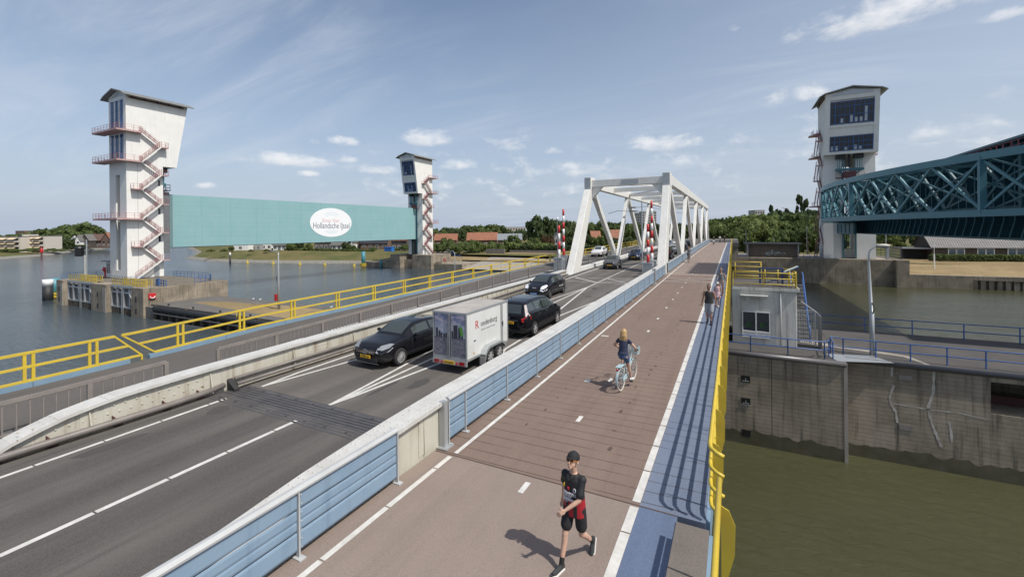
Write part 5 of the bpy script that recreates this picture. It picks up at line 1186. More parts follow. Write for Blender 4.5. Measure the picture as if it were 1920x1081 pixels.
t_ = thing('quay_mast', 'white post on the dry lawn in front of the hedge', 'post', (42.3, 137, 3.3)); q = MB(); q.tube([(42.3, 137, 3.2), (42.3, 137, 6.9)], .14, 8); q.tube([(42.3, 137, 6.9), (42.3, 137, 10)], .05, 8); q.build('pole', whitepaint, t_, origin=(42.3, 137, 3.3))
for i, (px, py, zt) in enumerate([(1513, 483, 14), (1451, 478, 11), (1399, 470, 13)]):
    p_ = gd(px, py, 125); t_ = thing('lamp_post', 'thin grey lamp post on the far quay, ' + ('beside the right tower stair', 'behind the shed roof', 'above the far end of the yellow railing')[i], 'lamp', (p_.x, p_.y, 5.96)); q = MB(); q.tube([(p_.x, p_.y, 5.96), (p_.x, p_.y, zt)], .09, 6); q.build('pole', greysteel, t_, origin=(p_.x, p_.y, 5.96))
# bungalow row
t_ = thing('bungalow', 'long dark brick bungalow with a grey corrugated roof behind the hedge', 'house', (60, 160, 4.5)); O = (60, 160, 4.5)
A = Vector((48.5, 158.5, 0)); dirh = Vector((1, .10, 0)).normalized(); nrm = Vector((-dirh.y, dirh.x, 0))
def H(u, v, z): p = A + dirh * u + nrm * v; return (p.x, p.y, z)
q = MB(); z0, z1, zr_, dep = 4.5, 8.0, 12.2, 10
q.add([H(0, 0, z0), H(60, 0, z0), H(60, dep, z0), H(0, dep, z0), H(0, 0, z1), H(60, 0, z1), H(60, dep, z1), H(0, dep, z1), H(0, dep / 2, zr_), H(60, dep / 2, zr_)], [(0, 1, 5, 4), (1, 2, 6, 9, 5), (2, 3, 7, 6), (3, 0, 4, 8, 7)]); q.build('wall', darkbrick, t_, origin=O)
roofc = mat('corrugated_roof', (.25, .24, .235), .85, col2=(.19, .185, .18), nscale=.5, lines=(0, .52, .42, (.10, .098, .095), .75))
q = MB(); q.add([H(-.5, -.7, z1 - .35), H(60.5, -.7, z1 - .35), H(60.5, dep / 2, zr_ + .12), H(-.5, dep / 2, zr_ + .12), H(-.5, dep + .7, z1 - .35), H(60.5, dep + .7, z1 - .35)], [(0, 1, 2, 3), (3, 2, 5, 4)]); q.add([H(-.5, -.7, z1 - .5), H(60.5, -.7, z1 - .5), H(60.5, -.7, z1 - .351), H(-.5, -.7, z1 - .351)], [(0, 1, 2, 3)]); rf = q.build('roof', roofc, t_, origin=O)
q = MB()
for u, v in ((6, 3.6), (13.5, 3.6), (20, 3.8)): p = H(u, v, 10.9); q.box(p[0] - .5, p[0] + .5, p[1] - .2, p[1] + .2, 10.7, 11.4)
q.build('roof_vent', white, rf, origin=O)
for u, w, za in ((3.5, 1.5, 4.6), (5.2, 1.5, 5.8), (9.5, 1.5, 4.6), (11.2, 1.5, 5.8), (15.5, 1.5, 4.6), (17.2, 1.5, 5.8), (21.5, 5.5, 5.9), (31, 3, 5.5), (40, 3, 5.5)):
    q = MB(); q.add([H(u, -.08, za), H(u + w, -.08, za), H(u + w, -.08, 7.4), H(u, -.08, 7.4)], [(0, 1, 2, 3)]); wn = q.build('window', skyglass, t_, origin=O)
    q = MB(); e = .16
    for (a, b, c, d) in ((u - e, u + e * .3, za, 7.5), (u + w - e * .3, u + w + e, za, 7.5), (u - e, u + w + e, 7.35, 7.55), (u - e, u + w + e, za - .1, za + .1)):
        q.add([H(a, -.12, c), H(b, -.12, c), H(b, -.12, d), H(a, -.12, d)], [(0, 1, 2, 3)])
    q.build('window_frame', whitepaint, wn, origin=O)
t_ = thing('carport', 'low flat-roofed carport at the left end of the bungalow', 'shed', (45, 160, 4.5)); q = MB(); q.box(41.5, 48.3, 158, 164, 7.2, 7.5); q.build('roof', greysteel, t_, origin=(45, 160, 4.5)); q = MB(); q.box(43.5, 48.3, 161.5, 164, 4.5, 7.199); q.box(41.8, 42, 158.2, 158.4, 4.4, 7.199); q.build('wall', mat('carport_dark', (.03, .03, .03), .9), t_, origin=(45, 160, 4.5))
# ================================================================== VEGETATION
def crown_mesh(name, seed, m, shape='round', n=2600, leaf=.062):
    """unit crown: about 1 wide (radius), 1 high from z=0 to z=1, built of leaf-sized faces in clumps"""
    r = random.Random(seed); vs = []; fs = []
    cl = []
    if shape == 'poplar':
        for k in range(26): z = r.uniform(.04, .97); rr = .30 * math.sin(math.pi * min(1, (z * .85 + .12))) ** .7; a = r.uniform(0, 6.28); cl.append((Vector((rr * .6 * math.cos(a), rr * .6 * math.sin(a), z)), r.uniform(.08, .13)))
    elif shape == 'bush':
        for k in range(22): a = r.uniform(0, 6.28); d = r.uniform(.1, .8); cl.append((Vector((d * math.cos(a), d * math.sin(a), .18 + .5 * (1 - d * d) * r.uniform(.6, 1.1))), r.uniform(.2, .3)))
    else:
        for k in range(34):
            a = r.uniform(0, 6.28); u = r.uniform(-.75, 1); rad_ = .72 * math.sqrt(max(0, 1 - u * u)) * r.uniform(.65, 1.08)
            cl.append((Vector((rad_ * math.cos(a), rad_ * math.sin(a), .52 + .36 * u * r.uniform(.8, 1.08))), r.uniform(.14, .25)))
    per = n // len(cl)
    for c, R in cl:
        for j in range(per):
            d = Vector((r.gauss(0, 1), r.gauss(0, 1), r.gauss(0, 1)))
            if d.length < 1e-3: continue
            d.normalize(); p = c + Vector((d.x, d.y, d.z * .82)) * R * (r.random() ** .28)
            nrm = (d + Vector((r.gauss(0, .5), r.gauss(0, .5), r.gauss(0, .5)))).normalized()
            u = nrm.cross(Vector((r.gauss(0, 1), r.gauss(0, 1), r.gauss(0, 1)))).normalized(); v = nrm.cross(u); s = leaf * r.uniform(.55, 1.2)
            o = len(vs); vs += [p - u * s - v * s * .4, p + u * s * .2 - v * s, p + u * s + v * s * .3, p - u * s * .3 + v * s]; fs.append((o, o + 1, o + 2, o + 3))
    me = bpy.data.meshes.new(name); me.from_pydata(vs, [], fs); me.materials.append(m); return me
def trunk_mesh(name, seed):
    r = random.Random(seed); q = MB(); q.tube([(0, 0, -.06), (.01, 0, .15), (0, .01, .42), (.02, 0, .62)], [.045, .034, .026, .010], 8)
    for k in range(6): a = k * 1.05 + r.uniform(-.2, .2); z = .26 + k * .05; q.tube([(0, 0, z), (.22 * math.cos(a), .22 * math.sin(a), z + .16), (.42 * math.cos(a), .42 * math.sin(a), z + .26)], [.018, .011, .004], 5)
    me = bpy.data.meshes.new(name); me.from_pydata(q.v, [], q.f); me.materials.append(bark); return me
CR = {'a': crown_mesh('crown', 1, leaf_a), 'b': crown_mesh('crown', 2, leaf_b), 'c': crown_mesh('crown', 3, leaf_c), 'd': crown_mesh('crown', 8, leaf_a), 'e': crown_mesh('crown', 9, leaf_b), 'r': crown_mesh('crown', 4, leaf_d, n=1600),
      'p': crown_mesh('crown', 5, leaf_b, 'poplar', 1900, .045), 's': crown_mesh('crown', 6, leaf_a, 'bush', 2400), 't': crown_mesh('crown', 7, leaf_c, 'bush', 2400)}
TK = [trunk_mesh('trunk', 1), trunk_mesh('trunk', 2)]
TR = random.Random(11)
def tree(px, ytop, d, kind, label, group=None, aspect=.55, ground=4.0, name='tree', cat='tree'):
    p = gd(px, ytop, d); h = (p.z - ground) / .93; rt_ = thing(name, label, cat, (p.x, p.y, ground), TR.uniform(0, 6.28), group)
    w = h * aspect * TR.uniform(.92, 1.1)
    c = bpy.data.objects.new('crown', CR[kind]); COL.objects.link(c); c.parent = rt_; c.scale = (w, w, h)
    if kind not in 'st': k = bpy.data.objects.new('trunk', TK[TR.randint(0, 1)]); COL.objects.link(k); k.parent = rt_; k.scale = (h * .8, h * .8, h)
    return rt_
# left bank
for px, yt, d, k, lb in [(146, 420, 400, 'a', 'tallest broad green tree on the left bank, beside the lift tower'), (172, 432, 430, 'b', 'dark tree directly left of the lift tower on the left bank'), (118, 432, 385, 'd', 'rounded tree left of the tallest one on the left bank'),
                         (95, 431, 390, 'a', 'pale willow-like tree behind the right apartment block'), (76, 433, 380, 'd', 'broad tree rising behind the gap between the two apartment blocks'), (57, 438, 400, 'c', 'yellow-green tree behind the left apartment block'), (198, 436, 440, 'b', 'dark tree partly hidden by the lift tower shaft')]:
    tree(px, yt, d, k, lb, ground=3.2, aspect=.95)
for px, yt, d, k in [(8, 441, 480, 'a'), (24, 440, 500, 'b'), (40, 441, 480, 'd'), (-10, 441, 470, 'a'), (130, 438, 370, 'a'), (106, 441, 350, 'b'), (160, 437, 380, 'd'), (88, 448, 330, 'b'), (145, 447, 350, 'e')]:
    tree(px, yt, d, k, 'green tree in the belt behind the houses of the left bank', 'trees of the left bank', ground=3.2, aspect=.9)
for i, px in enumerate([4, 17, 30, 52, 66, 95, 112]):
    tree(px, 466 - (i % 2), 285, 's', 'low dark shrub in the row in front of the apartment blocks', 'shrubs in front of the apartment blocks', 1.6, 2.4, 'shrub', 'shrub')
# far bank behind the gate
for px, yt, d, k, lb in [(560, 452, 232, 'b', 'dark rounded tree between the white cottages under the gate'), (545, 456, 225, 'a', 'green tree left of the dark rounded one under the gate'), (578, 458, 224, 'c', 'yellow flowering bush beside the dark rounded tree under the gate'), (648, 455, 222, 'b', 'tree in front of the grey roofed barn under the gate'), (660, 459, 218, 'a', 'leafy shrub tree right of the white gabled cottage'), (434, 462, 228, 'a', 'small bush beside the first white cottage'), (625, 462, 235, 'e', 'dark tree behind the white gabled cottage'), (757, 450, 230, 'b', 'dark tree left of the smallest lift tower'), (735, 462, 215, 'a', 'bush left of the brick house by the smallest tower')]:
    tree(px, yt, d, k, lb, aspect=.7)
for px, yt, d, k in [(690, 452, 330, 'b'), (715, 449, 330, 'a'), (740, 447, 340, 'e'), (610, 452, 340, 'b'), (580, 452, 340, 'a'), (520, 454, 330, 'b'), (480, 456, 330, 'a'), (450, 458, 320, 'e'), (410, 458, 330, 'b'), (370, 459, 340, 'a')]:
    tree(px, yt, d, k, 'green tree behind the row of cottages under the gate', 'trees behind the cottages', aspect=.8)
# between the far tower and the truss
for i, px in enumerate(range(818, 1052, 13)):
    tree(px + TR.uniform(-3, 3), 455 + TR.uniform(-4, 6), 182 + TR.uniform(-3, 8), 'st'[i % 4 == 3], 'leafy shrub in the thicket behind the flood wall', 'shrubs behind the flood wall', TR.uniform(.75, 1.0), 3.6, 'shrub', 'shrub')
for px, yt in ((760, 458), (772, 460), (800, 459), (745, 464), (700, 462), (668, 464), (610, 465), (500, 466), (470, 467), (420, 466), (395, 466)):
    tree(px, yt, 214, 's', 'low garden shrub in front of the houses under the gate', 'garden shrubs under the gate', .9, 4.0, 'shrub', 'shrub')
for px, yt, d, k, lb in [(1012, 409, 225, 'b', 'largest dark round tree left of the raised booms'), (1035, 414, 235, 'e', 'dark tree behind the shorter left boom'), (838, 447, 205, 'a', 'green tree in front of the left orange roof'), (888, 451, 190, 'a', 'bushy tree in front of the right orange roof'), (960, 443, 195, 'd', 'wide light green tree left of the brown one'), (1002, 447, 195, 'd', 'rounded green bush tree in front of the largest dark tree'), (1026, 442, 200, 'r', 'brown withered tree behind the flood wall'), (925, 452, 190, 's', 'tall shrub in front of the grey gabled house')]:
    tree(px, yt, d, k, lb, aspect=.62 if k != 's' else 1.0)
for px, yt, d, k in [(822, 430, 380, 'a'), (840, 428, 400, 'b'), (860, 427, 400, 'a'), (880, 425, 390, 'd'), (900, 424, 380, 'a'), (920, 423, 380, 'd'), (936, 424, 390, 'b'), (855, 431, 330, 'e'), (910, 430, 330, 'a'), (975, 432, 330, 'b')]:
    tree(px, yt, d, k, 'green tree on the skyline right of the smallest tower', 'skyline trees right of the smallest tower', aspect=.85)
for px, yt, d, k in [(1052, 416, 250, 'b'), (1068, 419, 260, 'a'), (1085, 420, 260, 'e'), (1100, 419, 270, 'b'), (1118, 418, 260, 'a'), (1135, 419, 280, 'b'), (1150, 418, 280, 'e'), (1168, 420, 270, 'a'), (1185, 421, 280, 'b'), (1203, 420, 300, 'a'), (1222, 421, 290, 'b'), (1240, 420, 290, 'e'), (1258, 421, 300, 'a'), (1275, 421, 300, 'b'), (1295, 421, 300, 'a'), (1312, 422, 300, 'b'), (1092, 440, 200, 'b'), (1120, 444, 200, 'a'), (1145, 446, 205, 'e'), (1175, 446, 210, 'b'), (1205, 446, 215, 'a'), (1072, 445, 195, 'e')]:
    tree(px, yt, d, k, 'dark green tree in the belt seen through the truss', 'trees seen through the truss', aspect=.7)
# right of the bridge
for px, yt, d, k, lb in [(1446, 391, 270, 'p', 'single dark poplar beside the white building on the skyline'), (1499, 374, 255, 'p', 'tallest dark poplar left of the right tower'), (1511, 381, 250, 'p', 'second poplar close to the right tower stair'), (1487, 405, 190, 'd', 'big olive green tree behind the graffiti shed'), (1523, 410, 185, 'a', 'tree behind the stairs of the right tower'), (1665, 437, 175, 'c', 'fresh green bush right of the right tower'), (1690, 452, 172, 't', 'lower fresh green bush at the left end of the lawn'), (1715, 440, 200, 'b', 'dark tree behind the carport')]:
    tree(px, yt, d, k, lb, aspect=.30 if k == 'p' else .62, ground=4.5)
for i, (px, yt, d, k) in enumerate([(1345, 417, 260, 'c'), (1362, 416, 250, 'a'), (1380, 413, 240, 'c'), (1398, 412, 230, 'a'), (1415, 409, 215, 'c'), (1432, 411, 205, 'c'), (1450, 408, 210, 'a'), (1465, 401, 230, 'e'), (1400, 428, 180, 'a'), (1425, 426, 175, 'c'), (1452, 424, 175, 'a'), (1505, 422, 170, 'a'), (1535, 400, 240, 'b'), (1330, 419, 270, 'a'), (1475, 400, 260, 'p'), (1463, 403, 270, 'p'), (1456, 401, 280, 'p')]):
    if k != 'p': tree(px + 9, yt + 6, d * .86, k, 'sunlit green tree in the belt right of the bridge end', 'trees right of the bridge end', aspect=.8)
    tree(px, yt - 3, d, k, 'sunlit green tree in the belt right of the bridge end' if k != 'p' else 'slim poplar top rising over the belt right of the bridge end', 'trees right of the bridge end' if k != 'p' else 'slim poplars right of the bridge end', aspect=.75 if k != 'p' else .32)
for px, yt, d, k in [(1560, 428, 190, 'a'), (1600, 436, 180, 'c'), (1625, 436, 185, 'a'), (1735, 434, 210, 'b'), (1760, 432, 215, 'e'), (1790, 430, 220, 'b'), (1650, 434, 200, 'b'), (1680, 436, 205, 'e'), (1590, 446, 172, 'a')]:
    tree(px, yt, d, k, 'dark tree seen under the arched gate', 'trees under the arched gate', aspect=.7, ground=4.5)
# one far wood along the whole skyline
def leaf_band(name, path, z0f, hf, depth, n, size, m, seed):
    r = random.Random(seed); vs = []; fs = []; L = [0]
    for a, b in zip(path, path[1:]): L.append(L[-1] + math.dist(a, b))
    for i in range(n):
        s = r.uniform(0, L[-1]); k = max(j for j in range(len(L) - 1) if L[j] <= s); f = (s - L[k]) / (L[k + 1] - L[k]); a, b = path[k], path[k + 1]
        d = Vector((b[0] - a[0], b[1] - a[1], 0)).normalized(); nn = Vector((-d.y, d.x, 0)); x = a[0] + (b[0] - a[0]) * f; y = a[1] + (b[1] - a[1]) * f
        h = hf(s); u = r.random() ** .6; off = r.uniform(-depth, depth) * math.sqrt(max(.05, 1 - u * u * .8))
        p = Vector((x, y, z0f + h * u)) + nn * off
        nr = Vector((r.gauss(0, .6), r.gauss(0, .6), .5 + r.gauss(0, .5))).normalized(); uu = nr.cross(Vector((r.gauss(0, 1), r.gauss(0, 1), r.gauss(0, 1)))).normalized(); v = nr.cross(uu); sz = size * r.uniform(.5, 1.3)
        o = len(vs); vs += [p - uu * sz, p - v * sz * .8, p + uu * sz, p + v * sz * .9]; fs.append((o, o + 1, o + 2, o + 3))
    me = bpy.data.meshes.new(name); me.from_pydata(vs, [], fs); me.materials.append(m); o = bpy.data.objects.new(name, me); COL.objects.link(o); return o
def hfar(s): return 9.5 + 3.5 * noise.noise((s * .02, 0, 0)) + 1.8 * noise.noise((s * .09, 3, 0))
pts = [(gz(px, 452, 4)) for px in ()]
path = [(ray(px, 440).x * d, ray(px, 440).y * d) for px, d in ((-250, 640), (0, 620), (200, 600), (400, 560), (640, 540), (820, 560), (1000, 540), (1200, 520), (1370, 500), (1560, 480), (1760, 460), (2000, 420), (2300, 380))]
tag(leaf_band('far_wood', path, 3.0, hfar, 9, 26000, 1.35, leaf_b, 3), 'distant belt of woodland closing the skyline', 'woodland', kind='stuff')
def hedge(label, path, z0, h, depth, n, m=leaf_a, size=.3):
    t_ = thing('hedge', label, 'hedge', (path[0][0], path[0][1], z0)); o = leaf_band('foliage', [(a - path[0][0], b - path[0][1]) for a, b in path], 0, lambda s: h * (1 + .08 * noise.noise((s * .4, 0, 0))), depth, n, size, m, int(n)); o.parent = t_
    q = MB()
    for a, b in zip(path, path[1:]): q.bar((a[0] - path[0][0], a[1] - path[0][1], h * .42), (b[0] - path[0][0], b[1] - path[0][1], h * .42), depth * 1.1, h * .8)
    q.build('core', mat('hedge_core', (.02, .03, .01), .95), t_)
hedge('long clipped green hedge in front of the bungalow', [(46, 152), (60, 153.4), (110, 158)], 4.4, 1.7, .9, 9000, leaf_a, .22)
hedge('brown green hedge behind the far flood wall', [(-92, 164.5), (-50, 164.5), (-14, 164.5)], 3.6, 3.6, 1.2, 9000, leaf_b, .4)
p0 = gz(160, 466, 3); p1 = gz(95, 468, 3); hedge('clipped hedge along the left bank promenade', [(p1.x, p1.y), (p0.x, p0.y)], 3.0, 2.6, 1.4, 3500, leaf_b, .6)
hedge('low hedge row between the cottages and the dike under the gate', [(-224, 152), (-190, 152), (-150, 152)], 4.0, 1.1, .9, 4000, leaf_a, .35)

# ================================================================== HOUSES
def house(label, px0, px1, ybase, d, wall, roof, eave, ridge, gable='x', chim=1, wins=3, name='house', ground=4.0, dep=None, cat='house'):
    a = gd(px0, ybase, d); b = gd(px1, ybase, d); cx, cy = (a.x + b.x) / 2, (a.y + b.y) / 2; w = (b - a).length; ang = TH + .0
    t_ = thing(name, label, cat, (cx, cy, ground), TH); dep = dep or max(6, w * .6); h = w / 2
    q = MB(); z0 = -.6
    if gable == 'x':      # ridge across the view
        q.add([(-h, 0, z0), (h, 0, z0), (h, dep, z0), (-h, dep, z0), (-h, 0, eave), (h, 0, eave), (h, dep, eave), (-h, dep, eave), (-h, dep / 2, ridge), (h, dep / 2, ridge)], [(0, 1, 5, 4), (1, 2, 6, 9, 5), (2, 3, 7, 6), (3, 0, 4, 8, 7)])
    else:
        q.add([(-h, 0, z0), (h, 0, z0), (h, dep, z0), (-h, dep, z0), (-h, 0, eave), (h, 0, eave), (h, dep, eave), (-h, dep, eave), (0, 0, ridge), (0, dep, ridge)], [(0, 1, 5, 8, 4), (1, 2, 6, 5), (2, 3, 7, 9, 6), (3, 0, 4, 7)])
    q.build('wall', wall, t_); q = MB(); e = .5
    if gable == 'x':
        k = (ridge - eave) / (dep / 2)
        for s, y in ((1, -e), (-1, dep + e)):
            A_ = [(-h - e, y, eave - e * k + .05), (h + e, y, eave - e * k + .05), (h + e, dep / 2, ridge + .05), (-h - e, dep / 2, ridge + .05)]; B_ = [(p[0], p[1], p[2] + .25) for p in A_]
            q.add(A_ + B_, [(0, 1, 2, 3), (7, 6, 5, 4), (0, 4, 5, 1), (1, 5, 6, 2), (3, 7, 4, 0)])
    else:
        k = (ridge - eave) / h
        for s in (-1, 1):
            A_ = [(s * (h + e), -e, eave - e * k + .05), (s * (h + e), dep + e, eave - e * k + .05), (0, dep + e, ridge + .05), (0, -e, ridge + .05)]; B_ = [(p[0], p[1], p[2] + .25) for p in A_]
            q.add(A_ + B_, [(0, 1, 2, 3), (7, 6, 5, 4), (0, 4, 5, 1), (1, 5, 6, 2), (3, 7, 4, 0)])
    rf = q.build('roof', roof, t_)
    for c in range(chim):
        q = MB(); x = -h * .6 + c * h * 1.1; 
        if gable == 'x': q.box(x - .4, x + .4, dep / 2 - .4, dep / 2 + .4, ridge - 1, ridge + 1.1)
        else: q.box(-.4 + h * .3, .4 + h * .3, dep / 2, dep / 2 + .8, ridge - 2, ridge + 1)
        q.build('chimney', brickm if wall is not white else white, rf)
    n = wins
    for i in range(n):
        x = -h + w * (i + .5) / n; ww = min(.8, w / n * .32); isdoor = (i == n // 2 and n > 2)
        q = MB(); q.box(x - ww, x + ww, -.05, -.004, .2 if isdoor else .9, 2.5); wn = q.build('door' if isdoor else 'window', darkglass, t_)
        q = MB()
        for xa in (-ww, 0 - .05, ww - .1): q.box(x + xa, x + xa + .1, -.09, -.051, .2 if isdoor else .9, 2.5)
        q.box(x - ww, x + ww, -.09, -.051, 2.42, 2.56); q.build('frame', whitepaint, wn)
        if eave > 4.6: q = MB(); q.box(x - ww, x + ww, -.05, -.004, 3.6, 4.9); q.build('window', darkglass, t_)
    return t_
house('small white cottage with a flat front, first in the row under the gate', 437, 465, 471, 235, white, tilegrey, 5.2, 8.5, 'y', 0, 1)
house('grey two-storey house second in the row under the gate', 466, 488, 471, 240, mat('grey_render', (.30, .30, .30), .8), tilegrey, 6.2, 8.8, 'x', 1, 3)
house('white rendered house third in the row under the gate', 489, 510, 471, 243, white, tilegrey, 6.5, 8.0, 'x', 0, 2)
house('low white house with a dark hipped roof left of the dark tree', 512, 536, 471, 232, white, tilegrey, 3.4, 8.0, 'x', 1, 3)
house('dark brick house with white windows right of the dark tree', 590, 624, 470, 236, darkbrick, tilegrey, 5.6, 9.0, 'x', 1, 4)
house('white cottage with a black roof and tall doors under the sign', 622, 650, 471, 226, white, tilegrey, 3.2, 7.6, 'x', 1, 3)
house('white gabled cottage with a steep front right under the sign', 649, 662, 471, 224, white, tilegrey, 5.2, 9.6, 'y', 0, 1)
house('long dark barn with solar panels on its roof under the gate', 676, 726, 470, 235, brickm, mat('solar_roof', (.035, .035, .045), .4), 3.6, 8.6, 'x', 0, 4)
house('brick house with an orange roof and white bays by the smallest tower', 734, 762, 470, 218, darkbrick, tileorange, 5.4, 8.6, 'x', 1, 3)
house('small brown house with a pointed gable between cottage and barn', 664, 676, 470, 236, brickm, tilegrey, 4.6, 8.0, 'y', 0, 1)
house('orange roofed house right behind the smallest tower', 815, 856, 464, 260, brickm, tileorange, 4.2, 7.6, 'x', 1, 3)
house('wide orange hipped-roof house left of the grey gable', 876, 932, 463, 250, brickm, tileorange, 4.2, 8.2, 'x', 2, 4)
house('grey gabled house with white barge boards behind the bushes', 934, 978, 463, 240, brickm, mat('slate_blue', (.20, .22, .24), .7), 4.4, 7.4, 'x', 0, 3)
house('orange roofed house seen through the left truss panel', 1110, 1126, 462, 240, brickm, tileorange, 5.0, 8.4, 'x', 0, 2)
house('orange roofed house seen behind the second truss diagonal', 1148, 1166, 462, 240, brickm, tileorange, 5.0, 9.0, 'x', 0, 2)
house('grey house wall glimpsed between the left boom and the truss', 1036, 1056, 466, 205, mat('grey_render', (1, 1, 1)), tilegrey, 5.0, 8.2, 'y', 0, 1)
# left bank houses
house('white house with a dark blue roof on the left bank', 131, 141, 458, 350, white, mat('slate_blue', (1, 1, 1)), 5.5, 8.5, 'x', 1, 2, ground=3.2)
house('white gabled house on the left bank', 141, 151, 459, 345, white, tilegrey, 6.0, 10.0, 'y', 0, 1, ground=3.2)
house('dark brick gabled house on the left bank', 152, 167, 459, 348, darkbrick, tilegrey, 6.0, 10.5, 'y', 0, 2, ground=3.2)
house('brick row house with a brown roof and chimneys on the left bank', 167, 190, 459, 355, brickm, mat('tile_brown', (.13, .08, .065), .8), 6.0, 10.5, 'x', 2, 4, ground=3.2)
house('house with an orange gable beside the lift tower on the left bank', 190, 208, 459, 350, brickm, tileorange, 6.0, 11.5, 'y', 0, 2, ground=3.2)
def flats(label, px0, px1, ybase, d, floors, fh, wall, ground, dep=12, aw=False, n=8):
    a = gd(px0, ybase, d); b = gd(px1, ybase, d); w = (b - a).length; h = w / 2; t_ = thing('apartment_block', label, 'building', ((a.x + b.x) / 2, (a.y + b.y) / 2, ground), TH)
    q = MB(); q.box(-h, h, 0, dep, -1, floors * fh + .6); q.build('wall', wall, t_)
    q = MB(); q.box(-h - .2, h + .2, -.2, dep + .2, floors * fh + .602, floors * fh + .9); q.build('roof', tilegrey, t_)
    for k in range(floors):
        z = k * fh
        if aw:
            q = MB(); q.box(-h + .06 * w, h - .06 * w, -.06, -.004, z + 1.0, z + fh - .25); q.build('window_band', darkglass, t_)
            q = MB(); q.box(-h + .03 * w, h - .03 * w, -1.4, -.07, z + .0, z + .95); q.build('balcony', creamwall, t_)
            if k in (1, 2) or floors < 4:
                for s in ((-.30, .05), (.12, .40)):
                    q = MB(); q.add([(w * s[0], -.1, z + fh - .2), (w * s[1], -.1, z + fh - .2), (w * s[1], -2.6, z + fh - 1.2), (w * s[0], -2.6, z + fh - 1.2)], [(0, 1, 2, 3)]); q.add([(w * s[0], -.1, z + fh - .15), (w * s[1], -.1, z + fh - .15), (w * s[1], -2.6, z + fh - 1.15), (w * s[0], -2.6, z + fh - 1.15)], [(3, 2, 1, 0)]); q.build('awning', awning, t_)
        else:
            for i in range(n):
                x = -h + w * (i + .2) / n; q = MB(); q.box(x, x + w / n * .6, -.06, -.004, z + .8, z + fh - .7); q.build('window', darkglass, t_)
    return t_
flats('cream apartment block with awnings at the left edge of the photo', -14, 38, 468, 292, 3, 3.0, creamwall, 3.0, aw=True)
flats('cream apartment block with awnings, the right one of the pair', 46, 83, 468, 300, 3, 3.1, creamwall, 3.0, aw=True)
t_ = thing('stair_tower', 'dark glazed stair tower between the two cream apartment blocks', 'building', (0, 0, 0)); a = gd(42, 468, 298); t_.location = (a.x, a.y, 3.0); t_.rotation_euler = (0, 0, TH); q = MB(); q.box(-1.8, 1.4, -1, 8, -1, 10.8); q.build('wall', mat('dark_cladding', (.04, .045, .06), .5), t_); q = MB(); q.box(1.401, 2.6, -1.5, 8, -1, 11.2); q.build('fin_wall', creamwall, t_)
flats('distant brick block on the skyline at the far left', 29, 45, 440, 800, 6, 3.0, brickm, 3.2, n=5)
flats('distant red brick block beside the tallest tree on the left bank', 106, 124, 436, 700, 7, 3.0, brickm, 3.2, n=5)
flats('distant pale apartment block left of the largest dark tree', 946, 986, 434, 480, 4, 3.0, creamwall, 4.0, n=8)
flats('grey apartment tower seen through the truss', 1191, 1203, 420, 520, 9, 3.1, mat('tower_grey', (.14, .15, .16), .8), 4.0, n=3)
flats('pale apartment tower beside the grey one, seen through the truss', 1204, 1231, 420, 530, 10, 3.0, mat('tower_pale', (.36, .36, .35), .8), 4.0, n=5)
flats('white flat building peeping over the trees right of the bridge', 1416, 1434, 410, 420, 8, 3.2, mat('tower_pale', (1, 1, 1)), 4.0, n=4)
t_ = thing('blue_container', 'small bright blue container beside the orange roofed house', 'container', (0, 0, 0)); a = gz(730, 472, 4.0); t_.location = a; q = MB(); q.box(-2.2, 2.2, -1, 1, 0, 2.2); q.build('box', mat('bright_blue', (.02, .15, .50), .5), t_); q = MB(); q.box(-2.3, 2.3, -1.1, 1.1, 2.202, 2.35); q.build('lid', mat('bright_blue', (1, 1, 1)), t_)
p0 = gz(1060, 453, 3.5)
# handrail and graffiti wall beside the far left tower
rail_run('blue_railing', 'blue railing on the steps right of the smallest tower', [(-96, 128, 5.0), (-90, 128, 5.0), (-85, 128, 3.6)], railblue, 1.1, 1.5, rails=(.5, 1))
t_ = thing('life_buoy', 'red life-buoy on the wall right of the smallest tower', 'life buoy', (-91, 126, 3.4)); q = MB(); q.tube([(.45 * math.cos(k * .524), 0, .45 * math.sin(k * .524)) for k in range(13)], .14, 6); q.build('ring', redpaint, t_)
t_ = thing('street_lamp', 'thin white lamp post rising behind the yellow railing, right of the smallest tower', 'lamp', (-71.5, 104, -1)); a = gz(853, 520, 2.2); O = (a.x, a.y, 0); t_.location = O
q = MB(); q.tube([(a.x, a.y, -1), (a.x, a.y, 8.2), (a.x - .6, a.y, 8.7), (a.x - 1.6, a.y, 8.8)], [.16, .07, .06, .05], 8); q.build('pole', galv, t_, True, O); q = MB(); q.ell((a.x - 2, a.y, 8.8), (.6, .2, .12), 8); q.build('lamp_head', greysteel, t_, True, O)
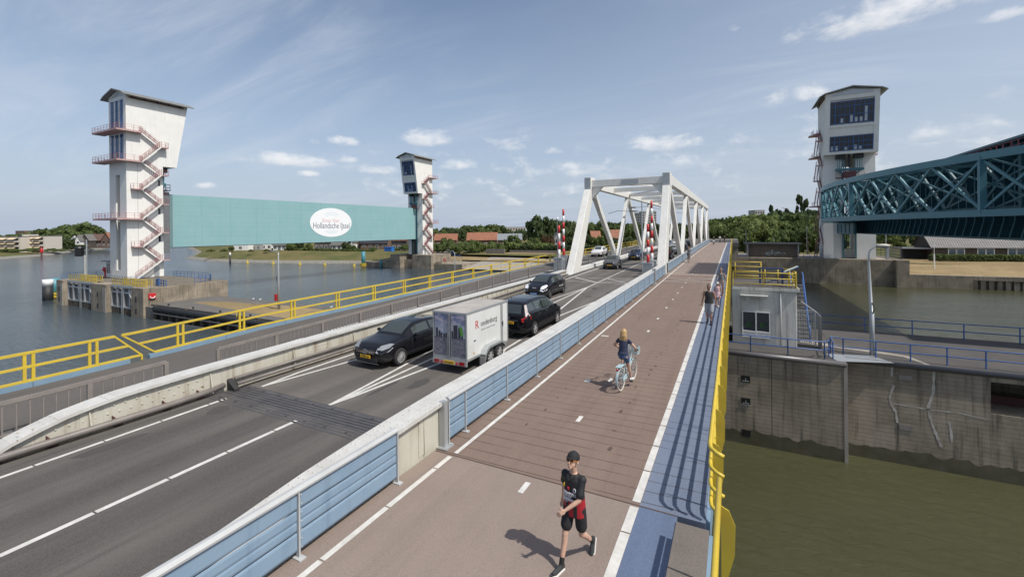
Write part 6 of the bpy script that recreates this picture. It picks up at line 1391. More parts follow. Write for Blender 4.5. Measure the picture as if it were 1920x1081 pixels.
# ================================================================== VEHICLES
tyre_m = mat('tyre', (.018, .018, .018), .8); alloy = mat('alloy', (.48, .48, .49), .3, .35); alloyd = mat('alloy_dark', (.14, .14, .145), .35, .4)
plate_y = mat('plate_yellow', (.72, .42, .02), .5); plate_b = mat('plate_blue', (.05, .22, .55), .5); ink = mat('plate_ink', (.02, .02, .02), .6)
lampg = mat('headlamp', (.55, .58, .62), .12, .3, coat=.6); lampr = mat('tail_lamp', (.32, .010, .012), .15, coat=.5); carglass = mat('car_glass', (.045, .055, .052), .03, spec=1.0); trim = mat('car_trim', (.02, .02, .022), .5)
def paint(name, c): return mat(name, c, .06, .0, coat=0, spec=.42)
def wheel(root, x, y, r, wd, side, rim_m, spokes=10):
    w = thing('wheel', None, None, (x, y, r)); w.parent = root
    prof = [(-.5, .66), (-.5, .90), (-.42, .98), (-.2, 1.0), (.2, 1.0), (.42, .98), (.5, .90), (.5, .66)]
    q = MB(); n = 28
    vs = []
    for k in range(n):
        a = 2 * math.pi * k / n
        for u, rr in prof: vs.append((u * wd, rr * r * math.cos(a), rr * r * math.sin(a)))
    m_ = len(prof); q.add(vs, [(k * m_ + i, k * m_ + i + 1, ((k + 1) % n) * m_ + i + 1, ((k + 1) % n) * m_ + i) for k in range(n) for i in range(m_ - 1)]); q.build('tyre', tyre_m, w, True)
    q = MB(); q.tube([(side * wd * .18, 0, 0), (side * wd * .24, 0, 0)], r * .66, 24); q.build('rim_back', alloyd, w)
    q = MB(); e = side * wd * .38
    for k in range(spokes):
        a = 2 * math.pi * k / spokes; q.bar((e, .10 * r * math.cos(a), .10 * r * math.sin(a)), (e, .66 * r * math.cos(a), .66 * r * math.sin(a)), .022 if spokes > 8 else .045, .03, (1, 0, 0))
    ring = [(e, .665 * r * math.cos(2 * math.pi * k / 24), .665 * r * math.sin(2 * math.pi * k / 24)) for k in range(25)]; q.tube(ring, .014, 6); q.tube([(e - side * .01, 0, 0), (e + side * .02, 0, 0)], .06, 10)
    q.build('rim', rim_m, w)
def split_mats(me, names, mats_, parent):
    res = []
    for i, (nm, mm) in enumerate(zip(names, mats_)):
        bm = bmesh.new(); bm.from_mesh(me); bmesh.ops.delete(bm, geom=[f for f in bm.faces if f.material_index != i], context='FACES')
        if not bm.faces: bm.free(); continue
        m2 = bpy.data.meshes.new(nm); bm.to_mesh(m2); bm.free(); m2.materials.clear(); m2.materials.append(mm)
        m2.polygons.foreach_set('material_index', [0] * len(m2.polygons)); m2.shade_smooth(); o = bpy.data.objects.new(nm, m2); COL.objects.link(o); o.parent = parent; res.append(o)
    return res
def car(name, label, cat, x, y, away, spec, group=None):
    L, Wd, body_m = spec['L'], spec['W'] / 2, spec['paint']
    zt, zs, wf, wt, zbt = spec['zt'], spec['zs'], spec['wf'], spec['wt'], .20
    z = zd(y); root = thing(name, label, cat, (x, y, z + .004), math.pi if away else 0.0, group)
    root.scale = (spec.get('k', .9),) * 3
    st = sorted(set([0, .06, .16, .3, .5, .75, 1.0] + [L - .05, L - .15, L - .3, L - .5] + spec['cuts'] + ys(1.2, L - .6, .3)))
    st = [s for i, s in enumerate(st) if i == 0 or s - st[i - 1] > .035 or s in spec['cuts']]
    rings = []
    for s in st:
        w = Wd * lerp(wf, s); top = lerp(zt, s); sh = min(lerp(zs, s), top - .02); tw = Wd * lerp(wt, s); zb = zbt + (.10 if s < .1 or s > L - .1 else 0)
        pts = [(0, zb), (.75 * w, zb), (.95 * w, zb + .06), (.995 * w, zb + .22), (1.0 * w, zb + (sh - zb) * .62), (.985 * w, sh - .07), (.945 * w, sh)]
        for t_ in (.12, .5, .88): pts.append((.935 * w + (tw - .935 * w) * t_, sh + (top - .035 - sh) * t_))
        pts += [(tw * .96, top - .02), (tw * .84, top - .004), (tw * .42, top + .006), (0, top + .010)]
        rings.append([(px_, s, pz) for px_, pz in pts] + [(-px_, s, pz) for px_, pz in reversed(pts[1:-1])])
    n = len(rings[0]); vs = [p for r in rings for p in r]; fs = []; mi = []
    def inr(a, b, rs): return any(a >= r0 - .001 and b <= r1 + .001 for r0, r1 in rs)
    for i in range(len(st) - 1):
        for k in range(n):
            fs.append((i * n + k, i * n + (k + 1) % n, (i + 1) * n + (k + 1) % n, (i + 1) * n + k)); kk = k if k < 13 else n - 1 - k; m_ = 0
            if 7 <= kk <= 8 and inr(st[i], st[i + 1], spec['side']): m_ = 1
            if kk >= 11 and inr(st[i], st[i + 1], spec['shield']): m_ = 1
            if kk <= 2: m_ = 2
            mi.append(m_)
    for e in (0, len(st) - 1):       # nose and tail: strips between the two halves
        o = e * n
        for k in range(13):
            a, b = k, k + 1; c, d = (n - b) % n, (n - a) % n; f = tuple(dict.fromkeys((o + a, o + b, o + c, o + d)))
            fs.append(f if e else tuple(reversed(f))); mi.append(2 if k < 2 else 0)
    me = bpy.data.meshes.new('b'); me.from_pydata(vs, [], fs)
    for k in range(3): me.materials.append([body_m, carglass, trim][k])
    me.polygons.foreach_set('material_index', mi)
    bm = bmesh.new(); bm.from_mesh(me); bmesh.ops.recalc_face_normals(bm, faces=bm.faces); bm.to_mesh(me); bm.free()
    ob = bpy.data.objects.new('b', me); COL.objects.link(ob); md = ob.modifiers.new('s', 'SUBSURF'); md.levels = 2; md.render_levels = 2
    cm_ = MB(); R = spec['R'] * 1.13
    for yy in spec['axles']:
        for sgn in (-1, 1): cm_.tube([(sgn * (Wd * .62), yy, spec['R']), (sgn * (Wd * 1.2), yy, spec['R'])], R, 28, 0)
    co = cm_.build('c', trim); co.data.materials.clear()
    for k in range(3): co.data.materials.append([body_m, carglass, trim][k])
    co.data.polygons.foreach_set('material_index', [2] * len(co.data.polygons))
    bo = ob.modifiers.new('b', 'BOOLEAN'); bo.object = co; bo.operation = 'DIFFERENCE'; bo.solver = 'EXACT'
    ev = bpy.data.meshes.new_from_object(ob.evaluated_get(bpy.context.evaluated_depsgraph_get()))
    bpy.data.objects.remove(ob); bpy.data.objects.remove(co)
    split_mats(ev, ['body', 'window_glass', 'underbody'], [body_m, carglass, trim], root)
    for yy in spec['axles']:
        for sgn in (-1, 1): wheel(root, sgn * (Wd - .105), yy, spec['R'], .20, sgn, spec.get('rim', alloy), spec.get('spokes', 10))
    if L > 3.5:
        q = MB()
        for sgn in (-1, 1):
            for yy in (spec['mirror'] - .12, spec['mirror'] + 1.02, spec['mirror'] + 1.92): q.tube([(sgn * Wd * .99, yy, .36), (sgn * Wd * 1.003, yy, .58), (sgn * Wd * .99, yy, lerp(zs, yy) - .10), (sgn * Wd * .945, yy, lerp(zs, yy) - .005)], .006, 5)
        q.build('door_seams', groove, root)
    for sgn in (-1, 1):
        yy = spec['mirror']; q = MB(); q.ell((sgn * (Wd + .09), yy, lerp(zs, yy) + .07), (.11, .07, .075), 10); q.bar((sgn * (Wd - .08), yy + .03, lerp(zs, yy) + .02), (sgn * (Wd + .06), yy + .02, lerp(zs, yy) + .05), .05, .04); q.build('mirror', spec.get('mir', body_m), root, True)
    return root
def hook_box(root, name, m, c, sz, rot=0, bevel=.012, rx=0):
    q = MB(); q.box(-sz[0] / 2, sz[0] / 2, -sz[1] / 2, sz[1] / 2, -sz[2] / 2, sz[2] / 2); o = q.build(name, m, root, bevel=bevel); o.location = c; o.rotation_euler = (rx, 0, rot); return o
def plate(root, y, z, m, txt, back=False, w=.50):
    o = hook_box(root, 'number_plate', m, (0, y, z), (w, .02, .115), bevel=.004)
    s = 1 if back else -1; text_mesh('plate_text', txt, .105, ink if m is not plate_b else whitepaint, o, frame_mtx((0, s * .012, -.003), (-s, 0, 0) if back else (1, 0, 0), (0, 0, 1)), .001, sx=.95)
def patch(root, name, m, pts, thick=.02):
    """lamp shape from 3-D corner points, given a little depth along its own normal"""
    P = [Vector(p) for p in pts]; nn = (P[1] - P[0]).cross(P[2] - P[0]).normalized(); q = MB(); n = len(P); c = sum(P, Vector()) / n
    vs = [p - nn * thick for p in P] + [c + (p - c) * .94 + nn * thick for p in P]
    q.add(vs, [tuple(range(n)), tuple(reversed(range(n, 2 * n)))] + [(i, i + n, (i + 1) % n + n, (i + 1) % n) for i in range(n)]); return q.build(name, m, root)

blackcar = paint('black_car_paint', (.010, .010, .012)); bluecar = paint('navy_car_paint', (.022, .030, .065)); greycar = paint('grey_car_paint', (.085, .088, .095)); vanp = paint('dark_van_paint', (.020, .020, .022)); silver = paint('silver_car_paint', (.30, .31, .32))
HATCH = dict(L=4.29, W=1.80, paint=blackcar, R=.325, axles=[.86, 3.54], mirror=1.60, cuts=[1.12, 1.9, 2.55, 2.68, 3.35, 3.70, 4.05], spokes=14,
    zt=[(0, .66), (.06, .74), (.3, .86), (.75, .93), (1.12, 1.00), (1.5, 1.22), (1.9, 1.385), (2.4, 1.43), (3.0, 1.405), (3.6, 1.33), (3.75, 1.27), (4.05, 1.02), (4.2, .90), (4.29, .82)],
    zs=[(0, .60), (.3, .80), (.75, .88), (1.12, .93), (2.5, .97), (3.6, 1.02), (4.1, .98), (4.29, .8)],
    wf=[(0, .72), (.06, .80), (.16, .88), (.3, .94), (.6, .985), (1, 1), (3.4, 1), (3.9, .96), (4.15, .90), (4.29, .82)],
    wt=[(0, .60), (.3, .74), (1.12, .78), (1.9, .66), (2.6, .66), (3.6, .62), (4.05, .66), (4.29, .68)], side=[(1.62, 2.55), (2.68, 3.35), (3.42, 3.62)], shield=[(1.2, 1.9), (3.72, 4.05)])
HATCH['cuts'] += [1.62, 1.2, 3.42, 3.62, 3.72]
LEAF = dict(L=4.44, W=1.77, paint=blackcar, R=.315, axles=[.92, 3.62], mirror=1.62, spokes=7, rim=alloyd, cuts=[1.0, 1.12, 1.55, 1.95, 2.65, 2.76, 3.4, 3.5, 3.75, 3.85, 4.2],
    zt=[(0, .62), (.06, .72), (.3, .87), (.7, .98), (1.0, 1.06), (1.5, 1.32), (1.95, 1.50), (2.5, 1.55), (3.2, 1.53), (3.85, 1.42), (4.2, 1.12), (4.36, .92), (4.44, .80)],
    zs=[(0, .56), (.3, .80), (.7, .88), (1.1, .95), (2.6, 1.0), (3.7, 1.06), (4.2, 1.04), (4.44, .78)],
    wf=[(0, .66), (.06, .76), (.16, .84), (.3, .91), (.6, .97), (1, 1), (3.5, 1), (4.0, .95), (4.3, .88), (4.44, .80)],
    wt=[(0, .54), (.3, .70), (1.0, .76), (1.95, .68), (2.6, .67), (3.8, .62), (4.2, .62), (4.44, .66)], side=[(1.55, 2.65), (2.76, 3.4), (3.5, 3.75)], shield=[(1.12, 1.95), (3.85, 4.2)])
MPV = dict(L=4.56, W=1.85, paint=blackcar, R=.33, axles=[.92, 3.69], mirror=1.45, spokes=6, cuts=[.95, 1.05, 1.40, 1.85, 2.60, 2.70, 3.45, 3.55, 4.15, 4.25, 4.45],
    zt=[(0, .62), (.06, .74), (.3, .92), (.7, 1.03), (.95, 1.10), (1.4, 1.38), (1.85, 1.58), (2.4, 1.645), (3.4, 1.63), (4.0, 1.58), (4.25, 1.52), (4.45, 1.10), (4.52, .95), (4.56, .80)],
    zs=[(0, .58), (.3, .84), (.7, .94), (1.1, 1.0), (2.6, 1.05), (3.7, 1.10), (4.3, 1.10), (4.56, .78)],
    wf=[(0, .68), (.06, .78), (.16, .86), (.3, .93), (.6, .98), (1, 1), (3.9, 1), (4.3, .95), (4.5, .90), (4.56, .84)],
    wt=[(0, .56), (.3, .72), (.95, .78), (1.85, .70), (2.6, .70), (4.2, .66), (4.45, .74), (4.56, .76)], side=[(1.4, 2.6), (2.7, 3.45), (3.55, 4.15)], shield=[(1.05, 1.85), (4.25, 4.45)])
TINY = dict(L=2.70, W=1.62, paint=greycar, R=.29, axles=[.55, 2.25], mirror=1.05, spokes=6, cuts=[.60, .70, 1.05, 1.25, 1.95, 2.15, 2.35, 2.58],
    zt=[(0, .66), (.06, .80), (.3, .95), (.6, 1.05), (1.0, 1.35), (1.25, 1.50), (1.7, 1.55), (2.2, 1.50), (2.58, 1.08), (2.70, .85)],
    zs=[(0, .60), (.3, .88), (.6, .96), (2.0, 1.02), (2.5, 1.0), (2.7, .8)], wf=[(0, .80), (.06, .88), (.16, .94), (.3, .98), (.6, 1), (2.3, 1), (2.6, .94), (2.7, .88)],
    wt=[(0, .66), (.3, .76), (.6, .82), (1.25, .74), (2.2, .72), (2.7, .74)], side=[(1.05, 1.95)], shield=[(.70, 1.25), (2.35, 2.58)])
def face(root, sp, big=True, light=lampg, dark=None):
    """head-lamps, grille and lower intake on the nose (y=0)"""
    Wd = sp['W'] / 2; z = lerp(sp['zs'], .2)
    for s in (-1, 1):
        patch(root, 'headlight', light, [(s * Wd * .50, .015, z - .12), (s * Wd * .53, .10, z + .03), (s * Wd * .82, .34, z + .04), (s * Wd * .945, .50, z + .01), (s * Wd * .93, .30, z - .09), (s * Wd * .74, .07, z - .16)][::s], .03)
    hook_box(root, 'grille', trim, (0, .0, z - .10), (Wd * .92, .05, .17))
    hook_box(root, 'lower_intake', trim, (0, .01, .34), (Wd * 1.15, .05, .14))

m1 = car('car', 'glossy black hatchback with a three-pointed star grille coming towards the camera in the left lane', 'car', -10.80, 10.55, False, HATCH)
m1.rotation_euler[2] = rad(-2.0)
face(m1, HATCH)
for s in (-1, 1): patch(m1, 'headlight_glass', mat('lamp_smoke', (.22, .24, .26), .08), [(s * .50, .05, .72), (s * .54, .20, .83), (s * .74, .46, .885), (s * .85, .56, .86), (s * .83, .34, .76), (s * .68, .10, .69)][::s], .03)
q = MB(); q.box(-.46, .46, -.055, -.03, .60, .625); q.box(-.46, .46, -.055, -.03, .655, .675); q.build('grille_bar', chrome, m1)
q = MB(); R_ = .085; q.tube([(R_ * math.cos(k * .3927), -.06, .635 + R_ * math.sin(k * .3927)) for k in range(17)], .012, 6)
for a in (90, 210, 330): q.bar((0, -.065, .635), (R_ * math.cos(rad(a)), -.065, .635 + R_ * math.sin(rad(a))), .018, .01, (0, 1, 0))
q.build('star_emblem', chrome, m1); plate(m1, -.05, .46, plate_y, '8-SER-46')
for s in (-1, 1):
    q = MB(); q.bar((s * .80, 1.75, .985), (s * .815, 3.3, 1.045), .02, .018); q.build('window_trim', chrome, m1)
    for yy in (2.45, 3.25): hook_box(m1, 'door_handle', blackcar, (s * .895, yy, .86), (.03, .17, .03))
hook_box(m1, 'front_lip', chrome, (0, -.02, .235), (1.2, .03, .018), bevel=.004)
m2 = car('car', 'black electric hatchback with bright headlamps and a blue number plate in the left lane', 'car', -11.08, 24.62, False, LEAF)
face(m2, LEAF)
for s in (-1, 1): patch(m2, 'headlight_glass', mat('lamp_bright', (.75, .78, .82), .1), [(s * .46, .08, .76), (s * .50, .30, .90), (s * .70, .62, .97), (s * .80, .62, .92), (s * .78, .34, .80), (s * .66, .12, .72)][::s], .03)
plate(m2, -.03, .42, plate_b, 'H-478-NK')
hook_box(m2, 'charge_flap', greysteel, (0, .10, .80), (.30, .03, .10), rx=-.6)
for s in (-1, 1):
    for yy in (2.5, 3.3): hook_box(m2, 'door_handle', alloyd, (s * .885, yy, .90), (.03, .17, .03))
    o = text_mesh('side_lettering', 'taxi centrale', .16, whitepaint, m2, frame_mtx((s * .888, 3.05, .70), (0, s, 0), (0, 0, 1)), .002)
m3 = car('car', 'black people carrier with red and white tail lamps towing the white trailer', 'car', -8.17, 19.88, True, MPV)
m3.rotation_euler[2] = math.pi - rad(.5)
z = 1.0
for s in (-1, 1):
    patch(m3, 'tail_light', lampr, [(s * .60, 4.56, .88), (s * .80, 4.44, .96), (s * .885, 4.12, 1.0), (s * .90, 4.08, .86), (s * .82, 4.42, .78), (s * .62, 4.55, .76)][::-s], .025)
    patch(m3, 'tail_light', mat('clear_lamp', (.62, .55, .53), .2), [(s * .775, 4.43, .98), (s * .70, 4.36, 1.32), (s * .66, 4.32, 1.48), (s * .71, 4.27, 1.50), (s * .80, 4.30, 1.22), (s * .875, 4.20, 1.0)][::-s], .018)
    for yy in (2.4, 3.25): hook_box(m3, 'door_handle', chrome, (s * .925, yy, .95), (.03, .17, .03))
plate(m3, 4.60, .70, plate_y, '55-XLN-4', True)
hook_box(m3, 'tail_trim', chrome, (0, 4.585, .80), (.9, .02, .03), bevel=.004); q = MB(); q.tube([(.2, 3.9, 1.62), (.2, 4.0, 1.85)], .008, 5); q.build('aerial', trim, m3)
q = MB(); q.tube([(0, 4.5, .42), (0, 4.78, .42)], .03, 8); q.ell((0, 4.8, .45), (.04, .04, .04), 8); q.build('tow_ball', trim, m3)
hook_box(m3, 'emblem', chrome, (0, 4.58, .90), (.10, .02, .12))
m4 = car('car', 'small grey two-door city car under the truss portal in the left lane', 'car', -11.2, 43.6, False, TINY); face(m4, TINY); plate(m4, -.03, .48, plate_y, '7-KJZ-90')
B2 = dict(LEAF); B2.update(paint=bluecar, W=1.72, L=4.44, rim=alloy); m5 = car('car', 'dark blue hatchback behind the small grey car', 'car', -11.25, 55.6, False, B2); face(m5, B2); plate(m5, -.03, .48, plate_y, '12-TDB-6')
VAN = dict(MPV); VAN.update(W=1.95, paint=vanp, L=4.56, zt=[(0, .66), (.06, .85), (.3, 1.1), (.7, 1.2), (.95, 1.3), (1.4, 1.7), (1.85, 1.88), (4.25, 1.88), (4.40, 1.72), (4.45, 1.5), (4.56, .9)], wt=[(0, .6), (.3, .75), (1, .82), (1.85, .84), (4.3, .84), (4.56, .86)])
m6 = car('van', 'dark van driving away in the right lane inside the truss', 'van', -7.95, 62.3, True, VAN); plate(m6, 4.60, .6, plate_y, 'V-301-RT', True)
for s in (-1, 1): hook_box(m6, 'tail_light', lampr, (s * .82, 4.50, 1.05), (.12, .10, .30))
for (x, y, aw, pm, lb) in ((-8.0, 72, True, silver, 'silver car driving away ahead of the dark van'), (-8.0, 84, True, bluecar, 'dark blue car farther ahead in the right lane inside the truss'), (-8.0, 97, True, blackcar, 'black car near the far end of the truss'), (-11.6, 90, False, silver, 'pale silver car coming in the left lane deep inside the truss')):
    S = dict(LEAF); S.update(paint=pm); c_ = car('car', lb, 'car', x, y, aw, S)
    for s in (-1, 1): hook_box(c_, 'tail_light' if aw else 'headlight', lampr if aw else lampg, (s * .70, 4.36 if aw else .12, .95 if aw else .74), (.2, .12, .16))
S = dict(LEAF); S.update(paint=paint('white_car_paint', (.6, .6, .6))); c_ = car('car', 'small white car on the outer lane behind the truss', 'car', -16.8, 58, False, S); c_.location.z = zo(58) - .03
# ---- trailer
tx, ty = -8.08, 11.42; tz = zd(13); TL = thing('box_trailer', 'white two-axle box trailer with a logo and city photo on its rear doors', 'trailer', (tx, ty, tz + .004)); ww = .78; LL = 3.15
TL.rotation_euler[2] = rad(.3); TL.scale = (.80, .885, .86)
box_m = mat('trailer_white', (.66, .67, .66), .35, col2=(.58, .59, .57), nscale=1.2, streak=(.40, .38, .34), sst=.35); roof_m = mat('trailer_roof', (.42, .39, .35), .6, col2=(.30, .275, .245), nscale=1.6, nmix=.6)
q = MB(); q.box(-ww, ww, .02, LL, .50, 2.18); q.build('box_body', box_m, TL, bevel=.03)
q = MB(); q.box(-ww + .02, ww - .02, .04, LL - .02, 2.181, 2.215); q.build('roof', roof_m, TL, bevel=.015)
q = MB()
for x in (-ww, ww): q.box(x - .025, x + .025, -.02, .03, .50, 2.22); q.box(x - .025, x + .025, LL - .02, LL + .02, .50, 2.22)
for z in (.50, 2.18): q.box(-ww, ww, -.021, .029, z - .03, z + .03)
q.box(-.03, .03, -.03, .019, .53, 2.15)
for s in (-1, 1): q.box(s * ww - .03, s * ww + .03, .03, LL, 2.16, 2.225); q.box(s * ww - .03, s * ww + .03, .03, LL, .44, .52)
q.box(ww + .001, ww + .03, 2.55, 2.60, .52, 2.16); q.box(ww + .001, ww + .03, 2.66, 2.70, .52, 2.16)
q.build('edge_frame', galv, TL)
pm = bpy.data.materials.new('door_photo'); pm.use_nodes = True; t = NT(pm.node_tree); b = t.n('ShaderNodeBsdfPrincipled'); o = t.n('ShaderNodeOutputMaterial'); t.l(b.outputs[0], o.inputs[0]); tcn = t.n('ShaderNodeTexCoord'); P = tcn.outputs['Object']; sp = t.n('ShaderNodeSeparateXYZ'); t.l(P, sp.inputs[0])
zz_ = sp.outputs[2]; cl_ = t.ramp(t.noise(t.scl(P, (1, 1, 2.5)), 2.4, 5, .6), .42, .65)
skyc = t.mix(cl_, (.13, .16, .30), (.46, .42, .50)); skyc = t.mix(t.ramp(zz_, 2.1, 1.5), skyc, t.mix(cl_, (.32, .36, .46), (.52, .50, .54)))
wat = t.mix(t.ramp(t.noise(t.scl(P, (1, 1, 6)), 6, 4), .35, .65), (.09, .095, .13), (.24, .24, .28))
t.l(t.mix(t.m('GREATER_THAN', zz_, 1.28), wat, skyc), b.inputs['Base Color']); b.inputs['Roughness'].default_value = .25
for s in (-1, 1):
    q = MB(); x0, x1 = (.05, ww - .06) if s > 0 else (-ww + .06, -.05); q.box(x0, x1, -.012, .018, .58, 2.12); dr = q.build('rear_door', pm, TL)
    q = MB(); rr = random.Random(s + 4); blocks = [(-.66, .1, .3), (-.52, .08, .20), (-.42, .07, .12), (-.3, .1, .10), (-.18, .07, .14)] if s < 0 else [(.10, .08, .22), (.20, .18, .44), (.42, .10, .36), (.56, .08, .18)]
    for (bx, bw, bh) in blocks: q.box(bx, bx + bw, -.018, -.0121, 1.26, 1.30 + bh)
    q.build('photo_skyline', mat('skyline_dark', (.035, .035, .05), .4), dr)
    q = MB()
    for z in (.75, 1.95): q.box(s * ww - .04 * s - .1, s * ww - .04 * s + .06, -.035, -.019, z - .02, z + .02)
    q.build('hinge', greysteel, dr)
q = MB(); q.add([(.46, -.022, 1.72), (.60, -.022, 1.68), (.66, -.022, 1.38), (.54, -.022, 1.36)], [(0, 1, 2, 3)]); q.add([(.46, -.020, 1.72), (.60, -.020, 1.68), (.66, -.020, 1.38), (.54, -.020, 1.36)], [(3, 2, 1, 0)]); q.build('green_sticker', mat('sticker_green', (.10, .32, .05), .4), TL)
q = MB(); q.tube([(-.09, -.03, .55), (-.09, -.03, 2.15)], .012, 6); q.tube([(.09, -.03, .55), (.09, -.03, 2.15)], .012, 6); q.build('lock_rod', greysteel, TL)
q = MB(); q.box(-ww - .03, ww + .03, -.05, .02, .28, .46); q.build('rear_bar', galv, TL)
for s in (-1, 1): 
    q = MB(); q.box(s * .60 - .12, s * .60 + .12, -.065, -.051, .30, .43); q.build('tail_light', lampr, TL)
    q = MB(); q.prism([(s * .36 - .07, .31), (s * .36 + .07, .31), (s * .36, .42)], -.065, -.051, 'y'); q.build('reflector', redpaint, TL)
plate(TL, -.065, .37, plate_y, 'WV-JB-09'); 
# chassis, wheels, mudguards
q = MB(); q.box(-.7, .7, .1, LL, .40, .46)
for s in (-1, 1): q.box(s * .6 - .04, s * .6 + .04, .1, LL, .33, .399)
q.bar((-.5, LL, .42), (0, LL + 1.15, .44), .08, .08); q.bar((.5, LL, .42), (0, LL + 1.15, .44), .08, .08); q.build('chassis', galv, TL)
q = MB(); q.tube([(.15, LL + .6, .1), (.15, LL + .6, .8)], .03, 8); q.tube([(.15, LL + .6, .1), (.15, LL + .61, .09)], .09, 10); q.build('jockey_wheel', trim, TL)
for s in (-1, 1):
    for yy in (1.40, 2.13): wheel(TL, s * (ww + .12), yy, .31, .18, s, alloy, 7)
    q = MB(); pr = [(.94, .33), (.94, .48), (1.08, .64), (1.26, .73), (2.27, .73), (2.45, .64), (2.59, .48), (2.59, .40)]
    for x0 in (ww + .02, ): q.strip([(s * x0, a, b_) for a, b_ in pr], [(s * (x0 + .24), a, b_) for a, b_ in pr]); q.strip([(s * x0, a, b_ + .015) for a, b_ in pr], [(s * (x0 + .24), a, b_ + .015) for a, b_ in pr]); q.strip([(s * (x0 + .24), a, b_ + .015) for a, b_ in pr], [(s * (x0 + .24), a + (.04 if a < 1.7 else -.04), b_ - .07) for a, b_ in pr])
    q.build('mudguard', galv, TL)
    q = MB(); q.box(s * (ww + .14) - .13, s * (ww + .14) + .13, .88, .91, .12, .40); q.build('mud_flap', mat('flap_grey', (.30, .30, .30), .6), TL)
    q = MB(); q.box(s * (ww + .002) - .004, s * (ww + .002) + .004, .45, .53, .62, .67); q.build('side_marker', mat('amber', (.6, .25, .01), .3), TL)
text_mesh('logo_text', 'oodenburg', .30, mat('logo_black', (.025, .025, .03), .5), TL, frame_mtx((ww + .004, 1.62, 1.63), (0, 1, 0), (0, 0, 1)), .002, sx=.95)
text_mesh('logo_initial', 'R', .44, mat('logo_red', (.45, .03, .035), .5), TL, frame_mtx((ww + .004, .72, 1.64), (0, 1, 0), (0, 0, 1)), .003, sx=1.0)
text_mesh('logo_subtitle', 'Systeem wanden & montage', .105, mat('logo_grey', (.30, .30, .31), .5), TL, frame_mtx((ww + .004, 1.55, 1.40), (0, 1, 0), (0, 0, 1)), .002, shear=.1, sx=.9)
q = MB(); q.box(ww + .03, ww + .05, 2.60, 2.72, 1.32, 1.36); q.tube([(ww + .05, 2.68, 1.2), (ww + .05, 2.68, 1.42)], .012, 6); q.box(ww + .001, ww + .02, .50, .62, 1.08, 1.11); q.build('side_latch', trim, TL)

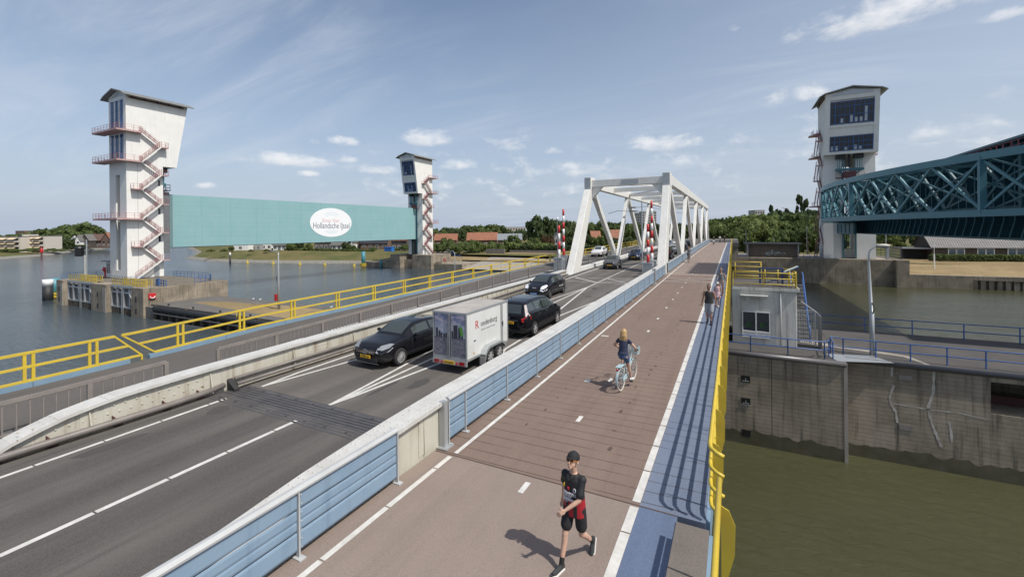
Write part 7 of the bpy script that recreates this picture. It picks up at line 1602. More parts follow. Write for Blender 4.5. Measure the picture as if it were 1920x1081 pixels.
# ================================================================== BICYCLES AND SCOOTER
def bicycle(root, frame_m, tyre_c, rack=True, crate=True, guard=True):
    """local: rear wheel contact at origin, riding towards +y"""
    R = .345; WB = 1.10
    for y, nm in ((0, 'rear_wheel'), (WB, 'front_wheel')):
        w = thing('wheel', None, None, (0, y, R)); w.parent = root
        ring = lambda r: [(0, r * math.cos(2 * math.pi * k / 36), r * math.sin(2 * math.pi * k / 36)) for k in range(37)]
        q = MB(); q.tube(ring(R - .02), .021, 8, cap=False); q.build('tyre', tyre_c, w, True); q = MB(); q.tube(ring(R - .045), .010, 6, cap=False)
        for k in range(20): a = 2 * math.pi * k / 20; q.tube([(.02 * (-1) ** k, .02 * math.cos(a + .5), .02 * math.sin(a + .5)), (0, (R - .045) * math.cos(a), (R - .045) * math.sin(a))], .0016, 4)
        q.tube([(-.05, 0, 0), (.05, 0, 0)], .02, 8); q.build('rim', galv, w)
        if guard:
            q = MB(); A = [rad(a) for a in (range(-10, 160, 12) if y == 0 else range(5, 150, 12))]; sgn = -1 if y == 0 else 1
            arc = [(y + (R + .035) * math.cos(a) * (-1 if y == 0 else -1), R + (R + .035) * math.sin(a)) for a in A]
            q.strip([(-.032, a, b) for a, b in arc], [(.032, a, b) for a, b in arc]); q.strip([(-.032, a, b + .004) for a, b in arc], [(.032, a, b + .004) for a, b in arc]); q.build('mudguard', frame_m, root)
    q = MB(); bb = (0, .46, .30); st = (0, .26, .82); hd = (0, .88, .90); hl = (0, .93, .68)
    q.tube([bb, st], .018, 8); q.tube([(0, .36, .56), (0, .62, .50), (0, .90, .80)], .018, 8); q.tube([bb, (0, .70, .40), hl], .020, 8); q.tube([hd, hl], .022, 8)
    for s in (-1, 1): q.tube([(s * .06, 0, R), (s * .04, .42, .30)], .010, 6); q.tube([(s * .06, 0, R), (s * .02, .28, .72)], .009, 6); q.tube([(s * .055, WB, R), (s * .05, WB - .12, .66), (0, .93, .72)], .012, 6)
    q.build('frame', frame_m, root, True)
    q = MB(); q.box(.03, .055, .05, .46, .27, .42); q.build('chain_case', frame_m, root, bevel=.02)
    q = MB(); q.tube([hd, (0, .84, 1.04), (0, .86, 1.08)], .014, 8); pts = [(-.30, .62, 1.10), (-.27, .78, 1.12), (-.12, .88, 1.09), (0, .89, 1.08), (.12, .88, 1.09), (.27, .78, 1.12), (.30, .62, 1.10)]; q.tube(pts, .012, 8); q.build('handlebar', galv, root, True)
    q = MB()
    for s in (-1, 1): q.tube([(s * .30, .60, 1.10), (s * .285, .72, 1.115)], .018, 8)
    q.build('grips', trim, root)
    q = MB(); q.tube([st, (0, .24, .90)], .013, 8); q.build('seat_post', galv, root); q = MB(); q.ell((0, .20, .93), (.10, .13, .035), 12); q.ell((0, .33, .93), (.035, .09, .025), 10); q.build('saddle', trim, root, True)
    if rack:
        q = MB()
        for s in (-1, 1): q.tube([(s * .07, .18, .76), (s * .07, -.26, .76)], .010, 6); q.tube([(s * .07, -.15, .76), (s * .06, .0, R)], .008, 6)
        q.box(-.065, .065, -.26, .16, .755, .765); q.build('luggage_rack', frame_m, root); q = MB(); q.ell((0, -.30, .70), (.045, .03, .035), 8); q.build('rear_light', lampr, root, True)
    if crate:
        q = MB(); z0 = .86
        for k in range(4): z = z0 + k * .065; q.box(-.18, .18, .96, .965, z, z + .03); q.box(-.18, .18, 1.255, 1.26, z, z + .03); q.box(-.18, -.175, .96, 1.26, z, z + .03); q.box(.175, .18, .96, 1.26, z, z + .03)
        for x in (-.17, -.06, .06, .17): q.box(x - .008, x + .008, .958, .967, z0, z0 + .22); q.box(x - .008, x + .008, 1.252, 1.262, z0, z0 + .22)
        for yy in ys(.98, 1.24, .05): q.box(-.175, .175, yy - .004, yy + .004, z0, z0 + .008)
        q.build('crate', mat('crate_pale', (.42, .52, .52), .5), root)
    q = MB(); pa = rad(-62); cx_, cy_, cz_ = 0, .46, .30; d = Vector((0, math.cos(pa), math.sin(pa))) * .17
    q.tube([(.07, cy_, cz_), (.085, cy_ + d.y, cz_ + d.z)], .010, 6); q.tube([(-.07, cy_, cz_), (-.085, cy_ - d.y, cz_ - d.z)], .010, 6)
    q.box(.085, .175, cy_ + d.y - .045, cy_ + d.y + .045, cz_ + d.z - .01, cz_ + d.z + .01); q.box(-.175, -.085, cy_ - d.y - .045, cy_ - d.y + .045, cz_ - d.z - .01, cz_ - d.z + .01); q.build('pedals', trim, root)
    return Vector((.13, cy_ + d.y, cz_ + d.z)), Vector((-.13, cy_ - d.y, cz_ - d.z))
# ================================================================== PEOPLE
skin_a = mat('skin_fair', (.52, .33, .24), .55, col2=(.47, .28, .20), nscale=7); skin_b = mat('skin_tan', (.38, .215, .145), .55, col2=(.33, .18, .12), nscale=7)
def cloth(name, c, c2=None): return mat(name, c, .85, col2=c2 or tuple(v * .8 for v in c), nscale=9, bump=.15, bscale=60)
def blob(name, prims, m, parent, voxel=.008, smooth=3, it=.5):
    q = MB()
    for p in prims:
        if p[0] == 'e': q.ell(p[1], p[2], 16, 0, p[3] if len(p) > 3 else None)
        else:
            pts, rs = [Vector(v) for v in p[1]], p[2]; fl = p[3] if len(p) > 3 else None
            if fl is None:
                q.tube(pts, rs, 14)
                for v, r in zip(pts, rs): q.ell(v, (r, r, r), 12)
            else:      # flattened loft: radii (rx, ry) stacked along the points, closed
                n = 18; base = len(q.v); vs = []
                for v, (rx, ry) in zip(pts, rs): vs += [(v.x + rx * math.cos(2 * math.pi * k / n) * fl[0].x + ry * math.sin(2 * math.pi * k / n) * fl[1].x, v.y + rx * math.cos(2 * math.pi * k / n) * fl[0].y + ry * math.sin(2 * math.pi * k / n) * fl[1].y, v.z + rx * math.cos(2 * math.pi * k / n) * fl[0].z + ry * math.sin(2 * math.pi * k / n) * fl[1].z) for k in range(n)]
                fs = [(i * n + k, i * n + (k + 1) % n, (i + 1) * n + (k + 1) % n, (i + 1) * n + k) for i in range(len(pts) - 1) for k in range(n)] + [tuple(reversed(range(n))), tuple((len(pts) - 1) * n + k for k in range(n))]
                q.add(vs, fs)
    o = q.build('tmp', m); rm = o.modifiers.new('r', 'REMESH'); rm.mode = 'VOXEL'; rm.voxel_size = voxel; rm.use_smooth_shade = True
    sm = o.modifiers.new('s', 'SMOOTH'); sm.factor = it; sm.iterations = smooth
    me = bpy.data.meshes.new_from_object(o.evaluated_get(bpy.context.evaluated_depsgraph_get())); bpy.data.objects.remove(o)
    me.name = name; me.shade_smooth(); r = bpy.data.objects.new(name, me); COL.objects.link(r)
    if parent is not None: r.parent = parent
    return r
def ik(a, t, l1, l2, bend):
    a = Vector(a); t = Vector(t); d = t - a; L = min(d.length, (l1 + l2) * .999); u = d.normalized(); x = (l1 * l1 - l2 * l2 + L * L) / (2 * L); h = math.sqrt(max(0, l1 * l1 - x * x))
    b = Vector(bend); b = (b - u * b.dot(u)).normalized(); return a + u * x + b * h, a + u * L
def person(label, loc, rz, H, hip, lean, feet, hands, skin, look, vox=.008, toe=(0, 0), group=None, headturn=0.0, headtilt=0.0, knee=((0, -1, .1), (0, -1, .1)), female=False, fcurl=.6):
    """local frame faces -y. hip: pelvis centre. feet / hands: (left(+x), right(-x)) ankle and wrist places. look: dict of clothes"""
    root = thing('person', label, 'person', loc, rz, group); S = H / 1.75
    hip = Vector(hip); up = Vector((0, -math.sin(lean), math.cos(lean))); X = Vector((1, 0, 0)); Yv = up.cross(X)
    chest = hip + up * (.30 * S); shc = hip + up * (.47 * S); nk = hip + up * (.545 * S); HK = look.get('head', 1.0); hd = hip + up * (.595 * S) + Vector((0, -.02, .108 * S * HK))
    shw = look.get('shw', .165 if female else .185) * S; hw = .095 * S; thin = look.get('thin', 1.0)
    J = {}
    for i, s in enumerate((1, -1)):
        hj = hip + X * (s * hw) - up * .02; kn, an = ik(hj, feet[i], .42 * S, .41 * S, knee[i]); sj = shc + X * (s * shw) - up * .01
        eb, wr = ik(sj, hands[i], .29 * S, .25 * S, look.get('elbow', [(.6, .8, -.1), (-.6, .8, -.1)])[i]); J[s] = (hj, kn, an, sj, eb, wr)
    R = Matrix.Rotation(headturn, 3, 'Z') @ Matrix.Rotation(headtilt, 3, 'X')
    def Hd(x, y, z): return hd + R @ (Vector((x, y, z)) * S * HK)
    P = []; fl = (X, Yv); tw = .150 if not female else .135
    P.append(('l', [hip - up * .09 * S, hip, hip + up * .12 * S, chest, shc - up * .03 * S, shc + up * .035 * S, nk], [(.10 * S, .075 * S), (.155 * S, .105 * S), (.125 * S * thin, .09 * S), (tw * S, .105 * S), ((tw + .005) * S, .095 * S), (.085 * S, .06 * S), (.05 * S, .05 * S)], fl))
    P.append(('t', [shc, nk, hd - Vector((0, 0, .03 * S))], [.06 * S, .052 * S, .052 * S]))
    # head: skull, face, jaw, nose, ears, lips
    P += [('e', Hd(0, .012, .03), (.074 * S, .092 * S, .092 * S), R), ('e', Hd(0, -.022, -.035), (.060 * S, .064 * S, .075 * S), R), ('e', Hd(0, -.045, -.083), (.034 * S, .034 * S, .028 * S), R),
          ('t', [Hd(0, -.082, .005), Hd(0, -.104, -.032)], [.010 * S, .015 * S]), ('e', Hd(.077, .01, -.01), (.012 * S, .02 * S, .03 * S), R), ('e', Hd(-.077, .01, -.01), (.012 * S, .02 * S, .03 * S), R), ('e', Hd(0, -.086, -.062), (.024 * S, .010 * S, .009 * S), R)]
    for s in (1, -1):
        hj, kn, an, sj, eb, wr = J[s]
        P.append(('t', [hj, hj.lerp(kn, .5), kn], [.085 * S * thin, .070 * S * thin, .050 * S])); cal = kn.lerp(an, .33) + Vector((0, .012, 0)); P.append(('t', [kn, cal, kn.lerp(an, .7), an], [.048 * S, .054 * S * thin, .038 * S, .030 * S]))
        P.append(('t', [sj, sj.lerp(eb, .5), eb], [.052 * S * thin, .045 * S * thin, .035 * S])); P.append(('t', [eb, eb.lerp(wr, .35), wr], [.035 * S, .036 * S, .024 * S]))
        d = (wr - eb).normalized(); fw = Vector((0, -1, 0)); pal = wr + d * .045 * S; side = d.cross(fw) * -s
        if side.length < .2: side = Vector((s, 0, 0))
        side.normalize(); nr = d.cross(side).normalized()
        if nr.dot(-X * s) < 0: nr = -nr
        P.append(('t', [wr, pal - side * .018 * S, wr + d * .085 * S - side * .012 * S], [.022 * S, .020 * S, .015 * S])); P.append(('t', [wr, pal + side * .018 * S, wr + d * .082 * S + side * .018 * S], [.022 * S, .020 * S, .014 * S]))
        for k, ln in enumerate((.062, .072, .068, .052)):
            o_ = side * ((k - 1.5) * .0195 * S); b0 = wr + d * .088 * S + o_; d1 = (d + nr * fcurl).normalized(); d2 = (d + nr * fcurl * 2.4).normalized(); b1 = b0 + d1 * ln * .45 * S; b2 = b1 + (d1 + d2).normalized() * ln * .3 * S; b3 = b2 + d2 * ln * .28 * S
            P.append(('t', [b0, b1, b2, b3], [.0095 * S, .0088 * S, .0082 * S, .007 * S]))
        tb = wr + d * .03 * S - side * .024 * S * (1); P.append(('t', [tb, tb + (d * .6 - side * .8 + nr * .3) * .035 * S, tb + (d * .95 - side * .85 + nr * .7) * .055 * S], [.013 * S, .011 * S, .008 * S]))
    body = blob('body', P, skin, root, vox, 2)
    V2 = max(.010, vox * 1.25)
    # shirt
    sh = look['shirt']; hem = sh.get('hem', -.02); g = sh.get('g', .018); Q = []
    Q.append(('l', [hip + up * hem * S, hip + up * .10 * S, hip + up * .22 * S, chest, shc - up * .03 * S, shc + up * .03 * S, shc + up * (.055 if not sh.get('tank') else .035) * S],
              [(.172 * S + g, .118 * S + g + .012), (.150 * S * thin + g, .098 * S + g), ((tw - .01) * S + g, .10 * S + g), (tw * S + g, .107 * S + g), ((tw + .012) * S + g * .6, .092 * S + g), (.10 * S + g * .4, .062 * S + g), (.072 * S, .056 * S)], fl))
    if sh.get('boxy'): Q[0] = ('l', Q[0][1], [(.190 * S, .135 * S), (.178 * S, .128 * S), (.170 * S, .125 * S), (.172 * S, .122 * S), (.172 * S, .105 * S), (.115 * S, .072 * S), (.075 * S, .058 * S)], fl)
    sl = sh.get('sleeve', .62)
    if sl:
        for s in (1, -1): hj, kn, an, sj, eb, wr = J[s]; Q.append(('t', [sj - X * s * .07 + up * .008, sj - up * .004, sj.lerp(eb, sl * .5), sj.lerp(eb, sl)], [.050 * S, .058 * S + g * .25, .047 * S * thin + g * .5, .044 * S * thin + g * .95]))
    else:
        for s in (1, -1): sj = J[s][3]; Q.append(('t', [sj - X * s * .075 - up * .05, sj - X * s * .065 + up * .012], [.045 * S, .034 * S]))
    shirt = blob(sh.get('name', 'shirt'), Q, sh['m'], root, V2, 6)
    if 'skirt' in sh:
        q = MB(); n = 28; rows = []
        for k in range(8):
            f = k / 7; zc = hip + up * (.10 - f * sh['skirt']) * S; rows.append([(zc.x + (.135 + .085 * f + .008 * math.sin(j * 1.9) * f) * S * math.cos(2 * math.pi * j / n), zc.y + (.10 + .09 * f + .01 * math.sin(j * 2.3) * f) * S * math.sin(2 * math.pi * j / n), zc.z) for j in range(n + 1)])
        for a, b in zip(rows, rows[1:]): q.strip(a, b)
        q.build('skirt', sh['m'], root, True)
    if 'pants' in look:
        pn = look['pants']; ln = pn.get('len', .75); g2 = pn.get('g', .022); Q = [('l', [hip - up * .10 * S, hip - up * .02 * S, hip + up * .07 * S, hip + up * .11 * S], [(.125 * S + g2, .085 * S + g2), (.160 * S + g2 * .4, .108 * S + g2 * .4), (.145 * S + g2 * .2, .095 * S + g2 * .2), (.13 * S + .008, .09 * S + .008)], fl)]
        for s in (1, -1): hj, kn = J[s][:2]; Q.append(('t', [hj + up * .02, hj.lerp(kn, ln * .5), hj.lerp(kn, ln)], [.080 * S + g2 * .5, .074 * S + g2, (.066 + .012 * (1 - ln)) * S + g2 * 1.15]))
        blob(pn.get('name', 'shorts'), Q, pn['m'], root, V2, 2)
    for i, s in enumerate((1, -1)):
        hj, kn, an = J[s][:3]; pit = toe[i]; fd = Vector((s * .12, -math.cos(pit), math.sin(pit) * 1.0)).normalized(); upf = Vector((0, math.sin(pit), math.cos(pit))); heel = an - upf * .055 * S - fd * .035 * S
        q_ = [('t', [heel + upf * .012 * S, heel + fd * .09 * S + upf * .008 * S, heel + fd * .18 * S - upf * .002 * S, heel + fd * .225 * S], [.036 * S, .038 * S, .040 * S, .030 * S]), ('t', [an + upf * .01, heel + fd * .05 * S + upf * .03 * S], [.037 * S, .040 * S])]
        so_ = blob('shoe', q_, look['shoe'], root, max(.008, vox), 2)
        if look.get('sole'):
            qq = MB(); pts = [heel - upf * .028 * S - fd * .02 * S, heel + fd * .09 * S - upf * .030 * S, heel + fd * .20 * S - upf * .034 * S, heel + fd * .25 * S - upf * .024 * S]
            sd_ = fd.cross(upf); L_ = [p + sd_ * w_ * S for p, w_ in zip(pts, (.03, .036, .042, .022))]; R_ = [p - sd_ * w_ * S for p, w_ in zip(pts, (.03, .036, .042, .022))]
            lo = [p - upf * .02 * S for p in L_]; ro = [p - upf * .02 * S for p in R_]; qq.strip(L_, R_); qq.strip(ro, lo); qq.strip(lo, L_); qq.strip(R_, ro); qq.build('sole', look['sole'], so_)
        if look.get('sock'): blob('sock', [('t', [an, an.lerp(kn, look.get('sockl', .16))], [.041 * S, .041 * S])], look['sock'], root, .008, 1)
    # hair and headwear
    hm = look.get('hair')
    if hm:
        HP = [('e', Hd(0, .022, .042), (.082 * S, .092 * S, .092 * S), R)]
        if look.get('hairlen') == 'long':
            for k in range(26):
                a = rad(18 + 144 * k / 25 + 0); x0 = .078 * math.cos(a); rr = random.Random(k); L_ = .30 + rr.uniform(-.05, .06)
                HP.append(('t', [Hd(x0, .03 + .07 * math.sin(a), .05), Hd(x0 * 1.25, .06 + .08 * math.sin(a), -.08), Hd(x0 * 1.45 + rr.uniform(-.02, .02), .055 + .075 * math.sin(a), -.20), Hd(x0 * 1.25 + rr.uniform(-.03, .03), .06 + .06 * math.sin(a), -L_)], [.030 * S, .026 * S, .022 * S, .010 * S]))
        if look.get('hairlen') == 'bun': HP.append(('e', Hd(0, .05, .14), (.04 * S, .04 * S, .035 * S)))
        if look.get('hairlen') == 'tail': HP.append(('t', [Hd(0, .08, 0), Hd(0, .11, -.08), Hd(0, .09, -.18)], [.03 * S, .03 * S, .015 * S]))
        o = blob('hair', HP, hm, root, .007, 1)
        # keep the face clear
        bm = bmesh.new(); bm.from_mesh(o.data); Ri = R.inverted(); kill = []
        for f in bm.faces:
            c = Ri @ (f.calc_center_median() - hd) / S
            if (c.y < -.035 and c.z < .055 and abs(c.x) < .075) or (c.y < .0 and c.z < -.01 and abs(c.x) < .07 and c.y < -.02): kill.append(f)
        bmesh.ops.delete(bm, geom=kill, context='FACES'); bm.to_mesh(o.data); bm.free()
    if look.get('beard'): blob('beard', [('t', [Hd(-.050, -.035, -.05), Hd(-.03, -.066, -.088), Hd(0, -.078, -.098), Hd(.03, -.066, -.088), Hd(.05, -.035, -.05)], [.020 * S, .022 * S, .024 * S, .022 * S, .020 * S]), ('t', [Hd(-.025, -.088, -.048), Hd(.025, -.088, -.048)], [.009 * S, .009 * S])], look['beard'], root, .006, 1)
    if look.get('cap'):
        cp = look['cap']; n = 20; q = MB(); rows = []
        for k in range(8):
            th = rad(90 * k / 7); rows.append([tuple(Hd(.087 * math.cos(th) * math.cos(2 * math.pi * j / n), .012 + .104 * math.cos(th) * math.sin(2 * math.pi * j / n), .040 + .088 * math.sin(th) + (.0 if k else -.012))) for j in range(n + 1)])
        for a, b in zip(rows, rows[1:]): q.strip(a, b)
        c_ = q.build('cap', cp, root, True); q = MB()
        top = []; out_ = []
        for j in range(13): a = rad(200 + 140 * j / 12); top.append(Hd(.086 * math.cos(a), .012 + .10 * math.sin(a), .032)); out_.append(Hd(.080 * math.cos(a), -.012 + .128 * math.sin(a), .026 + .004 * math.cos(a * 2)))
        q.strip(top, out_); q.strip([p + Vector((0, 0, .005)) for p in top], [p + Vector((0, 0, .005)) for p in out_]); q.strip([p for p in out_], [p + Vector((0, 0, .005)) for p in out_]); q.build('cap_peak', cp, c_, True); q = MB(); q.ell(Hd(0, .012, .129), (.008, .008, .005), 6); q.build('cap_button', cp, c_)
    # eyes, glasses, mouth
    q = MB()
    for s in (1, -1): q.ell(Hd(s * .028, -.078, .004), (.012 * S, .006 * S, .006 * S), 8, 0, R)
    if not look.get('glasses'): q.build('eyes', blackm, root)
    else:
        q = MB()
        for s in (1, -1): q.ell(Hd(s * .031, -.086, .004), (.026 * S, .008 * S, .019 * S), 12, 0, R)
        gl = q.build('sunglasses', look.get('lens', blackgloss), root, True); q = MB()
        for s in (1, -1):
            ring = [Hd(s * .031 + .027 * math.cos(k * .5236), -.090, .004 + .020 * math.sin(k * .5236)) for k in range(13)]; q.tube(ring, .0035 * S, 5)
            q.tube([Hd(s * .058, -.086, .010), Hd(s * .074, -.03, .012), Hd(s * .080, .02, .006)], .0035 * S, 5)
        q.tube([Hd(-.006, -.090, .008), Hd(.006, -.090, .008)], .0035 * S, 5); q.build('glasses_frame', look['glasses'], gl)
    q = MB(); q.ell(Hd(0, -.0945, -.060), (.018 * S, .004 * S, .0045 * S), 8, 0, R); q.build('lips', mat('lips', (.34, .13, .11), .5), root)
    root['S'] = S
    return root, J, Hd, (hip, chest, shc, up, S)

# ---- the boy in the striped football shirt
m = bpy.data.materials.new('jersey'); m.use_nodes = True; t = NT(m.node_tree); b = t.n('ShaderNodeBsdfPrincipled'); o = t.n('ShaderNodeOutputMaterial'); t.l(b.outputs[0], o.inputs[0]); P = t.n('ShaderNodeTexCoord').outputs['Object']; sp = t.n('ShaderNodeSeparateXYZ'); t.l(P, sp.inputs[0])
st_ = t.m('GREATER_THAN', t.m('SINE', t.m('MULTIPLY', t.m('ADD', sp.outputs[0], .028), 48.0)), -.25); lowz = t.ramp(sp.outputs[2], 1.02, .98)
t.l(t.mix(t.m('MULTIPLY', st_, lowz), (.014, .014, .016), (.34, .012, .020)), b.inputs['Base Color']); b.inputs['Roughness'].default_value = .7; bp = t.n('ShaderNodeBump'); bp.inputs['Strength'].default_value = .35; bp.inputs['Distance'].default_value = .012; t.l(t.noise(t.scl(P, (1.5, 1.5, .6)), 9, 3), bp.inputs['Height']); t.l(bp.outputs[0], b.inputs['Normal']); jersey = m
bz = zd(5.6)
boy, J, Hd, (hip, chest, shc, up, S) = person('teenager in a black cap, orange sunglasses and a red and black football shirt', (-1.95, 5.62, bz), rad(-12), 1.66, (0, 0, .855), rad(3),
    ((.10, .33, .185), (-.075, -.27, .075)), ((.02, -.30, .93), (-.27, .10, .83)), skin_a,
    dict(shirt=dict(m=jersey, hem=-.13, g=.030, sleeve=.72, boxy=True), pants=dict(m=cloth('black_shorts', (.016, .016, .018)), len=.68, g=.020), shoe=cloth('dark_trainer', (.035, .038, .042)), sole=whitepaint, sock=cloth('black_sock', (.015, .015, .016)), sockl=.20,
         hair=mat('hair_brown', (.06, .035, .02), .7), cap=cloth('black_cap', (.016, .016, .018)), glasses=mat('orange_frame', (.62, .22, .01), .3), lens=mat('amber_lens', (.05, .014, .008), .08), thin=.86, head=1.13, shw=.158, elbow=[(.9, .6, -.2), (-.5, .9, -.1)]),
    vox=.0062, toe=(-.95, .05), headtilt=rad(-24), headturn=rad(4))
boy.scale = (.905, .905, .905)
# shirt print: crest, sponsor lines, small emblems
def on_chest(u, v, w, h, m_, nm='shirt_print'):
    y = chest.y - (.124 * S) * math.sqrt(max(.1, 1 - (u / (.180 * S)) ** 2)) - .010; c = hip + up * v * S; q = MB(); ang = -u * 2.2
    dx = math.cos(ang) * w / 2; dy = -math.sin(ang) * w / 2
    q.add([(u - dx, y - dy + (c.y - hip.y), c.z - h / 2), (u + dx, y + dy + (c.y - hip.y), c.z - h / 2), (u + dx, y + dy + (c.y - hip.y), c.z + h / 2), (u - dx, y - dy + (c.y - hip.y), c.z + h / 2), (u - dx, y - dy + .02 + (c.y - hip.y), c.z - h / 2), (u + dx, y + dy + .02 + (c.y - hip.y), c.z - h / 2), (u + dx, y + dy + .02 + (c.y - hip.y), c.z + h / 2), (u - dx, y - dy + .02 + (c.y - hip.y), c.z + h / 2)],
                   [(0, 1, 2, 3), (7, 6, 5, 4), (0, 4, 5, 1), (3, 2, 6, 7), (1, 5, 6, 2), (0, 3, 7, 4)], 0); return q
pr_w = mat('print_white', (.55, .55, .60), .7); pr_y = mat('print_yellow', (.60, .42, .03), .7); pr_r = mat('print_red', (.40, .02, .03), .7)
sh_ = [c for c in boy.children if c.name.startswith('shirt')][0]
on_chest(-.105, .345, .014, .05, pr_y).build('print_yellow', pr_y, sh_); on_chest(-.02, .325, .026, .035, pr_r).build('print_emblem', pr_r, sh_)
q = MB(); c = hip + up * .325 * S; yy = chest.y - (.124 * S) * .90 - .012 + (c.y - hip.y)
q.tube([(.085 + .020 * math.cos(k * .524), yy, c.z + .028 * math.sin(k * .524)) for k in range(13)], .006, 6); q.build('print_crest', pr_w, sh_)
rr = random.Random(2)
for v, n_, w_ in ((.250, 9, .012), (.222, 9, .012), (.195, 6, .012)):
    for k in range(n_): on_chest(-.105 + k * .024, v + rr.uniform(-.002, .002), .014 if k % 4 != 3 else .004, .016, pr_w).build('print_letter', pr_w, sh_)
for k in range(9): on_chest(-.105 + k * .0235, .150, .0235, .026 if k < 7 else .016, pr_w).build('print_band', pr_w, sh_)
for k in range(4): on_chest(-.115 + k * .02, .105 + (.01 if k < 2 else 0), .018, .009, pr_w).build('print_bar', pr_w, sh_)
q = MB(); q.tube([(-.055, shc.y - .085, shc.z + .055), (-.01, shc.y - .135, shc.z - .03), (.045, shc.y - .085, shc.z + .055)], .012, 6); q.build('collar', cloth('black_collar', (.02, .02, .022)), sh_, True)

# ---- the woman on the pale bicycle
bz = zd(12.4); BK = thing('bicycle', 'pale blue city bicycle with a front crate and white tyres, ridden away from the camera', 'bicycle', (-2.82, 12.12, bz + .002), rad(-7))
pale_m = mat('bike_pale_blue', (.36, .48, .52), .35); pr_, pl_ = bicycle(BK, pale_m, mat('tyre_cream', (.50, .46, .38), .7))
wom, J, Hd, _ = person('woman with long blonde hair in a navy top and denim shorts riding the pale bicycle', (-2.82, 12.12, bz + .002), rad(-7) + math.pi, 1.66, (0, -.20, 1.02), rad(10),
    ((-pl_.x, -pl_.y + .02, pl_.z + .10), (-pr_.x, -pr_.y + .02, pr_.z + .10)), ((.275, -.56, 1.15), (-.275, -.56, 1.15)), skin_a,
    dict(shirt=dict(m=cloth('navy_top', (.018, .024, .055), (.03, .04, .08)), hem=.03, g=.012, sleeve=.30), pants=dict(m=cloth('denim', (.055, .095, .19), (.035, .065, .14)), len=.40, g=.014), shoe=cloth('white_shoe', (.66, .66, .66)), hair=mat('hair_blonde', (.50, .34, .16), .55, col2=(.33, .20, .08), nscale=30), hairlen='long', elbow=[(.8, .4, -.4), (-.8, .4, -.4)]),
    vox=.0085, toe=(.0, -.1), female=True, fcurl=1.1)
wom.scale = BK.scale = (.93, .93, .93)
# ---- the man, the girl and the second woman
bz = zd(21.8)
man, *_ = person('bearded man in a black vest, grey shorts and sunglasses on the blue strip', (-1.02, 21.85, bz), rad(-4), 1.80, (0, 0, .955), rad(2),
    ((.09, -.17, .078), (-.10, .20, .12)), ((.29, .05, .84), (-.31, -.10, .85)), skin_b,
    dict(shirt=dict(m=cloth('black_vest', (.018, .018, .019), (.05, .05, .052)), hem=-.02, g=.022, sleeve=0, tank=True), pants=dict(m=cloth('grey_shorts', (.36, .37, .40), (.27, .28, .31)), len=.86, g=.028), shoe=cloth('black_trainer', (.02, .02, .022)), sole=mat('sole_grey', (.2, .2, .2), .8), sock=cloth('black_sock', (1, 1, 1)), sockl=.10,
         hair=mat('hair_black', (.015, .013, .012), .6), beard=mat('beard_black', (.03, .024, .02), .8), glasses=blackgloss, thin=1.08), vox=.009, toe=(.1, -.45))
girl, *_ = person('girl in a pink dress and white sun hat walking behind the man', (-.80, 26.3, zd(26.3)), rad(-6), 1.36, (0, 0, .72), rad(1),
    ((.06, -.13, .062), (-.06, .12, .08)), ((.24, .0, .66), (-.22, -.05, .66)), skin_b,
    dict(shirt=dict(m=cloth('pink_dress', (.58, .33, .36), (.62, .45, .46)), hem=-.02, g=.014, sleeve=0, tank=True, skirt=.34, name='dress'), shoe=cloth('white_shoe', (1, 1, 1)), hair=mat('hair_brown', (1, 1, 1)), hairlen='tail', cap=cloth('white_hat', (.66, .68, .72)), thin=.9), vox=.009, toe=(.1, -.3), female=True)
mom, *_ = person('woman with pinned-up hair, sunglasses, grey top and pale shorts behind the girl', (-.72, 30.6, zd(30.6)), rad(-5), 1.70, (0, 0, .89), rad(1),
    ((.08, .16, .10), (-.08, -.15, .075)), ((.30, .03, .84), (-.30, -.02, .86)), skin_b,
    dict(shirt=dict(m=cloth('grey_top', (.10, .105, .10), (.22, .22, .21)), hem=.03, g=.014, sleeve=0, tank=True), pants=dict(m=cloth('pale_shorts', (.50, .36, .30)), len=.42, g=.016), shoe=cloth('tan_sandal', (.25, .16, .10)), hair=mat('hair_lightbrown', (.22, .13, .07), .6), hairlen='bun', glasses=blackgloss), vox=.010, toe=(-.35, .1), female=True)
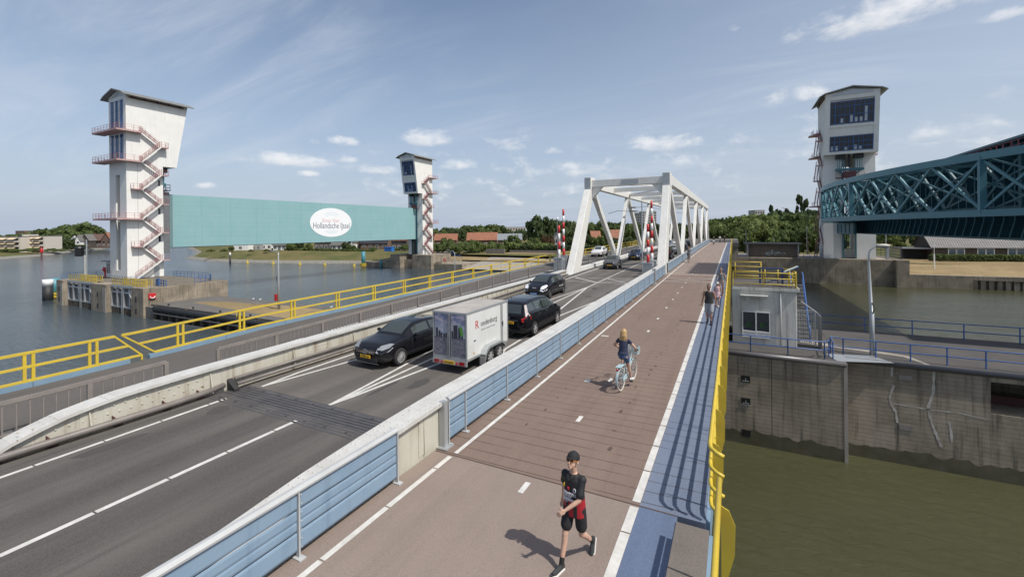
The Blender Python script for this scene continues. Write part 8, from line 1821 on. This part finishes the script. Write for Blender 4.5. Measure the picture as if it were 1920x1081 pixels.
# ---- far riders
def rider(x, y, rz, lb, bl, top, pants, long=False, fm=None):
    z = zd(y) + .002; bk = thing('bicycle', bl, 'bicycle', (x, y, z), rz); a, b = bicycle(bk, fm or mat('bike_black', (.02, .02, .02), .4), tyre_m, crate=False, guard=False)
    person(lb, (x, y, z), rz + math.pi, 1.74, (0, -.20, 1.04), rad(8), ((-b.x, -b.y + .02, b.z + .10), (-a.x, -a.y + .02, a.z + .10)), ((.275, -.56, 1.15), (-.275, -.56, 1.15)), skin_b,
           dict(shirt=dict(m=top, hem=0, g=.016, sleeve=.6), pants=dict(m=pants, len=.95 if long else .5, g=.018), shoe=cloth('black_trainer', (1, 1, 1)), hair=mat('hair_brown', (1, 1, 1))), vox=.016, fcurl=1.0)
rider(-4.72, 55.2, math.pi + rad(5), 'cyclist in a white and black top riding towards the camera by the truss foot', 'black bicycle ridden towards the camera by the truss foot', cloth('white_black_top', (.30, .30, .32), (.05, .05, .05)), cloth('black_shorts', (1, 1, 1)))
rider(-2.95, 117, rad(0), 'far cyclist in a white top, left of the two at the end of the bridge', 'left bicycle of the two at the end of the bridge', cloth('white_shirt', (.6, .6, .6)), cloth('black_shorts', (1, 1, 1)))
rider(-1.95, 116, rad(0), 'far cyclist in black, right of the two at the end of the bridge', 'right bicycle of the two at the end of the bridge', cloth('black_top', (.03, .02, .02)), cloth('black_shorts', (1, 1, 1)))
# scooter with rider
x, y = -3.95, 108.0; z = zd(y) + .002; SCO = thing('motor_scooter', 'dark scooter with a white front coming along the bicycle path far away', 'scooter', (x, y, z))
for yy in (-.62, .62): wheel(SCO, 0, yy, .24, .12, 1, alloyd, 5)
q = MB(); q.prism([(-.50, .35), (-.55, .75), (-.48, 1.0), (-.40, 1.0), (-.36, .40), (.05, .28), (.20, .62), (.78, .66), (.72, .38), (.2, .22), (-.4, .22)], -.16, .16, 'x'); q.build('body', blackcar, SCO, bevel=.05); q = MB(); q.prism([(-.52, .40), (-.57, .75), (-.50, .98), (-.515, .98), (-.60, .75), (-.55, .40)], -.2, .2, 'x'); q.build('front_shield', whitepaint, SCO)
q = MB(); q.tube([(-.36, -.36, 1.08), (0, -.46, 1.04), (.36, -.36, 1.08)], .016, 6); q.build('handlebar', trim, SCO); q = MB(); q.box(-.14, .14, .05, .72, .665, .76); q.build('seat', trim, SCO, bevel=.03); q = MB(); q.ell((0, -.58, .86), (.08, .04, .08), 8); q.build('headlight', lampg, SCO)
person('scooter rider in black with a white helmet far down the bicycle path', (x, y, z), 0, 1.75, (0, .25, .84), rad(4), ((.14, -.22, .36), (-.14, -.22, .36)), ((.34, -.30, 1.08), (-.34, -.30, 1.08)), skin_b,
       dict(shirt=dict(m=cloth('black_jacket', (.02, .02, .02)), hem=0, g=.02, sleeve=.95), pants=dict(m=cloth('dark_trousers', (.03, .03, .035)), len=.98, g=.012, name='trousers'), shoe=cloth('black_trainer', (1, 1, 1)), hair=whitepaint), vox=.016)
